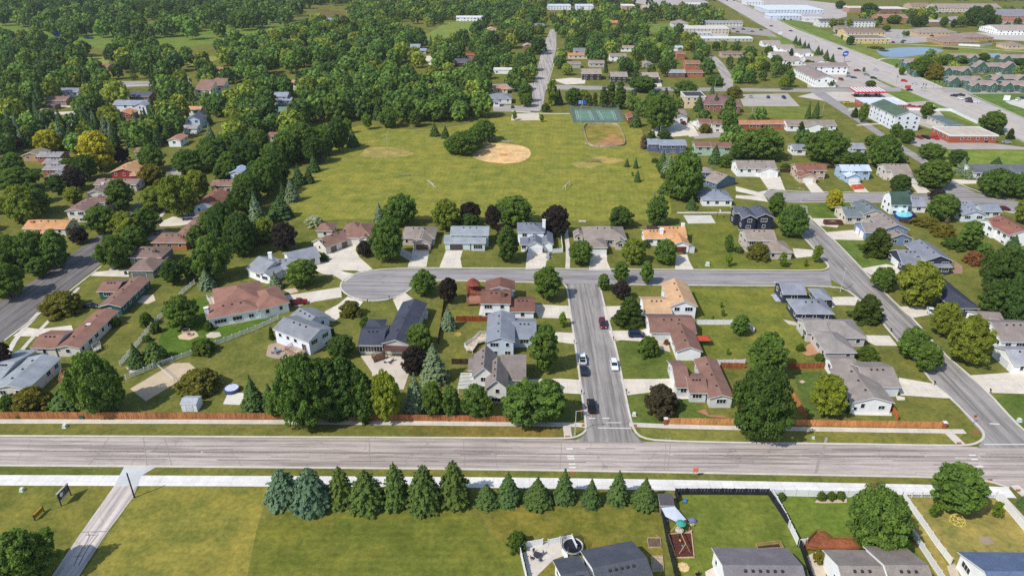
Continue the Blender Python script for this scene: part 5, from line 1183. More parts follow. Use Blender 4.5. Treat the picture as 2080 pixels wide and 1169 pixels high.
for i, (x, y, h, k, c, l) in enumerate([
 (1867,281,160,'sedan',(150,30,40),'red car first in the row by the brick building'),(1880,281,160,'pickup',BLK,'black pickup in the row by the brick building'),(1898,282,160,'pickup',(190,36,44),'bright red pickup in the row by the brick building'),(1908,279,160,'sedan',(110,30,42),'dark red car behind the bright red pickup'),
 (1994,289,110,'pickup',(40,24,26),'dark pickup in front of the brick building door'),(2044,291,110,'sedan',(150,160,172),'pale blue car at the end of the brick building lot'),
 (1741,145,95,'pickup',(110,34,44),'maroon pickup on the motel car park'),(1724,156,100,'sedan',(120,134,160),'pale blue car on the motel car park'),(1734,159,100,'sedan',(60,74,96),'dark blue car on the motel car park'),(1760,153,100,'suv',(150,156,160),'silver car on the motel car park by the highway'),(1774,160,100,'suv',(34,40,46),'black car on the motel car park by the highway'),(1708,163,170,'van',(150,64,58),'brick red van beside the motel porch'),
 (1720,211,80,'van',(216,190,70),'yellow truck beside the petrol station'),(1846,217,120,'pickup',(180,30,44),'red truck behind the petrol shop'),(1857,219,95,'sedan',(176,40,50),'red car behind the petrol shop'),(1870,219,95,'sedan',(150,30,40),'second red car farther behind the petrol shop'),
 (1836,166,125,'suv',RED,'red car entering the highway crossing'),(1858,171,125,'sedan',(190,200,210),'silver car entering the highway crossing'),(1876,179,110,'sedan',(206,216,214),'white car in the middle of the highway crossing'),(1847,184,95,'sedan',BLK,'black car turning at the highway crossing'),
 (1937,196,305,'suv',(24,28,36),'black car waiting first at the crossing'),(1951,195,305,'pickup',(30,34,40),'black pickup waiting at the crossing'),(1951,202,305,'sedan',WHT,'white car waiting second at the crossing'),(1966,203,305,'suv',(56,52,60),'dark grey car waiting behind the black pickup'),(1968,208,305,'suv',(84,24,36),'maroon car waiting at the crossing'),(1981,209,305,'sedan',WHT,'white car last in the queue at the crossing'),
 (1779,143,125,'sedan',(170,180,190),'silver car driving on the highway past the motel'),(1706,101,125,'suv',BLK,'black car driving on the highway past the townhouses'),(1606,64,125,'sedan',(30,32,38),'black car driving on the highway by the office row'),(1566,54,305,'sedan',(60,56,58),'dark car farthest up the highway'),(1654,84,305,'sedan',(206,200,196),'white car driving up the highway'),
 (1490,60,95,'sedan',(60,64,70),'grey car on the lot east of the long tan building'),(1498,66,95,'sedan',(40,44,50),'black car on the lot east of the long tan building'),(1510,61,95,'suv',(60,66,84),'dark blue car on the lot by the highway'),(1520,64,95,'suv',(190,196,200),'white car on the lot by the highway'),(1528,65,95,'sedan',(50,60,70),'blue grey car on the lot by the highway'),(1546,62,95,'sedan',(40,40,44),'dark car nearest the highway on the tan building lot'),
 (1712,76,95,'suv',(40,52,60),'dark car beside the tan restaurant'),(1824,76,95,'suv',(214,216,220),'white car east of the tan restaurant'),(1838,76,95,'suv',(180,180,184),'silver car east of the tan restaurant'),(1836,84,95,'sedan',(56,62,76),'dark blue car south of the tan restaurant'),(1874,72,95,'sedan',(30,32,36),'black car before the arched window building'),(1892,74,95,'suv',(34,36,42),'black car second before the arched window building'),(1906,78,95,'sedan',(40,44,52),'dark car by the wide brown clinic'),
 (104,214,100,'sedan',(52,56,66),'blue grey car at the brown ranch house in the west'),(126,212,100,'suv',(36,38,46),'black car at the brown ranch house in the west'),
 (1990,50,95,'sedan',(200,204,208),'white car by the far apartment blocks'),(1960,46,95,'sedan',(70,74,90),'dark car by the far apartment blocks'),(1930,44,95,'sedan',(60,60,66),'grey car by the far apartment blocks'),(2068,204,60,'suv',(230,232,232),'white car at the sign by the highway bend'),(2076,201,60,'suv',(34,36,42),'black car at the sign by the highway bend'),
]): car(x, y, h, k, c, l, None, False)
ORDW = ('first', 'second', 'third', 'fourth', 'fifth', 'sixth', 'seventh', 'eighth', 'ninth', 'tenth')
crg = random.Random(21)
for lot, (x0, y0), (x1, y1), n in (('before the blue roofed warehouse', (1592,41), (1690,40), 9), ('south of the tan restaurant', (1748,87), (1850,88), 7), ('at the arched window building', (1858,77), (1948,79), 6), ('before the long top apartment block', (1908,27), (2030,29), 10), ('before the brick apartment block', (1996,45), (2072,50), 7), ('beyond the upper office row', (1424,3), (1492,2), 6), ('before the white dark roofed block', (1672,53), (1768,56), 7), ('on the clinic lot', (1930,92), (2010,86), 5), ('behind the tan restaurant', (1700,64), (1728,70), 3), ('on the green townhouse lane', (1868,150), (2060,152), 7), ('on the church car park', (1520,198), (1590,200), 3)):
    for i in range(n):
        if crg.random() < .1: continue
        t = (i + crg.uniform(-.15, .15)) / max(n - 1, 1); nm, c = crg.choice((('white', (226,228,230)), ('black', (26,27,30)), ('silver', (168,172,176)), ('grey', (92,96,100)), ('red', (140,30,36)), ('blue', (44,58,96)), ('white', (220,222,222))))
        car(x0 + (x1 - x0) * t, y0 + (y1 - y0) * t, crg.choice((0, 180, 8)), crg.choice(('sedan', 'suv', 'suv', 'van')), c, f'{nm} car, {ORDW[i]} from the west in the row {lot}', 'cars in the row ' + lot, False)
def camper():
    g = G(1413, 257); e = empty('camper_trailer', 'white camper trailer on the drive beside the red pickup', 'camper', (g.x, g.y, .08), R(100))
    m = MB(); m.prism([(-3,-1.15,.5),(3,-1.15,.5),(3,1.15,.5),(-3,1.15,.5)], [(-2.7,-1.05,2.7),(2.5,-1.05,2.8),(2.5,1.05,2.8),(-2.7,1.05,2.7)]); m.build('body', 'paint', WHT, e)
    for s in (-1, 1): m = MB(); m.tube((-.2,s*.9,.36),(-.2,s*1.12,.36),.36); m.build('wheel', 'rubber', parent=e)
    m = MB(); m.box((.5,-1.1,1.8),(1.4,.06,.6)); m.build('window', 'glass_dark', parent=e)
camper()
# ---------------------------------------------------------------- poles, lamps, signs
def lamp(px, py, top, arm, label, color=(176, 178, 178), group='street lamps'):
    g = G(px, py); lo, hi = 1, 20
    for _ in range(25):
        mid = (lo + hi) / 2; lo, hi = (mid, hi) if PX((g.x, g.y, mid))[1] > top else (lo, mid)
    h = lo; e = empty('street_lamp', label, 'street lamp', g, 0, group)
    m = MB(); m.tube((0,0,0),(0,0,h),.13,.08); m.tube((0,0,0),(0,0,.5),.2,.2); m.build('pole', 'plain', color, e)
    a = R(arm[1]); ax, ay = math.cos(a) * arm[0], math.sin(a) * arm[0]
    m = MB(); m.tube((0,0,h-.1),(ax,ay,h+.25),.06,.05); m.build('arm', 'plain', color, e)
    m = MB(); m.prism([(ax-.35,ay-.16,h+.16),(ax+.35,ay-.16,h+.16),(ax+.35,ay+.16,h+.16),(ax-.35,ay+.16,h+.16)],[(ax-.25,ay-.12,h+.34),(ax+.25,ay-.12,h+.34),(ax+.25,ay+.12,h+.34),(ax-.25,ay+.12,h+.34)]); m.build('lamp_head', 'plain', (190,190,190), e)
lamp(1168,882,834,(2.2,0),'pale street lamp with arm at the avenue end of the side street')
lamp(1707,592,550,(1.6,60),'pale street lamp where the close meets the east street')
lamp(1627,409,383,(1.8,180),'pale street lamp at the corner of the upper close')
lamp(1340,282,256,(3.0,10),'pale street lamp in front of the slender dead poplar')
lamp(1527,234,194,(1.5,0),'tall pale lamp pole on the rough grass by the church car park')
lamp(1547,240,208,(1.0,0),'lower pale lamp pole on the rough grass'); lamp(1452,178,160,(1.5,0),'pale lamp pole behind the brown roofed church'); lamp(1120,213,171,(.8,0),'tall floodlight pole beside the trees at the end of north street')
lamp(1179,250,214,(.8,0),'tall floodlight pole in front of the tennis courts'); lamp(787,297,269,(.8,0),'pale floodlight pole standing on the park grass'); lamp(1669,237,205,(1.2,0),'pale lamp pole beside the upper street'); lamp(1702,206,188,(1.0,0),'small pale lamp pole by the petrol station')
def post(px, py, top, r, color, label, name='utility_post', cat='post', mat='plain'):
    g = G(px, py); lo, hi = .3, 20
    for _ in range(25):
        mid = (lo + hi) / 2; lo, hi = (mid, hi) if PX((g.x, g.y, mid))[1] > top else (lo, mid)
    m = MB(); m.tube((0,0,-.1),(0,0,lo),r,r*.85); m.tube((0,0,lo),(0,0,lo+.06),r*.9,r*.5); o = m.build(name, mat, color, None, g); tag(o, label, cat)
post(273.5, 1010, 960, .16, (48, 44, 42), 'dark bare pole beside the long drive at the avenue')
def mailbox(px, py, label):
    g = G(px, py); e = empty('mailbox', label, 'mailbox', g, 0, 'kerbside mailboxes')
    m = MB(); m.box((0,0,.5),(.11,.11,1.05)); m.build('post', 'wood_post', parent=e)
    m = MB(); n = 8; prof = [(-.14,1.03),(.14,1.03)] + [(.14*math.cos(t),1.2+.14*math.sin(t)) for t in (math.pi*i/n for i in range(n+1))]
    m.prism([(x,-.3,z) for x,z in prof],[(x,.3,z) for x,z in prof]); m.build('box', 'black_metal', parent=e)
for x, y, l in ((697,601,'where the broad drive meets the round end of the close'),(747,615.5,'at the south rim of the round end'),(791,608,'beside the drive of the charcoal roofed house'),(1166,699,'at the drive of the pale blue house'),(1181,801,'at the drive of the steep gabled white house'),(1246,692,'at the drive with the dark blue minivan'),(1272,799,'at the drive of the grey red brown roofed house'),(1809,674,'opposite the light green trees on the east street'),(1897,782,'at the drive of the white gabled corner house'),(2010,798,'at the white garage drive on the east street'),(857,627,'on the lawn east of the charcoal roofed house drive')):
    mailbox(x, y, 'black mailbox ' + l)
def utility(px, py, s, label, col=(196, 204, 192)):
    g = G(px, py); o = None; m = MB(); m.prism([(-s/2,-s/2,-.1),(s/2,-s/2,-.1),(s/2,s/2,-.1),(-s/2,s/2,-.1)],[(-s*.46,-s*.46,s*.9),(s*.46,-s*.46,s*.9),(s*.46,s*.46,s*1.05),(-s*.46,s*.46,s*1.05)]); m.box((0,0,.03),(s*1.3,s*1.3,.08)); o = m.build('utility_box', 'plain', col, None, g); tag(o, label, 'utility box')
utility(1437,539,1.2,'pale utility box on the lawn north of the close'); utility(132,867,.8,'pale green utility box on the verge by the wooden fence'); utility(45,996,.7,'pale utility box on the dry grass by the dark sign'); utility(2070,855,.8,'pale utility box on the lawn at the east street'); utility(1288,843,.8,'pale utility box at the south east corner of side street'); utility(1652,890,.5,'small pale utility lid on the east verge'); utility(168,848,1.0,'dark green utility box in the gap of wooden fence',(60,80,66))
def pillar(px, py, label):
    g = G(px, py); e = empty('brick_pillar', label, 'pillar', g); m = MB(); m.box((0,0,.85),(.75,.75,1.8)); m.build('shaft', 'plain', (150,84,64), e); m = MB(); m.box((0,0,1.82),(.95,.95,.16)); m.build('cap', 'concrete', (224,220,212), e)
pillar(1351,861,'brick pillar with pale cap at the dark bronze tree end of fence'); pillar(1916,869,'brick pillar with pale cap at the corner lot end of fence')
def sign_post(px, py, h, w, hh, col, rz, label, name='road_sign', legs=1, cat='road sign', k=0):
    g = G(px, py); e = empty(name, label, cat, g, R(rz)); m = MB(); 
    for i in range(legs): x = 0 if legs == 1 else (-w * .3 + i * w * .6); m.tube((x,0,0),(x,0,h),.05,.05,6)
    m.build('post', 'grey_metal', parent=e)
    m = MB()
    if k == 8: m.prism([(w/2*math.cos(R(22.5+45*i)),-.03,h+w/2*math.sin(R(22.5+45*i))) for i in range(8)],[(w/2*math.cos(R(22.5+45*i)),-.07,h+w/2*math.sin(R(22.5+45*i))) for i in range(8)])
    elif k == 4: m.prism([(w/2*math.cos(R(90*i)),-.03,h+w/2*math.sin(R(90*i))) for i in range(4)],[(w/2*math.cos(R(90*i)),-.07,h+w/2*math.sin(R(90*i))) for i in range(4)])
    else: m.box((0,-.06,h - hh/2),(w,.05,hh))
    m.build('board', 'paint', col, e)
sign_post(1411,969,2.7,1.15,1.15,(222,108,62),0,'orange square work sign on two posts at the avenue verge','road_sign',2)
sign_post(1181,850,2.4,.8,.8,(190,40,44),180,'stop sign at the avenue end of the side street','stop_sign',1,'stop sign',8)
sign_post(1976,861,2.4,.8,.8,(170,40,44),180,'stop sign at the avenue end of the east street','stop_sign',1,'stop sign',8)
# big board signs bottom left
def board_sign(a, b, h, col, label, kind):
    A, B = G(*a), G(*b); d = B - A; rz = math.atan2(d.y, d.x); L = d.length; e = empty('board_sign', label, 'sign', A, rz)
    m = MB(); m.box((.06,0,h/2),(.16,.2,h)); m.box((L-.06,0,h/2),(.16,.2,h)); m.build('post', 'plain', (64,56,60), e)
    if kind == 'dark':
        m = MB(); m.box((L/2,0,h-.95),(L-.3,.16,1.8)); m.build('board', 'plain', (66,58,66), e)
        m = MB(); m.box((L/2,-.02,h+.03),(L+.3,.4,.1)); m.build('top_rail', 'plain', (176,164,160), e)
        m = MB(); n = 18; m.prism([(.95+.5*math.cos(6.283*i/n),-.085,h-.9+.5*math.sin(6.283*i/n)) for i in range(n)],[(.95+.5*math.cos(6.283*i/n),-.1,h-.9+.5*math.sin(6.283*i/n)) for i in range(n)]); m.build('emblem', 'white_trim', parent=e)
        m = MB()
        for r, (z, x0, x1) in enumerate(((h-.45,1.6,L-.4),(h-.8,1.6,L-.6),(h-1.15,1.6,L-.4))):
            x = x0
            while x < x1: m.box((x,-.09,z),(.16,.02,.2)); x += .24 if int(x*7)%4 else .44
        m.build('lettering', 'plain', (150,140,150), e)
        m = MB(); m.box((L/2,0,h-2.1),(L-.4,.14,.4)); m.build('lower_board', 'plain', (196,200,190), e)
        m = MB(); m.box((L*.55,-.03,h-1.72),(L*.7,.14,.22)); m.build('stripe', 'plain', (168,138,60), e)
    else:
        m = MB(); m.box((L/2,0,h*.62),(L-.2,.14,h*.7)); m.build('board', 'plain', (206,156,44), e)
        m = MB(); x = .35
        while x < L-.4: m.box((x,-.08,h*.7),(.15,.02,.3)); m.box((x+.05,-.08,h*.45),(.12,.02,.2)); x += .26
        m.build('lettering', 'plain', (84,52,36), e)
board_sign((124.5,1027.5),(145,1005),3.3,(0,0,0),'dark double board sign with white oval emblem on the dry grass','dark')
board_sign((71,1057),(90,1038),1.5,(0,0,0),'low yellow board sign with dark lettering on the dry grass','yellow')
def hotel_sign():
    g = G(1714,127); e = empty('pole_sign', 'tall blue angular pole sign between the motel and highway', 'sign', g, R(-30)); m = MB(); m.tube((0,0,0),(0,0,7),.25,.25); m.build('post', 'grey_metal', parent=e)
    m = MB(); p = [(-2.3,5.6),(-.2,4.8),(2.3,6.4),(2.5,9.4),(.4,10.3),(-2.2,8.8)]; m.prism([(x,-.2,z) for x,z in p],[(x,.2,z) for x,z in p]); m.build('board', 'paint', (36,66,168), e)
    m = MB()
    for i in range(4): m.box((-1.1+i*.75,-.23,7.6),(.45,.05,1.3 if i%2 else .9))
    m.build('lettering', 'white_trim', parent=e)
hotel_sign()
sign_post(1842,186,4.5,4.5,2.2,(206,44,48),0,'red and white petrol price sign at the highway crossing','pole_sign',2,'sign'); sign_post(1584,72,4.0,4.5,3.2,(220,224,230),0,'white pole sign beside the upper highway','pole_sign',2,'sign'); sign_post(2043,206,4.2,4.0,3.6,(226,226,226),-20,'white framed sign on the grass beyond the crossing','pole_sign',2,'sign')
def traffic_light(px, py, label):
    g = G(px, py); e = empty('traffic_light', label, 'traffic light', g, 0, 'traffic lights at the highway crossing'); m = MB(); m.tube((0,0,0),(0,0,6),.12,.1,6); m.build('post', 'grey_metal', parent=e)
    m = MB(); m.box((0,-.2,5.4),(.5,.35,1.3)); m.build('lamp_box', 'black_metal', parent=e)
for x, y, l in ((1820,170,'by the motel corner'),(1872,186,'on the near median'),(1877,187,'beside the near median one'),(1895,181,'west of three in the far median'),(1904,181,'middle of three in the far median'),(1914,181,'at the east corner of the crossing'),(1972,187,'by the green townhouse street'),(2023,189,'farther along the green townhouse street'),(2058,194,'on the grass by the white framed sign')): traffic_light(x, y, 'dark traffic light ' + l)
# petrol canopy
def canopy():
    e = empty('petrol_canopy', 'red edged petrol station canopy with white ribbed top', 'canopy', G(1765,196)); o = G(1765,196)
    A, B, C_, D_ = (G(x, y, 5.0) - Vector((o.x, o.y, 0)) for x, y in ((1740,189),(1802,188),(1784,178),(1725,179)))
    lo = [tuple(p) for p in (A, B, C_, D_)]; m = MB(); m.prism([(x,y,4.6) for x,y,z in lo],[(x,y,5.6) for x,y,z in lo]); m.build('fascia', 'paint', (196,40,48), e)
    m = MB()
    for k in range(9):
        t0, t1 = (k + .12) / 9, (k + .72) / 9
        q = [tuple(Vector(lo[0]).lerp(Vector(lo[1]), t0)), tuple(Vector(lo[0]).lerp(Vector(lo[1]), t1)), tuple(Vector(lo[3]).lerp(Vector(lo[2]), t1)), tuple(Vector(lo[3]).lerp(Vector(lo[2]), t0))]
        cx = sum(p[0] for p in q) / 4; cy_ = sum(p[1] for p in q) / 4; q = [(cx + (p[0] - cx) * .93, cy_ + (p[1] - cy_) * .93) for p in q]
        m.prism([(x,y,5.605) for x,y in q],[(x,y,5.7) for x,y in q])
    m.build('roof_panel', 'white_trim', parent=e)
    for t in (.15, .5, .85):
        for s in (.3, .7):
            p = Vector(lo[0]).lerp(Vector(lo[1]), t).lerp(Vector(lo[3]).lerp(Vector(lo[2]), t), s); m = MB(); m.box((p.x,p.y,2.3),(.5,.5,4.6)); m.build('post', 'plain', (60,54,56), e)
            m = MB(); m.box((p.x+1.2,p.y,.9),(.9,1.0,1.8)); k = m.build('petrol_pump', 'plain', (80,40,42), None, None); k.location = (o.x,o.y,0); tag(k, 'dark petrol pump under the red edged canopy', 'petrol pump', 'petrol pumps')
canopy(); landmark(1765, 195, 'the red petrol canopy')
# ---------------------------------------------------------------- small buildings and yard things
building('shed', 'small white shed with pale grey roof beside the bronze tree', 'shed', [W(365,820,398,821,3.6,2.4,'w',.35,ov=.15)], (226,228,230), (170,172,178), 'the small white shed', win=False, detail=True, gar=((0,'s',.5,1.6,(214,216,218)),))
building('shed', 'small shed with red brown roof behind the white fence', 'shed', [W(1777,1014,1814,1014,4.2,2.6,'d',.4,ov=.2)], (206,206,214), (118,74,66), 'the red brown roofed shed', detail=True)
building('playhouse', 'play house with dark grey roof in the black fenced yard corner', 'play house', [W(1341,1026,1371,1026,3.0,2.2,'s',.15,ov=.15)], (150,130,110), (88,84,88), 'the play house', detail=True, win=False)
building('shed', 'small dark brown shed behind the orange roofed ranch house', 'shed', [W(1314,466,1342,466,4,2.6,'w',.2,ov=.15)], (90,70,58), (74,58,52), None, win=False)
building('shed', 'small white shed with grey sides beside the orange roofed ranch garage', 'shed', [W(1402,502,1412,502,3,2.4,'d',.4,ov=.1)], (214,214,214), (120,120,120), None, win=False)
building('pavilion', 'small white park building by the pool', 'park building', [W(1050,240,1062,240,6,3,'w',.3)], (220,216,210), (190,180,168), None, win=False, detail=False) if False else None
def slab_deck(label, pts, z, color, rail=True, name='deck', cat='deck', railcol=None, mat='timber', short=None, rails=None):
    w = [G(x, y, z) for x, y in pts]; o = w[0]; e = empty(name, label, cat, (o.x, o.y, 0)); q = [(p.x - o.x, p.y - o.y) for p in w]
    if sum(q[i][0] * q[(i + 1) % len(q)][1] - q[(i + 1) % len(q)][0] * q[i][1] for i in range(len(q))) < 0: q = q[::-1]
    m = MB(); m.prism([(x,y,z-.18) for x,y in q],[(x,y,z) for x,y in q]); m.build('floor', mat, color, e)
    for x, y in q: mm = MB(); mm.box((x*.97,y*.97,(z-.2)/2),(.14,.14,max(z-.2,.05))); mm.build('leg', mat, color, e)
    if rail:
        m = MB(); r = q + [q[0]]
        for i, (a, b) in enumerate(zip(r, r[1:])):
            if rails and i not in rails: continue
            L = dist2(a, b); rz = math.atan2(b[1]-a[1], b[0]-a[0]); mx, my = (a[0]+b[0])/2, (a[1]+b[1])/2
            for zz in (.25, .95): m.box((mx,my,z+zz),(L,.07,.09),rz)
            n = max(2, int(L/.3))
            for k in range(n+1): m.box((a[0]+(b[0]-a[0])*k/n, a[1]+(b[1]-a[1])*k/n, z+.5),(.05,.05,.95),rz)
        m.build('railing', mat, railcol or color, e)
    if short: landmark(pts[0][0], pts[0][1], short)
    return e
slab_deck('red brown stained deck curving behind the taupe roofed house', [(1636,1103),(1658,1081),(1668,1080),(1686,1094),(1710,1094),(1730,1096),(1748,1114),(1736,1118),(1668,1118),(1640,1112)], .8, (150,88,60))
slab_deck('reddish deck with pale furniture beside the red brown roofed house', [(948,600),(976,600),(976,616),(948,617)], 1.0, (160,112,90)); slab_deck('dark red deck round the gazebo', [(950,583),(978,583),(978,597),(950,598)], .8, (134,80,64))
slab_deck('raised timber terrace with grey furniture behind the white grey roofed house', [(579,711),(597,699),(626,709),(606,724)], 1.1, (180,160,140), railcol=(150,92,64)); slab_deck('pale wooden deck with white rails beside the pale blue house', [(943,702),(962,690),(974,678),(987,678),(987,692),(970,697),(960,712),(948,710)], 1.0, (204,184,160), railcol=(226,224,220))
slab_deck('small red deck behind the long brown roofed ranch house', [(188,706),(204,698),(206,706),(190,714)], .8, (196,190,176)); slab_deck('pale terrace with white rails beside the broad red brown roof', [(420,604),(438,600),(448,616),(430,624)], 1.2, (196,180,160), railcol=(230,228,224))
slab_deck('timber deck behind the cream pale grey roofed house', [(126,755),(142,752),(134,774),(120,776)], .9, (176,130,92))
slab_deck('narrow wooden deck by the charcoal roofed pool house steps', [(755,724),(776,716),(782,726),(760,734)], .5, (104,78,62))
def gazebo():
    g = G(961,592); e = empty('gazebo', 'eight sided gazebo with red brown roof by the red deck', 'gazebo', g); n = 8
    m = MB(); m.lathe((0,0,.8),[(2.6,2.3),(2.5,2.4),(1.0,3.5),(.9,3.8),(.05,4.3)],8); m.build('roof', 'shingle', (136,76,62), e)
    for i in range(n): m = MB(); m.tube((2.1*math.cos(.785*i),2.1*math.sin(.785*i),.6),(2.1*math.cos(.785*i),2.1*math.sin(.785*i),3.15),.09); m.build('post', 'timber', (150,78,58), e)
    m = MB(); m.lathe((0,0,.6),[(2.4,0),(2.4,.25)],8); m.build('floor', 'timber', (150,84,62), e)
gazebo()
def pergola(label, a, b, c, h, col, n=10):
    A, B, C_ = G(*a), G(*b), G(*c); u = (B - A); L = u.length; u.normalize(); v = Vector((-u.y, u.x, 0)); D = (C_ - B).dot(v); e = empty('pergola', label, 'pergola', A, math.atan2(u.y, u.x))
    if D < 0: D = -D; 
    for x in (.1, L - .1):
        for y in (.1, D - .1): m = MB(); m.box((x,y,h/2),(.16,.16,h)); m.build('post', 'paint', col, e)
    m = MB(); m.box((L/2,.12,h+.1),(L+.4,.1,.2)); m.box((L/2,D-.12,h+.1),(L+.4,.1,.2)); m.build('beam', 'paint', col, e)
    m = MB()
    for k in range(n): m.box((L/2,D*(k+.5)/n,h+.24),(L+.3,.24,.07))
    m.build('rafter', 'paint', col, e)
pergola('white slatted pergola beside the steep gabled white house', (931,806), (960,807), (960,775), 2.6, (232,230,228), 11); pergola('dark brown pergola at the back of the charcoal roofed house', (780,729), (826,730), (826,718), 2.6, (96,66,58), 9)
def red_canopy():
    g = G(1427,700); e = empty('patio_canopy', 'red fabric patio canopy behind the white brown roofed house', 'canopy', g)
    for x in (-1.6,1.6):
        for y in (-1.2,1.2): m = MB(); m.tube((x,y,0),(x,y,2.3),.05,.05,6); m.build('post', 'black_metal', parent=e)
    m = MB(); m.prism([(-1.9,-1.5,2.25),(1.9,-1.5,2.25),(1.9,1.5,2.25),(-1.9,1.5,2.25)],[(-1.2,-.1,2.9),(1.2,-.1,2.9),(1.2,.1,2.9),(-1.2,.1,2.9)]); m.build('roof', 'plain', (176,70,50), e)
red_canopy()
def trampoline(px, py, r, net, label, rim=(206,206,206), mat_=(34,36,46)):
    g = G(px, py); e = empty('trampoline', label, 'trampoline', g); n = 24
    m = MB(); ring = [(math.cos(6.283*i/n), math.sin(6.283*i/n)) for i in range(n)]
    for i in range(n):
        a, b = ring[i], ring[(i+1)%n]; m.prism([(a[0]*r,a[1]*r,.78),(b[0]*r,b[1]*r,.78),(b[0]*r*.86,b[1]*r*.86,.78),(a[0]*r*.86,a[1]*r*.86,.78)],[(a[0]*r,a[1]*r,.88),(b[0]*r,b[1]*r,.88),(b[0]*r*.86,b[1]*r*.86,.88),(a[0]*r*.86,a[1]*r*.86,.88)])
    m.build('pad', 'plain', rim, e)
    m = MB(); m.lathe((0,0,.76),[(r*.865,0),(r*.865,.05)],n); m.build('mat', 'plain', mat_, e)
    for i in range(6): a = 6.283*i/6; m = MB(); m.tube((r*math.cos(a),r*math.sin(a),0),(r*math.cos(a),r*math.sin(a),2.5 if net else .8),.05,.05,6); m.build('leg', 'grey_metal' if net else 'grey_metal', parent=e)
    if net:
        m = MB()
        for i in range(n*3): a = 6.283*i/(n*3); m.box((r*math.cos(a),r*math.sin(a),1.65),(.025,.025,1.6),a)
        for z in (1.1,1.5,1.9,2.45):
            for i in range(n): a, b = ring[i], ring[(i+1)%n]; m.tube((a[0]*r,a[1]*r,z),(b[0]*r,b[1]*r,z),.02,.02,4)
        m.build('net', 'black_metal', parent=e)
trampoline(1163,1114,2.1,True,'black netted trampoline behind the dark grey roofed house')
def round_pool():
    g = G(472,793); e = empty('round_pool', 'round blue rimmed pool with pale marbled cover beside concrete pad', 'pool', g); m = MB(); n = 24
    m.lathe((0,0,0),[(1.95,-.05),(2.0,.5),(1.95,1.05),(1.75,1.06),(1.75,.98)],n); m.build('wall', 'plain', (70,80,112), e); m = MB(); m.lathe((0,0,.95),[(1.74,0),(1.7,.06)],n); m.build('cover', 'mulch', (196,200,212), e)
round_pool()
def box_pool(label, pts, h, wcol, rim, name='swimming_pool'):
    w = [G(*p) for p in pts]; o = w[0]; e = empty(name, label, 'pool', (o.x,o.y,0)); q = [(p.x-o.x,p.y-o.y) for p in w]
    if sum(q[i][0]*q[(i+1)%len(q)][1]-q[(i+1)%len(q)][0]*q[i][1] for i in range(len(q))) < 0: q = q[::-1]
    cx, cy_ = sum(p[0] for p in q)/len(q), sum(p[1] for p in q)/len(q); q2 = [(cx+(x-cx)*.9, cy_+(y-cy_)*.9) for x, y in q]
    m = MB(); n = len(q)
    for i in range(n): a,b,c,d = q[i],q[(i+1)%n],q2[(i+1)%n],q2[i]; m.prism([(p[0],p[1],-.1) for p in (a,b,c,d)],[(p[0],p[1],h) for p in (a,b,c,d)])
    m.build('wall', 'plain', wcol, e); m = MB(); m.prism([(x,y,-.1) for x,y in q2],[(x,y,h-.12) for x,y in q2]); m.build('water', 'pool_water', rim, e)
box_pool('blue sided above ground pool with turquoise water behind the barn', smooth_line([(1815,438),(1822,432),(1840,430),(1852,437),(1855,444),(1840,448),(1822,446),(1815,438)],1)[:-1], 1.2, (52,74,140), (90,200,190))
box_pool('turquoise garden pool on the terrace behind the yellow green tree', [(768,752),(800,751),(806,764),(764,765)], .12, (206,196,180), (0,0,0)); box_pool('pale blue park pool on a grey deck north of the field', [(1050,236),(1080,235.5),(1084,241),(1052,241.5)], .12, (200,192,180), (0,0,0))
sheet('pool_deck', [(1040,231),(1094,230),(1097,244),(1038,245)], .03, 'concrete', (206,192,172))
# ball games
def goal(px, py, rz, label):
    g = G(px, py); e = empty('football_goal', label, 'goal', g, R(rz), 'goals on the park field'); m = MB(); r = .07
    for a, b in (((-3.4,0,0),(-3.4,0,2.4)),((3.4,0,0),(3.4,0,2.4)),((-3.4,0,2.4),(3.4,0,2.4)),((-3.4,0,2.4),(-3.4,1.8,0)),((3.4,0,2.4),(3.4,1.8,0)),((-3.4,1.8,0),(3.4,1.8,0))): m.tube(a,b,r,r,6)
    m.build('frame', 'white_trim', parent=e); m = MB()
    for k in range(24): x = -3.3 + 6.6*k/23; m.tube((x,.05,2.35),(x,1.75,.05),.02,.02,4)
    for k in range(6): t = (k+.5)/6; m.tube((-3.4,1.8*t,2.4*(1-t)),(3.4,1.8*t,2.4*(1-t)),.02,.02,4)
    m.build('net', 'white_trim', parent=e)
goal(875,380,-62,'white goal on the park field in front of the round park oak'); goal(1153,381,70,'white goal on the park field toward the tennis courts side')
def bench(px, py, rz, col, label, L=4.5):
    g = G(px, py); e = empty('park_bench', label, 'bench', g, R(rz)); m = MB(); m.box((0,0,.45),(L,.4,.06)); m.build('seat', 'timber', col, e); m = MB(); m.box((0,.25,.8),(L,.06,.3)); m.build('backrest', 'timber', col, e)
    for x in (-L*.4, L*.4): m = MB(); m.box((x,.05,.22),(.1,.4,.44)); m.build('leg', 'grey_metal', parent=e)
bench(995,288,-12,(70,84,150),'blue roofed players bench north west of the infield',7); bench(1031,289,-6,(170,170,176),'pale players bench north of the infield',7); bench(822,358,0,(130,136,110),'grey green bench on the park grass',6); bench(1205,329,2,(150,120,92),'weathered low bench by worn park turf',8)
bench(872,452,-6,(120,92,76),'dark wooden bench behind the round lawn tree by the park',5); bench(1183,452,0,(226,226,226),'white bench at the park edge behind taupe hip roof',3)
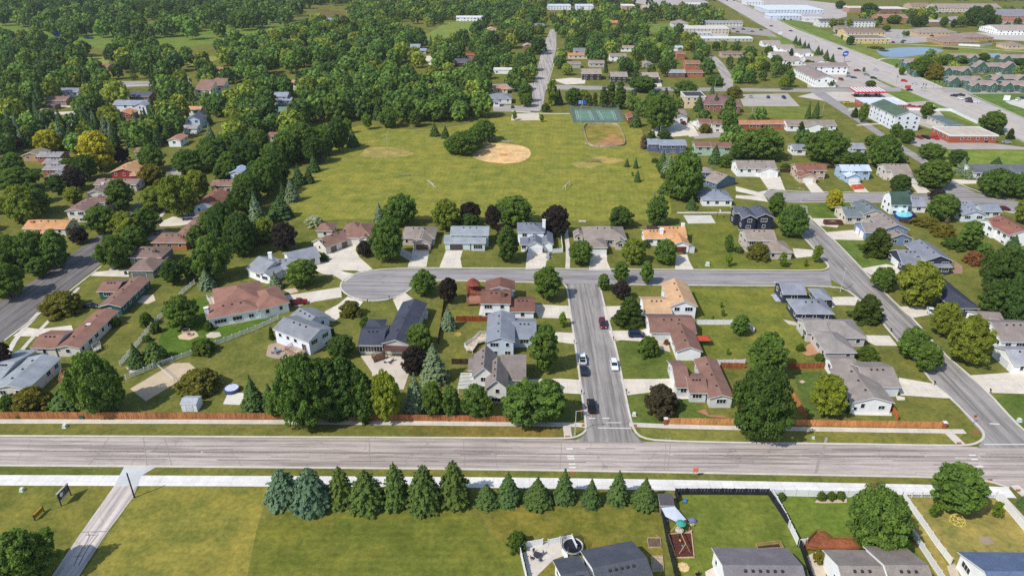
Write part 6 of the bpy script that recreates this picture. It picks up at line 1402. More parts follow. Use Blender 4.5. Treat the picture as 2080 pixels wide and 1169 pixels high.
def backstop():
    a, b, c = G(983,302), G(990,291), G(1010,288); e = empty('backstop_fence', 'grey mesh backstop behind home plate of the infield', 'backstop', a); m = MB()
    q = resample([(0,0),(b.x-a.x,b.y-a.y),(c.x-a.x,c.y-a.y)], 2)
    for p0, p1 in zip(q, q[1:]):
        for z in (.2,1.5,3.0): m.tube((p0[0],p0[1],z),(p1[0],p1[1],z),.035,.035,4)
        for k in range(5): t = k/5; m.tube((p0[0]+(p1[0]-p0[0])*t,p0[1]+(p1[1]-p0[1])*t,0),(p0[0]+(p1[0]-p0[0])*t,p0[1]+(p1[1]-p0[1])*t,3),.02,.02,4)
    m.build('mesh', 'plain', (120,124,126), e)
    for p in q: m = MB(); m.tube((p[0],p[1],0),(p[0],p[1],3.2),.07); m.build('post', 'grey_metal', parent=e)
backstop()
def score():
    g = G(1182,221); e = empty('score_board', 'blue board with white dots above the tennis court fence', 'board', g); 
    for x in (-2.3,2.3): m = MB(); m.tube((x,0,0),(x,0,3.2),.1); m.build('post', 'grey_metal', parent=e)
    m = MB(); m.box((0,0,4.3),(5.6,.2,2.4)); b = m.build('board', 'plain', (48,86,170), e)
    m = MB()
    for i in range(3):
        for j in range(2): m.box((-1.9+i*.95,-.12,5.0-j*1.2),(.5,.04,.6))
    m.build('panel', 'white_trim', parent=e)
score()
def hoop(px, py, rz, label):
    g = G(px, py); e = empty('basketball_hoop', label, 'basketball hoop', g, R(rz)); m = MB(); m.tube((0,0,0),(0,0,3),.09); m.tube((0,0,2.9),(0,-.9,3.3),.06); m.build('post', 'black_metal', parent=e); m = MB(); m.box((0,-.95,3.5),(1.6,.05,1.0)); m.build('backboard', 'white_trim', parent=e)
    m = MB(); n = 10
    for i in range(n): a0, a1 = 6.283*i/n, 6.283*(i+1)/n; m.tube((.23*math.cos(a0),-1.2+.23*math.sin(a0),3.05),(.23*math.cos(a1),-1.2+.23*math.sin(a1),3.05),.02,.02,4)
    m.build('rim', 'tail_red', parent=e)
hoop(1456,444,90,'black basketball hoop beside the concrete ball court'); hoop(1436,456,-90,'second basketball hoop at the near edge of the concrete court') if False else None
def volley():
    a, b = G(323,752), G(356,781); e = empty('volleyball_net', 'sagging volleyball net across the sand court', 'net', a); d = b - a; rz = math.atan2(d.y,d.x); e.rotation_euler = (0,0,rz); L = d.length
    for x in (0, L): m = MB(); m.tube((x,0,0),(x,0,2.2),.05); m.build('post', 'timber', (196,176,150), e)
    m = MB(); n = 20
    for z in (1.4,1.75,2.1): m.tube((0,0,z),(L,0,z),.025,.025,4)
    for k in range(n): m.tube((L*k/n,0,1.4),(L*k/n,0,2.1),.012,.012,4)
    m.build('net', 'white_trim', parent=e)
volley()
# playground yard at the bottom
def playground():
    w = [G(*p) for p in ((1357,1085),(1404,1082),(1410,1132),(1373,1133))]; o = w[0]; e = empty('play_pit', 'timber edged brown bark play pit in the black fenced yard', 'play pit', (o.x,o.y,0)); q = [(p.x-o.x,p.y-o.y) for p in w]
    m = MB(); m.prism([(x,y,-.05) for x,y in q[::-1]],[(x,y,.12) for x,y in q[::-1]]); m.build('bark_bed', 'mulch', (92,54,46), e); m = MB()
    for a, b in zip(q, q[1:]+q[:1]): m.box(((a[0]+b[0])/2,(a[1]+b[1])/2,.12),(dist2(a,b)+.2,.16,.3),math.atan2(b[1]-a[1],b[0]-a[0]))
    m.build('edging', 'timber', (206,176,136), e)
    g = G(1390,1122); s = empty('swing_set', 'wooden swing set with seats over the bark play pit', 'swing set', g, R(98)); m = MB(); m.tube((0,0,2.4),(5.0,0,2.4),.07); m.build('beam', 'timber', (206,168,120), s)
    for x in (0,5.0):
        for y in (-1.2,1.2): m = MB(); m.tube((x,0,2.45),(x-.2 if x==0 else x+.2,y,0),.06); m.build('leg', 'timber', (206,168,120), s)
    for x, c in ((1.2,(90,150,190)),(2.6,(206,206,110)),(3.8,(60,90,70))):
        m = MB(); m.box((x,0,.6),(.45,.25,.06)); k = m.build('seat', 'plain', c, s); m = MB(); m.tube((x-.2,0,.6),(x-.2,0,2.38),.015,.015,4); m.tube((x+.2,0,.6),(x+.2,0,2.38),.015,.015,4); m.build('chain', 'black_metal', parent=s)
    g = G(1381,1078); u = empty('parasol', 'teal round parasol over a pale table beside the play pit', 'parasol', g); m = MB(); m.tube((0,0,0),(0,0,2.6),.04); m.build('pole', 'white_trim', parent=u); m = MB(); m.lathe((0,0,2.1),[(1.0,0),(1.02,.06),(.55,.38),(.05,.55)],10); m.build('canopy', 'plain', (62,150,136), u)
    g = G(1379,1081); t = empty('garden_table', 'round pale table under the teal parasol', 'table', g); m = MB(); m.lathe((0,0,.72),[(.85,0),(.85,.05)],16); m.build('table_top', 'plain', (206,196,180), t); m = MB(); m.tube((0,0,0),(0,0,.72),.3,.12); m.build('leg', 'plain', (180,170,160), t)
    # sail
    A = [G(1343,1030,2.2), G(1371,1028,2.2), G(1394,1054,1.5), G(1376,1060,1.7), G(1352,1048,1.9)]; o = A[0]; sl_ = empty('shade_sail', 'pale grey shade sail hanging behind the teal parasol', 'shade sail', (o.x,o.y,0)); q = [(p.x-o.x,p.y-o.y,p.z) for p in A]
    m = MB(); m.prism([(x,y,z-.03) for x,y,z in q[::-1]],[(x,y,z) for x,y,z in q[::-1]]); m.build('cloth', 'plain', (196,200,212), sl_)
    for p in (q[0],q[1],q[2]): m = MB(); m.tube((p[0],p[1],0),(p[0],p[1],p[2]+.1),.05,.05,6); m.build('post', 'timber', (150,130,110), sl_)
    g = G(1388,1152); tb = empty('sand_table', 'octagonal tan play table south of the play pit', 'play table', g); m = MB(); m.lathe((0,0,0),[(1.15,0),(1.2,.25),(1.05,.28)],8); m.build('frame', 'timber', (214,176,116), tb); m = MB(); m.lathe((0,0,.24),[(1.0,0),(.9,.07)],8); m.build('sand', 'mulch', (214,186,136), tb)
    for px, py, c, l in ((1391,1020,(70,130,180),'blue plastic garden chair in the black fenced yard corner'),(1352,1062,(90,120,180),'blue plastic chair against the black fence'),(1402,1080,(226,150,160),'pink toy chair beside the play pit'),(1405,1068,(206,196,140),'cream toy chair behind the play pit'),(1416,1168,(30,30,34),'black garden seat by the grey roofed house')):
        g = G(px,py); c_ = empty('garden_chair', l, 'chair', g, px*.7); m = MB(); m.box((0,0,.4),(.6,.6,.07)); m.build('seat','plain',c,c_); m = MB(); m.box((0,.28,.72),(.6,.07,.6)); m.build('backrest','plain',c,c_)
        for x in (-.25,.25):
            for y in (-.25,.25): m = MB(); m.box((x,y,.2),(.07,.07,.4)); m.build('leg','plain',c,c_)
    g = G(1406,1058); tp = MB(); tp.lathe((0,0,0),[(1.0,0),(.9,.4),(.55,.75),(.1,.95)],9,0,1.0,.7); o = tp.build('covered_pile','mulch',(110,116,150),None,g); tag(o,'grey blue tarpaulin covered pile at the end of shade sail','pile')
    o = slab_deck('timber raised bed with dark soil behind the grey roofed house', [(1534,1110),(1582,1104),(1590,1118),(1538,1120)], .5, (70,52,46), True, 'raised_bed', 'raised bed', (196,150,110))
playground()
def garden_bed(px0, py0, px1, py1, label, col=(110,92,72)):
    w = [G(x,y) for x,y in ((px0,py1),(px1,py1),(px1-2,py0),(px0-2,py0))]; o = w[0]; e = empty('garden_bed', label, 'garden bed', (o.x,o.y,0)); q = [(p.x-o.x,p.y-o.y) for p in w]; m = MB(); m.prism([(x,y,-.05) for x,y in q],[(x,y,.15) for x,y in q]); m.build('soil','mulch',col,e); m = MB()
    for a, b in zip(q,q[1:]+q[:1]): m.box(((a[0]+b[0])/2,(a[1]+b[1])/2,.15),(dist2(a,b)+.12,.1,.32),math.atan2(b[1]-a[1],b[0]-a[0]))
    m.build('edging','timber',(190,170,140),e)
garden_bed(1317,1093,1343,1112,'square timber edged vegetable bed west of the black fence'); garden_bed(1324,1130,1348,1160,'long pale stone edged bed near the picture bottom',(176,156,132))
def dome():
    g = G(1944,1058); e = empty('climbing_dome', 'yellow tube climbing dome on the straw lawn', 'climbing frame', g); m = MB(); r = 1.5; P = []
    for zt, k, off in ((0,8,0),(.55,8,.39),(.85,5,0)):
        rr = r*math.sqrt(1-zt*zt); P.append([(rr*math.cos(6.283*i/k+off),rr*math.sin(6.283*i/k+off),r*zt) for i in range(k)])
    for ring in P:
        for i in range(len(ring)): m.tube(ring[i],ring[(i+1)%len(ring)],.045,.045,6)
    for i in range(8): m.tube(P[0][i],P[1][i],.045,.045,6); m.tube(P[0][(i+1)%8],P[1][i],.045,.045,6)
    for i in range(8): m.tube(P[1][i],P[2][int(i*5/8)],.045,.045,6)
    m.build('frame','paint',(222,206,110),e)
dome()
def dining(px, py, label, col=(60,60,66)):
    g = G(px,py); e = empty('garden_table', label, 'table', g); m = MB(); m.lathe((0,0,.7),[(.75,0),(.75,.05)],14); m.build('table_top','plain',col,e); m = MB(); m.tube((0,0,0),(0,0,.7),.08,.08); m.tube((0,0,0),(0,0,.06),.35,.3); m.build('leg','black_metal',parent=e)
    for k in range(4):
        a = k*1.57+.5; c_ = empty('garden_chair', 'dark chair of the set around '+label, 'chair', (g.x+1.15*math.cos(a),g.y+1.15*math.sin(a),.05), a-1.57, 'chairs around '+label); m = MB(); m.box((0,0,.42),(.5,.5,.07)); m.build('seat','plain',(104,104,110),c_); m = MB(); m.box((0,.24,.75),(.5,.06,.6)); m.build('backrest','plain',(90,90,96),c_)
        for x in (-.2,.2):
            for y in (-.2,.2): m = MB(); m.box((x,y,.2),(.05,.05,.4)); m.build('leg','black_metal',parent=c_)
dining(1091,1131,'the walled patio table'); dining(562,716,'the stone terrace table',(90,130,150)); dining(790,735,'the pool terrace table',(206,202,196)); dining(1868,492,'the dark patio table by the blue gabled house')
for pl in [o for o in COL.objects if o.name.startswith('garden_table') and str(o['label']).startswith('the ')]: pl['label'] = 'round ' + pl['label'][4:] + ' with four chairs'
def kayak():
    g = G(1148,1128); m = MB(); q = [(-1.9,0),(-1.3,.34),(0,.42),(1.3,.34),(1.9,0),(1.3,-.34),(0,-.42),(-1.3,-.34)]; m.prism([(x*.9,y*.6,.05) for x,y in q],[(x,y,.38) for x,y in q]); o = m.build('paddle_board','plain',(232,232,228),None,g); o.rotation_euler = (0,0,R(100)); tag(o,'white board lying on the walled patio','board')
kayak()
def bin_(px, py, col, label):
    g = G(px,py); e = empty('wheelie_bin', label, 'bin', g); m = MB(); m.prism([(-.28,-.3,0),(.28,-.3,0),(.28,.3,0),(-.28,.3,0)],[(-.35,-.4,1.05),(.35,-.4,1.05),(.35,.4,1.05),(-.35,.4,1.05)]); m.build('body','plain',col,e); m = MB(); m.box((0,0,1.1),(.74,.86,.1)); m.build('lid','plain',col,e)
bin_(1715,452,(36,66,150),'blue wheelie bin beside the brown container'); bin_(1389,515,(40,56,110),'dark blue bin beside the orange roofed garage'); bin_(1102,511,(36,36,38),'black bin at the twin gabled garage'); bin_(256,557,(60,80,60),'green bin by the stepped brown hip roofs'); bin_(1072,511,(36,36,38),'black bin on the other side of the twin gabled garage')
def skip_(px, py, L, Wd, h, rz, col, label, cat='skip'):
    g = G(px,py); e = empty('skip_container', label, cat, g, R(rz)); m = MB(); m.box((0,0,.08),(L,Wd,.12)); 
    for y in (-Wd/2,Wd/2): m.box((0,y,h/2),(L,.1,h))
    for x in (-L/2,L/2): m.box((x,0,h/2),(.1,Wd-.1,h))
    m.build('body','plain',col,e); m = MB()
    for k in range(6):
        for y in (-Wd/2-.07,Wd/2+.07): m.box((-L/2+L*(k+.5)/6,y,h/2),(.12,.06,h-.1))
    m.build('rib','plain',col,e)
    m = MB(); m.lathe((0,0,.2),[(Wd*.42,0),(Wd*.36,h*.5),(Wd*.1,h*.75)],9,0,L/Wd*.9,1.0); m.build('load','mulch',(150,140,130),e)
skip_(1741,383,5,2.4,1.6,12,(206,100,70),'orange rubbish skip on the light blue house drive'); skip_(1691,455,7,2.4,1.6,0,(92,58,46),'long brown container on the drive of the beige house')
def fire_pit(px, py, r, label):
    g = G(px,py); e = empty('fire_pit', label, 'fire pit', g); m = MB()
    for i in range(14): a = 6.283*i/14; m.box((r*math.cos(a),r*math.sin(a),.22),(.3,.42,.46),a)
    m.build('stone_ring','plain',(196,176,150),e); m = MB(); m.lathe((0,0,0),[(r*.8,0),(r*.7,.12)],12); m.build('ash','mulch',(52,46,44),e)
fire_pit(378,672,1.1,'stone fire pit with dark centre in the lush garden'); fire_pit(386,680,.8,'smaller stone fire ring in front of the fire pit')
def boat_cover():
    g = G(1114,521); m = MB(); q = [(-2.2,-.8),(1.4,-.8),(2.2,0),(1.4,.8),(-2.2,.8)]; m.prism([(x,y,.4) for x,y in q],[(x*.9,y*.35,1.35) for x,y in q]); m.box((-.4,0,.25),(2.6,1.3,.3)); o = m.build('covered_trailer','plain',(150,150,160),None,g); o.rotation_euler = (0,0,R(85)); tag(o,'grey covered trailer beside the white twin gabled garage','trailer')
boat_cover()
def swing_small():
    g = G(2021,480); e = empty('lawn_swing','small grey swing frame on the lawn before the white red brown roofed house','swing',g); m = MB(); m.tube((-1.3,0,2),(1.3,0,2),.05)
    m.build('beam','grey_metal',parent=e)
    for x in (-1.3,1.3):
        for y in (-.8,.8): m = MB(); m.tube((x,0,2),(x,y,0),.04); m.build('leg','grey_metal',parent=e)
    m = MB(); m.box((0,0,.5),(1.3,.4,.06)); m.box((0,.2,.8),(1.3,.05,.5)); m.build('seat','timber',(150,140,130),e)
swing_small()
# ---------------------------------------------------------------- trees that can be told apart: kind, x, top, bottom, width
TL = '''
l 50 372 448 72;l 56 392 452 60;s 53 398 454 26;m 42 335 388 84;p 156 338 384 46;d 120 352 392 38;y 205 262 342 74;y 106 260 308 56;p 249 295 330 34
m 137 320 342 30;l 152 377 410 40;m 250 360 424 54;b 313 330 376 54;m 314 290 345 54;m 385 300 350 60;m 435 288 345 56;m 460 326 366 52;l 325 374 424 70;l 372 350 440 72;l 405 342 402 50
m 213 415 472 62;l 262 428 488 68;m 300 418 478 56;m 240 474 540 72;m 276 455 506 58;m 28 472 545 72;m 77 466 542 74;m 124 464 540 56;m 85 520 562 42;m 22 530 602 76;m 405 455 500 42;m 437 474 566 76
d 465 408 505 70;m 436 420 470 56;d 494 428 515 66;d 355 525 576 44;d 388 520 568 36;u 422 545 591 34;m 505 348 412 60;m 545 315 395 62;d 570 300 372 50;s 572 394 449 46;u 525 388 465 40;s 534 425 490 44
s 576 367 404 18;u 594 362 412 28;s 608 331 378 26;s 628 338 374 21;s 639 311 351 23;l 542 440 490 48;p 580 450 507 54;m 518 455 495 40;w 640 436 464 38;p 742 487 520 32
m 791 437 526 72;u 772 410 455 24;m 817 390 455 70;l 907 402 464 60;p 955 407 452 46;d 952 432 464 48;p 1000 415 464 30;m 1045 394 455 84;p 1128 414 478 58;d 1029 455 530 48;p 1022 452 490 30
m 862 545 599 52;p 911 561 613 40;m 615 525 579 64;v 659 512 532 17;v 547 545 567 17;u 561 550 590 30;m 1110 538 606 58;m 1226 554 588 28;m 1261 529 572 34;m 1312 528 576 28;p 1262 568 606 36
m 1178 487 533 55;l 1284 482 533 50;m 1350 484 533 50;o 1310 487 504 20;d 1259 416 460 54;m 1334 394 457 45;u 1327 388 420 14;s 1273 321 340 11;s 1291 319 343 10;s 1294 344 371 13;n 1284 348 357 6
s 1345 304 348 22;u 1357 305 358 28;m 1386 300 404 78;m 1374 352 402 56;s 1353 360 396 34;m 1402 340 390 50;o 1330 320 331 16;o 1338 328 342 12;o 1342 338 352 12;o 1347 350 363 12;s 1451 292 335 25;o 1475 310 342 34;s 1404 397 427 22
m 1542 255 320 96;m 1500 282 322 40;m 1478 475 510 20;n 1479 512 541 16;o 1501 500 515 17;b 1538 490 532 42;m 1605 413 478 60;m 1573 388 438 34;y 1691 383 426 36;n 1588 510 541 20;n 1657 495 532 22;n 1635 525 541 10
v 1778 460 527 56;m 1790 540 588 50;l 1858 530 616 96;m 1910 390 446 60;p 1902 383 408 35;b 1880 437 465 46;b 1914 450 484 46;t 1920 425 462 10;m 1966 445 504 50;o 1937 480 510 45;r 1977 507 541 38;m 1995 492 526 34;s 2052 475 524 40
d 2030 500 600 100;d 2062 552 655 80;d 2005 566 645 56;m 2020 338 395 78;m 2066 350 400 58;u 1952 317 354 25;u 1967 336 364 26;d 1942 302 336 40;m 1889 288 322 52;m 1893 320 378 74;d 1826 352 391 44;s 2024 317 337 20
m 1672 258 325 88;m 1702 300 332 56;d 1738 306 335 40;m 1790 270 338 64;m 1822 308 330 40;o 1595 330 343 18;l 2076 400 452 44;b 131 590 648 80;o 237 642 665 18;o 300 632 666 28;o 317 654 679 22;o 299 680 697 18;m 374 597 662 72
s 280 694 750 34;k 317 690 743 46;o 414 687 726 46;o 425 653 673 20;b 408 746 810 82;m 205 712 836 100;m 238 730 830 50;s 140 775 839 62;b 66 785 842 68;o 20 800 836 40;p 10 690 752 50;o 62 706 731 18;s 518 760 840 46;s 552 777 838 36
m 625 714 862 112;d 706 720 848 82;m 742 745 856 48;g 785 752 852 66;u 845 755 846 46;u 882 697 785 52;p 842 702 758 52;m 855 656 711 58;d 695 680 722 56;m 880 772 845 48;m 916 780 846 40;m 966 780 846 60;u 911 620 673 32
b 713 608 648 42;o 743 642 668 22;v 553 663 691 12;v 675 657 693 16;m 1062 772 860 92;m 1108 768 854 90;b 1126 773 798 28;m 1107 655 752 60;n 1142 633 663 20;v 1278 600 668 58;o 1316 681 728 42;r 1353 688 701 11;q 1342 780 850 70
d 1535 740 885 122;m 1553 672 762 78;m 1502 637 679 40;n 1464 612 624 9;n 1467 626 642 10;n 1477 705 720 9;v 1758 595 662 57;m 1848 662 726 62;m 1877 692 750 56;l 1915 612 680 60;l 1958 637 733 86;o 1760 702 738 38;g 1676 757 842 70
o 1722 820 838 20;o 2033 707 722 15;o 1636 672 690 14;o 1625 697 715 18;o 1665 717 735 22;m 62 1075 1180 130;j 578 950 1033 62;j 636 948 1048 68;k 695 945 1033 50;k 747 952 1045 62;k 806 938 1036 52;k 863 942 1045 62;k 923 934 1036 58
s 989 979 1036 48;s 1033 957 1031 46;s 1092 965 1037 58;s 1146 950 1028 46;s 1200 970 1034 40;s 1254 954 1028 42;s 1308 967 1039 52;o 1050 1080 1124 42;m 1770 990 1108 126;m 1930 937 1030 100;o 1668 997 1018 18;o 1687 997 1018 18;o 1706 996 1017 18
o 1586 1000 1018 18;n 1895 1018 1049 22;n 2020 1016 1049 24;s 2076 1000 1034 22;b 1663 1113 1147 26;o 1844 1080 1098 18;n 1447 640 650 7
m 945 262 312 64;m 985 240 285 52;m 925 272 310 50;m 965 255 300 46;s 883 248 278 20;s 905 255 282 16;n 747 228 262 24;m 790 215 258 42;m 845 220 256 30;s 768 200 245 20;s 718 262 300 26;d 690 235 305 46;n 708 238 270 20;m 660 250 312 52;m 615 245 318 70;d 640 275 330 50;m 585 262 330 62;m 560 285 340 50
m 1066 164 206 32;m 1070 188 216 30;n 1045 224 244 12;n 1100 231 247 12;o 1108 208 228 20;n 1120 160 214 26;s 1135 180 214 18;m 1165 176 212 40;l 1185 180 212 30;c 1198 166 214 10;c 1208 164 214 12;c 1224 156 216 18;c 1240 162 216 22;c 1258 160 220 24;s 1290 210 260 22;m 1340 186 262 74;t 1306 214 300 13;t 1352 150 200 10;t 1383 150 196 10;m 1390 160 200 50;m 1420 186 206 30;s 1418 190 228 20;s 1452 188 226 18;m 1480 195 235 26;b 1490 172 200 34;m 1478 225 268 34;s 1525 230 258 26;m 1305 150 185 60;m 1450 150 172 40;c 1318 252 300 16
u 1352 212 240 14;s 1325 262 300 16;d 1348 262 282 30;b 1432 250 272 26;s 1640 206 242 12;s 1656 204 242 14;v 1626 246 268 14;m 1750 208 248 20;v 1735 218 240 14;m 1880 206 240 30;m 1818 250 278 26;m 1840 260 290 32;m 1770 272 295 34;m 2012 222 265 54;v 2028 255 275 18;v 2050 260 284 16;m 1685 160 176 20;m 1768 162 176 22;n 1702 142 150 8;n 1754 136 146 8;o 1640 120 146 26
d 1705 0 18 20;d 1763 4 31 38;d 1785 32 50 14;m 1815 28 48 30;d 1858 30 54 22;d 1872 28 54 20;m 1915 33 55 16;d 1935 38 56 14;m 1950 32 55 20;d 1975 10 52 40;d 1996 8 54 34;m 2018 28 54 26;n 1700 60 68 10;d 1726 72 91 18;m 1800 50 64 18;m 1842 62 74 10
g 1690 36 55 20;g 1705 37 55 20;g 1722 37 55 18;m 1742 43 54 14;m 1763 42 54 14;m 2027 52 65 12;m 1868 112 154 44;b 1896 126 164 34;m 1922 108 132 34;m 1948 110 128 30;d 1994 106 126 22;d 2072 116 132 30;s 1615 72 90 9;s 1623 76 93 9;s 1633 82 100 10;s 1641 86 102 9;s 1660 92 112 11;s 1668 98 112 8;s 1677 100 124 14;s 1690 108 126 9;v 1606 98 114 12
n 1710 70 80 7;n 1835 62 72 8;n 1946 64 72 8;m 1830 134 152 14;n 1820 128 138 7;b 1780 92 100 30;b 1930 94 101 30;o 1795 100 104 20;m 1560 92 112 20;m 1575 110 132 26;m 1600 140 176 26;l 1590 150 182 22
m 12 4 26 24;d 35 0 27 28;d 80 2 35 34;m 98 22 40 22;d 145 18 54 36;m 185 8 33 34;d 208 28 60 38;m 232 30 58 26;m 265 38 65 18;d 300 0 36 30;m 322 5 41 30;d 346 0 39 30;m 130 -6 20 30;d 262 2 30 36;m 370 8 40 30;m 425 4 38 34;d 455 10 46 30;m 480 22 56 30;m 500 14 50 26
d 668 722 851 84;m 596 762 851 62;d 734 745 851 58;o 742 838 864 18;o 690 830 858 40;m 565 790 846 40;o 905 824 852 50;m 985 800 850 36
'''
for ln in TL.replace('\n', ';').split(';'):
    if ln.strip():
        k, *v = ln.split(); T(k, *map(float, v))
# ---------------------------------------------------------------- woods: trees sampled inside marked outlines
def pip(x, y, poly):
    c = False; j = len(poly) - 1
    for i in range(len(poly)):
        xi, yi = poly[i]; xj, yj = poly[j]
        if (yi > y) != (yj > y) and x < (xj - xi) * (y - yi) / (yj - yi) + xi: c = not c
        j = i
    return c
OPEN = [p for p, c, m in LAWNS] + DRIVES + [p for p, c in LOTS] + [
 [(985,170),(1650,174),(1650,188),(985,182)], [(1080,222),(1082,180),(1092,140),(1101,98),(1115,66),(1134,66),(1130,100),(1122,140),(1108,185),(1104,222)],
 [(1425,-22),(1457,0),(1560,59),(1697,124),(1825,177),(1930,222),(2080,286),(2300,380),(2300,330),(2080,241),(1965,191),(1780,121),(1622,61),(1560,33),(1490,-20)],
 [(1434,110),(1454,110),(1472,130),(1494,162),(1490,184),(1466,184),(1468,165),(1453,135)], [(220,162),(310,162),(310,180),(212,182)], [(348,146),(368,146),(392,160),(392,176),(370,176)],
 [(85,228),(165,226),(165,266),(110,268)], [(1640,182),(1668,182),(1720,218),(1790,268),(1870,318),(1840,318),(1745,252)], [(640,16),(700,20),(730,52),(690,56),(645,34)], [(90,58),(200,62),(200,84),(100,84)],
 [(2005,106),(2044,106),(2044,122),(2005,122)], [(1040,205),(1105,205),(1105,240),(1040,240)]]
OPEN_B = [(min(p[0] for p in q), min(p[1] for p in q), max(p[0] for p in q), max(p[1] for p in q), q) for q in OPEN]
def is_open(x, y):
    return any(b[0] <= x <= b[2] and b[1] <= y <= b[3] and pip(x, y, b[4]) for b in OPEN_B)
FB = []   # footprints in world
for ws in FOOT:
    for w_ in ws:
        c_ = w_['A'] + w_['u'] * w_['L'] / 2 + w_['v'] * w_['D'] / 2
        FB.append((c_.x, c_.y, math.hypot(w_['L'], w_['D']) / 2, w_['h'] + 2))
FBA = np.array(FB); 
PLACED = np.array([(t['loc'][0], t['loc'][1], t['rad']) for t in TREES]); grid = {}
def gput(x, y, r): grid.setdefault((int(x // 12), int(y // 12)), []).append((x, y, r))
for x, y, r in PLACED: gput(x, y, r)
def clear(x, y, r, tight, h=10):
    i, j = int(x // 12), int(y // 12)
    for a in range(i - 1, i + 2):
        for b in range(j - 1, j + 2):
            for (u, v, q) in grid.get((a, b), ()):
                if (u - x) ** 2 + (v - y) ** 2 < ((q + r) * tight) ** 2: return False
    d = FBA[:, :2] - (x, y); dist = np.hypot(d[:, 0], d[:, 1])
    if np.any(dist < FBA[:, 2] * .85 + r * .8): return False
    # keep the houses in view: nothing tall right in front of one
    s_ = mpx(PX((x, y, 0))[1]); back = d[:, 1]; side = np.abs(d[:, 0] - x / max(y, 60) * back)
    keep = FBA[:, 2] + 4 + np.maximum(h * .72 - 2, 1) * y / CAM_H
    return not np.any((back > 0) & (back < keep) & (side < FBA[:, 2] * .8 + r * .3))
WOODS = [ # outline, metres between trees, kinds, (height lo, hi), how tightly crowns close, place
 ([(640,150),(720,140),(860,175),(985,180),(1060,185),(1075,215),(1040,225),(1000,236),(960,244),(890,252),(845,250),(800,250),(745,240),(700,255),(640,250),(600,200)], 8.5, 'mmmddl', (11, 17), .72, 'in the belt of trees along the north edge of the park'),
 ([(440,230),(520,190),(600,180),(650,240),(620,270),(590,300),(560,340),(545,400),(500,440),(455,400),(430,330),(480,290)], 8.5, 'mmmddl', (10, 15), .72, 'in the tree belt along the west edge of the park'),
 ([(-30,130),(110,130),(200,142),(330,138),(440,140),(560,150),(560,200),(470,240),(400,290),(340,330),(260,290),(200,250),(160,268),(0,300),(-30,300)], 13.5, 'mmmddls', (11, 17), .85, 'among the western houses'),
 ([(-30,74),(130,100),(330,106),(470,92),(560,84),(640,58),(760,34),(860,95),(850,140),(640,150),(560,150),(440,140),(200,142),(-30,132)], 15, 'mmmddl', (13, 18), .74, 'in the wood below the golf course'),
 ([(690,24),(760,8),(900,4),(1040,6),(1110,30),(1096,98),(1080,170),(985,166),(860,150),(850,96),(900,60),(760,40)], 16.5, 'mmmddls', (10, 16), .85, 'in the wood west of the north street'),
 ([(1118,40),(1240,24),(1400,14),(1470,40),(1490,66),(1480,90),(1440,110),(1440,168),(1330,172),(1180,172),(1130,160),(1134,98)], 17.5, 'mmmddlsv', (9, 14), .95, 'among the houses east of the north street'),
 ([(1440,100),(1500,92),(1550,132),(1630,152),(1640,172),(1500,180),(1490,150)], 15, 'mmddlsv', (7, 12), .95, 'among the houses beside the highway'),
 ([(1270,186),(1500,190),(1620,215),(1700,250),(1760,300),(1800,330),(1600,330),(1480,320),(1440,300),(1310,285),(1280,250)], 17, 'mmdls', (7, 12), 1.0, 'among the houses east of the park'),
 ([(-60,300),(160,270),(340,330),(260,420),(130,520),(-60,610)], 15, 'mmdlp', (8, 13), .9, 'among the gardens west of the west street'),
 ([(1740,24),(2090,24),(2090,66),(1900,50),(1760,60)], 17, 'mmdgs', (7, 11), .95, 'among the apartment blocks beyond the highway'),
 ([(1830,110),(1900,118),(1960,150),(2090,165),(2090,176),(1940,170),(1880,155)], 12, 'mmdl', (7, 11), .8, 'around the green townhouses'),
 ([(0,-4),(560,-6),(640,10),(580,60),(480,76),(330,84),(120,74),(0,56)], 34, 'mmd', (14, 21), .8, 'on the golf course'),
 ([(250,-2),(300,20),(390,30),(480,28),(520,50),(470,62),(430,44),(330,34),(260,10)], 19, 'mmd', (14, 21), .8, 'on the golf course'),
 ([(-40,-40),(640,-40),(760,2),(640,12),(560,-2),(250,-8),(-40,0)], 19, 'mmmdd', (14, 20), .8, 'in the far wood'),
 ([(640,-50),(1500,-50),(1470,-2),(1240,20),(1110,24),(900,2),(760,2),(690,18),(650,4)], 19, 'mmmddl', (12, 18), .8, 'in the far wood'),
 ([(1500,-50),(2200,-50),(2200,6),(1900,2),(1700,-4)], 30, 'mmdd', (8, 13), .9, 'in the far wood'),
 ([(1960,240),(2100,300),(2100,420),(2000,380),(1900,330),(1900,300)], 22, 'mmds', (7, 11), 1.0, 'east of the upper street'),
 ([(70,218),(330,252),(420,258),(440,300),(330,300),(170,300),(70,300)], 8, 'ssuus', (10, 15), .7, 'in the spruce stand among the western houses'),
 ([(0,232),(180,240),(180,300),(0,300)], 8, 'ssud', (10, 14), .7, 'in the spruce stand among the western houses'),
]
FILL = []
frng = random.Random(12)
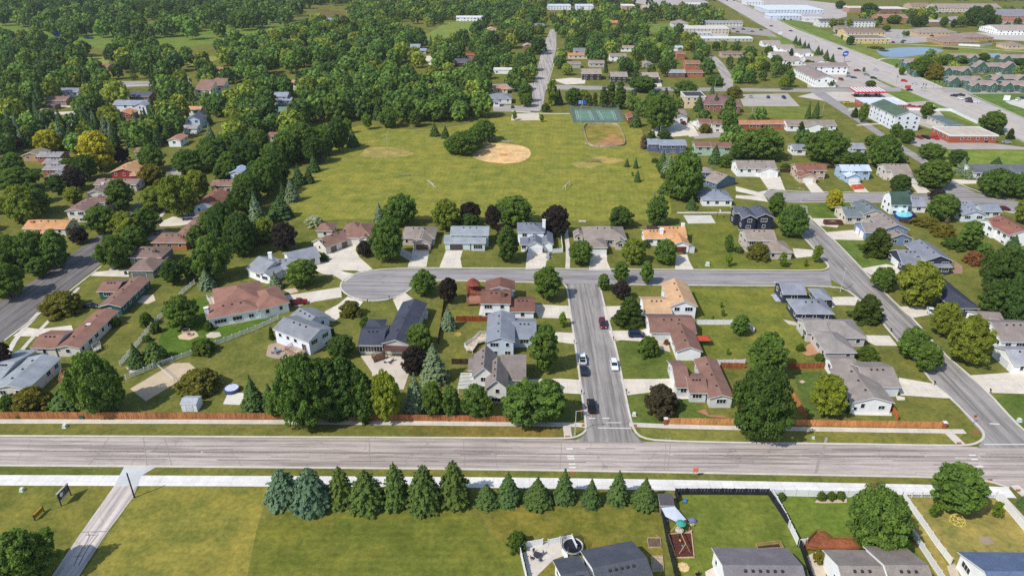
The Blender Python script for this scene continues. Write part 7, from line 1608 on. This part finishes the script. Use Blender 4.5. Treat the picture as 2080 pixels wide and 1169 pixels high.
for poly, gap, kinds, (h0, h1), tight, place in WOODS:
    wp = [tuple(G(x, max(y, -24)))[:2] for x, y in poly]
    x0, x1 = min(p[0] for p in wp), max(p[0] for p in wp); y0, y1 = min(p[1] for p in wp), max(p[1] for p in wp)
    n = int((x1 - x0) * (y1 - y0) / (gap * gap) * 2.0)
    golf = 'golf' in place and 'below' not in place
    for _ in range(n):
        x, y = frng.uniform(x0, x1), frng.uniform(y0, y1)
        if not pip(x, y, wp): continue
        h = frng.uniform(h0, h1); k = frng.choice(kinds)
        if k in 'suv': r = h * frng.uniform(.2, .27)
        else: r = h * frng.uniform(.38, .5)
        if k == 'p': h *= .7; r *= .7
        px, py = PX((x, y, 0))
        if not -60 < px < 2140: continue
        if not golf and is_open(px, py): continue
        if not golf and (is_open(px, py - h * .4 * mpx(py)) or is_open(px, py - h * .7 * mpx(py))) and frng.random() < .8: continue
        if not clear(x, y, r, tight, h): continue
        gput(x, y, r); FILL.append((y, x, h, r, k, place))
FILL.sort()
nb = sum(1 for t in TREES if KIND[t['kind']][2] == 'tree'); ns = sum(1 for t in TREES if 'spruce' in KIND[t['kind']][2])
REST = []
for y, x, h, r, k, place in FILL:
    sp_ = k in 'su'
    if (ns if sp_ else nb) < (120 if sp_ else 300):
        place_tree((x, y, 0), r, h, k, int(x * 3 + y), False if y > 420 else True, place=place)
        if sp_: ns += 1
        else: nb += 1
    else: REST.append((x, y, h, r, k))
print('trees', nb, ns, 'far wood', len(REST))
# the far wood, past the three hundred nearest: one mass of crowns and stems
wr = np.random.default_rng(5); WC, WN, WS, WCOL = [], [], [], []; stems = MB()
for x, y, h, r, k in REST:
    l = np.array(lin(KIND[k][4])); f = wr.uniform(.8, 1.5); hue = wr.uniform(-.05, .03); base = l * f * np.array([1 + hue, 1, 1 - hue])
    far = y > 900
    if k in 'su':
        n = 130 if far else 260; t = wr.uniform(0, 1, n) ** 1.4; a = wr.uniform(0, 6.283, n); rr = r * (1 - t) * wr.uniform(.6, 1.05, n)
        c = np.stack([np.cos(a) * rr, np.sin(a) * rr, h * (.06 + .92 * t)], 1); nn = np.stack([np.cos(a), np.sin(a), np.full(n, .7)], 1) + wr.normal(size=(n, 3)) * .35; ss = np.full(n, 1.1 if far else .85); tt = wr.uniform(.75, 1.25, n)
    else:
        ncl = 16 if far else 30; nl = 14 if far else 20; n = ncl * nl
        t = (np.arange(ncl) + wr.uniform(0, 1, ncl)) / ncl; a = np.arange(ncl) * 2.4 + wr.uniform(0, 6.28); pr = np.array([round_prof(q) for q in t]) * r * wr.uniform(.5, .98, ncl)
        cc = np.stack([np.cos(a) * pr, np.sin(a) * pr, h * (.2 + .74 * t)], 1)
        d = wr.normal(size=(ncl, nl, 3)); d /= np.linalg.norm(d, axis=2, keepdims=True); d += np.stack([np.cos(a), np.sin(a), np.full(ncl, .6)], 1)[:, None] * .5
        d /= np.linalg.norm(d, axis=2, keepdims=True)
        c = (cc[:, None] + d * (r * .3) * wr.uniform(.6, 1.1, (ncl, nl, 1))).reshape(-1, 3); nn = (d + wr.normal(size=d.shape) * .35 + np.array([0, 0, .2])).reshape(-1, 3); ss = wr.uniform(.7, 1.2, n) * r * (.34 if far else .25); tt = (wr.uniform(.72, 1.3, (ncl, 1)) + wr.normal(0, .12, (ncl, nl))).reshape(-1)
    WC.append(c + np.array([x, y, 0])); WN.append(nn); WS.append(ss); col = np.ones((n, 4)); col[:, :3] = base * tt[:, None]; WCOL.append(col)
    stems.tube((x, y, -.2), (x, y, h * .45), .25, .12, 5)
if REST:
    ww = link('woodland', leaf_mesh('woodland', np.concatenate(WC), np.concatenate(WN), np.concatenate(WS), None, 'wood_crowns', 1.0, np.concatenate(WCOL)), 'wood_crowns'); struct(ww, 'stuff')
    ww['label'] = 'far woodland of many mixed green crowns'
    st_ = stems.build('woodland_stems', 'bark'); struct(st_, 'stuff')
# ---------------------------------------------------------------- tree labels: what each looks like and what it stands by
def short_land(px, py):
    best, bd = None, 1e9
    for x, y, ph in LAND:
        if ph is None: continue
        sc = max(mpx(max(y, 5)), .5); d = math.hypot((px - x) / sc, (py - y) / (sc * sc * CAM_H / FOC) * .6)
        if d < bd: best, bd = (x, y, ph), d
    return best, bd
def rel(px, py, L):
    x, y, ph = L; sc = mpx(max(y, 5)); dx = (px - x) / sc; dy = (y - py) / (sc * sc * CAM_H / FOC)
    if abs(dx) > abs(dy) * 1.1: return ('left of' if dx < 0 else 'right of') + ' ' + ph
    return ('behind' if dy > 0 else 'in front of') + ' ' + ph
ORD = ['first', 'second', 'third', 'fourth', 'fifth', 'sixth', 'seventh', 'eighth', 'ninth', 'tenth', 'eleventh', 'twelfth', 'thirteenth', 'fourteenth', 'fifteenth', 'sixteenth']
NUM = ['', '', 'two', 'three', 'four', 'five', 'six', 'seven', 'eight', 'nine', 'ten', 'eleven', 'twelve']
groups = {}
for t in TREES:
    words, noun, cat, shapes, colr = KIND[t['kind']]
    size = 'small' if t['h'] < 5 else ('tall' if t['h'] > 12 else '')
    if t['kind'] in 'norv' or t['kind'] == 't': size = ''
    far = t['py'] < 170 and t['place']
    if t['place'] and t['py'] < 330:
        base = ' '.join(x for x in (size, words, noun) if x); where = t['place']
    else:
        L, d_ = short_land(t['px'], t['py']); base = ' '.join(x for x in (size, words, noun) if x); where = rel(t['px'], t['py'], L)
    t['base'], t['where'] = base, where
    groups.setdefault((base, where), []).append(t)
for (base, where), ts in groups.items():
    if len(ts) == 1:
        ts[0]['o']['label'] = f'{base} {where}'
    elif len(ts) <= 16 and not ts[0]['place']:
        ts.sort(key=lambda t: t['px'])
        for i, t in enumerate(ts): t['o']['label'] = (f'{base} {where}, {ORD[i]} from the left' if len(f'{base} {where}'.split()) <= 12 else f'{ORD[i]} {base} {where}')
    elif not ts[0]['place']:
        for t in ts: t['o']['label'] = f'{base} {where}'
    else:
        for t in ts: t['o']['label'] = f'one of many alike {base}s {where}'
    for t in ts:
        w_ = t['o']['label'].split()
        if len(w_) > 16: t['o']['label'] = ' '.join(x for x in w_ if x not in ('the', 'broadleaf'))
    g = f'{ts[0]["base"]}s {where}'
    for t in ts:
        if len(ts) > 1: t['o']['group'] = g
# the row along the shared path reads from the west
row = sorted([t for t in TREES if 1020 < t['py'] < 1050 and t['kind'] in 'kjs' and t['px'] < 1330], key=lambda t: t['px'])
for i, t in enumerate(row):
    t['o']['label'] = f"{'broad green' if t['kind'] == 'k' else ('broad blue green' if t['kind'] == 'j' else 'small pointed green')} spruce, {ORD[i]} from the west in the row along the shared path"
    t['o']['group'] = 'spruces in a row along the shared path'
# any other things that still read alike get their order from the west
from collections import defaultdict
same = defaultdict(list)
for o in COL.objects:
    if o.parent is None and 'label' in o.keys() and o['label'] and 'alike' not in o['label'] and 'petrol pump' not in o['label']: same[o['label']].append(o)
for l, os_ in same.items():
    if len(os_) > 1 and not l.startswith('dark chair'):
        os_.sort(key=lambda o: o.location.x)
        for i, o in enumerate(os_): o['label'] = ' '.join((l + f', {ORD[min(i, 15)]} from the west').split()[:16])
# ---------------------------------------------------------------- sky, sun, camera
SUN_EL, SUN_DIR = R(48), R(38)          # the sun stands west-south-west; shadows run east, a little north
w = bpy.data.worlds.new('World'); S.world = w; w.use_nodes = True
nt = w.node_tree; bg = nt.nodes['Background']
sky = nt.nodes.new('ShaderNodeTexSky'); sky.sky_type = 'NISHITA'; sky.sun_disc = False
sky.sun_elevation = SUN_EL; sky.sun_rotation = R(232); sky.air_density = 1.0; sky.dust_density = .8; sky.ozone_density = 1.0
nt.links.new(sky.outputs[0], bg.inputs[0]); bg.inputs[1].default_value = .15
sl = bpy.data.lights.new('sun', 'SUN'); sl.energy = 3.65; sl.angle = R(.53); sl.color = (1.0, .97, .92)
so = bpy.data.objects.new('sun', sl); COL.objects.link(so)
d = Vector((math.cos(SUN_DIR) * math.cos(SUN_EL), math.sin(SUN_DIR) * math.cos(SUN_EL), -math.sin(SUN_EL)))
so.rotation_euler = d.to_track_quat('-Z', 'Y').to_euler(); so.location = (-200, -80, 300)
cam = bpy.data.cameras.new('camera'); co = bpy.data.objects.new('camera', cam); COL.objects.link(co)
cam.sensor_width = 36; cam.lens = 36 * FOC / 2080; cam.clip_end = 20000; cam.clip_start = 1
co.location = CAM; co.rotation_euler = (R(90) - PITCH, 0, YAW)
S.camera = co
S.render.engine = 'CYCLES'
S.cycles.max_bounces = 5; S.cycles.diffuse_bounces = 2; S.cycles.glossy_bounces = 2; S.cycles.transmission_bounces = 2; S.cycles.transparent_max_bounces = 6
S.cycles.use_denoising = False; S.cycles.caustics_reflective = False; S.cycles.caustics_refractive = False
S.view_settings.view_transform = 'Standard'; S.view_settings.look = 'None'; S.view_settings.gamma = 1; S.view_settings.use_curve_mapping = False; S.view_settings.exposure = 0.14

# ---------------------------------------------------------------- the air
m = bpy.data.materials.new('air'); m.use_nodes = True; nt = m.node_tree; nt.nodes.remove(nt.nodes['Principled BSDF'])
pv = nt.nodes.new('ShaderNodeVolumePrincipled'); pv.inputs['Color'].default_value = (.90, .93, .97, 1); pv.inputs['Density'].default_value = .00006; pv.inputs['Anisotropy'].default_value = .2
nt.links.new(pv.outputs[0], nt.nodes['Material Output'].inputs['Volume']); MATS['air'] = m
hb = MB(); hb.box((0, 2500, 60), (9200, 9200, 122)); struct(hb.build('haze', 'air'), 'stuff')
S.cycles.volume_bounces = 0
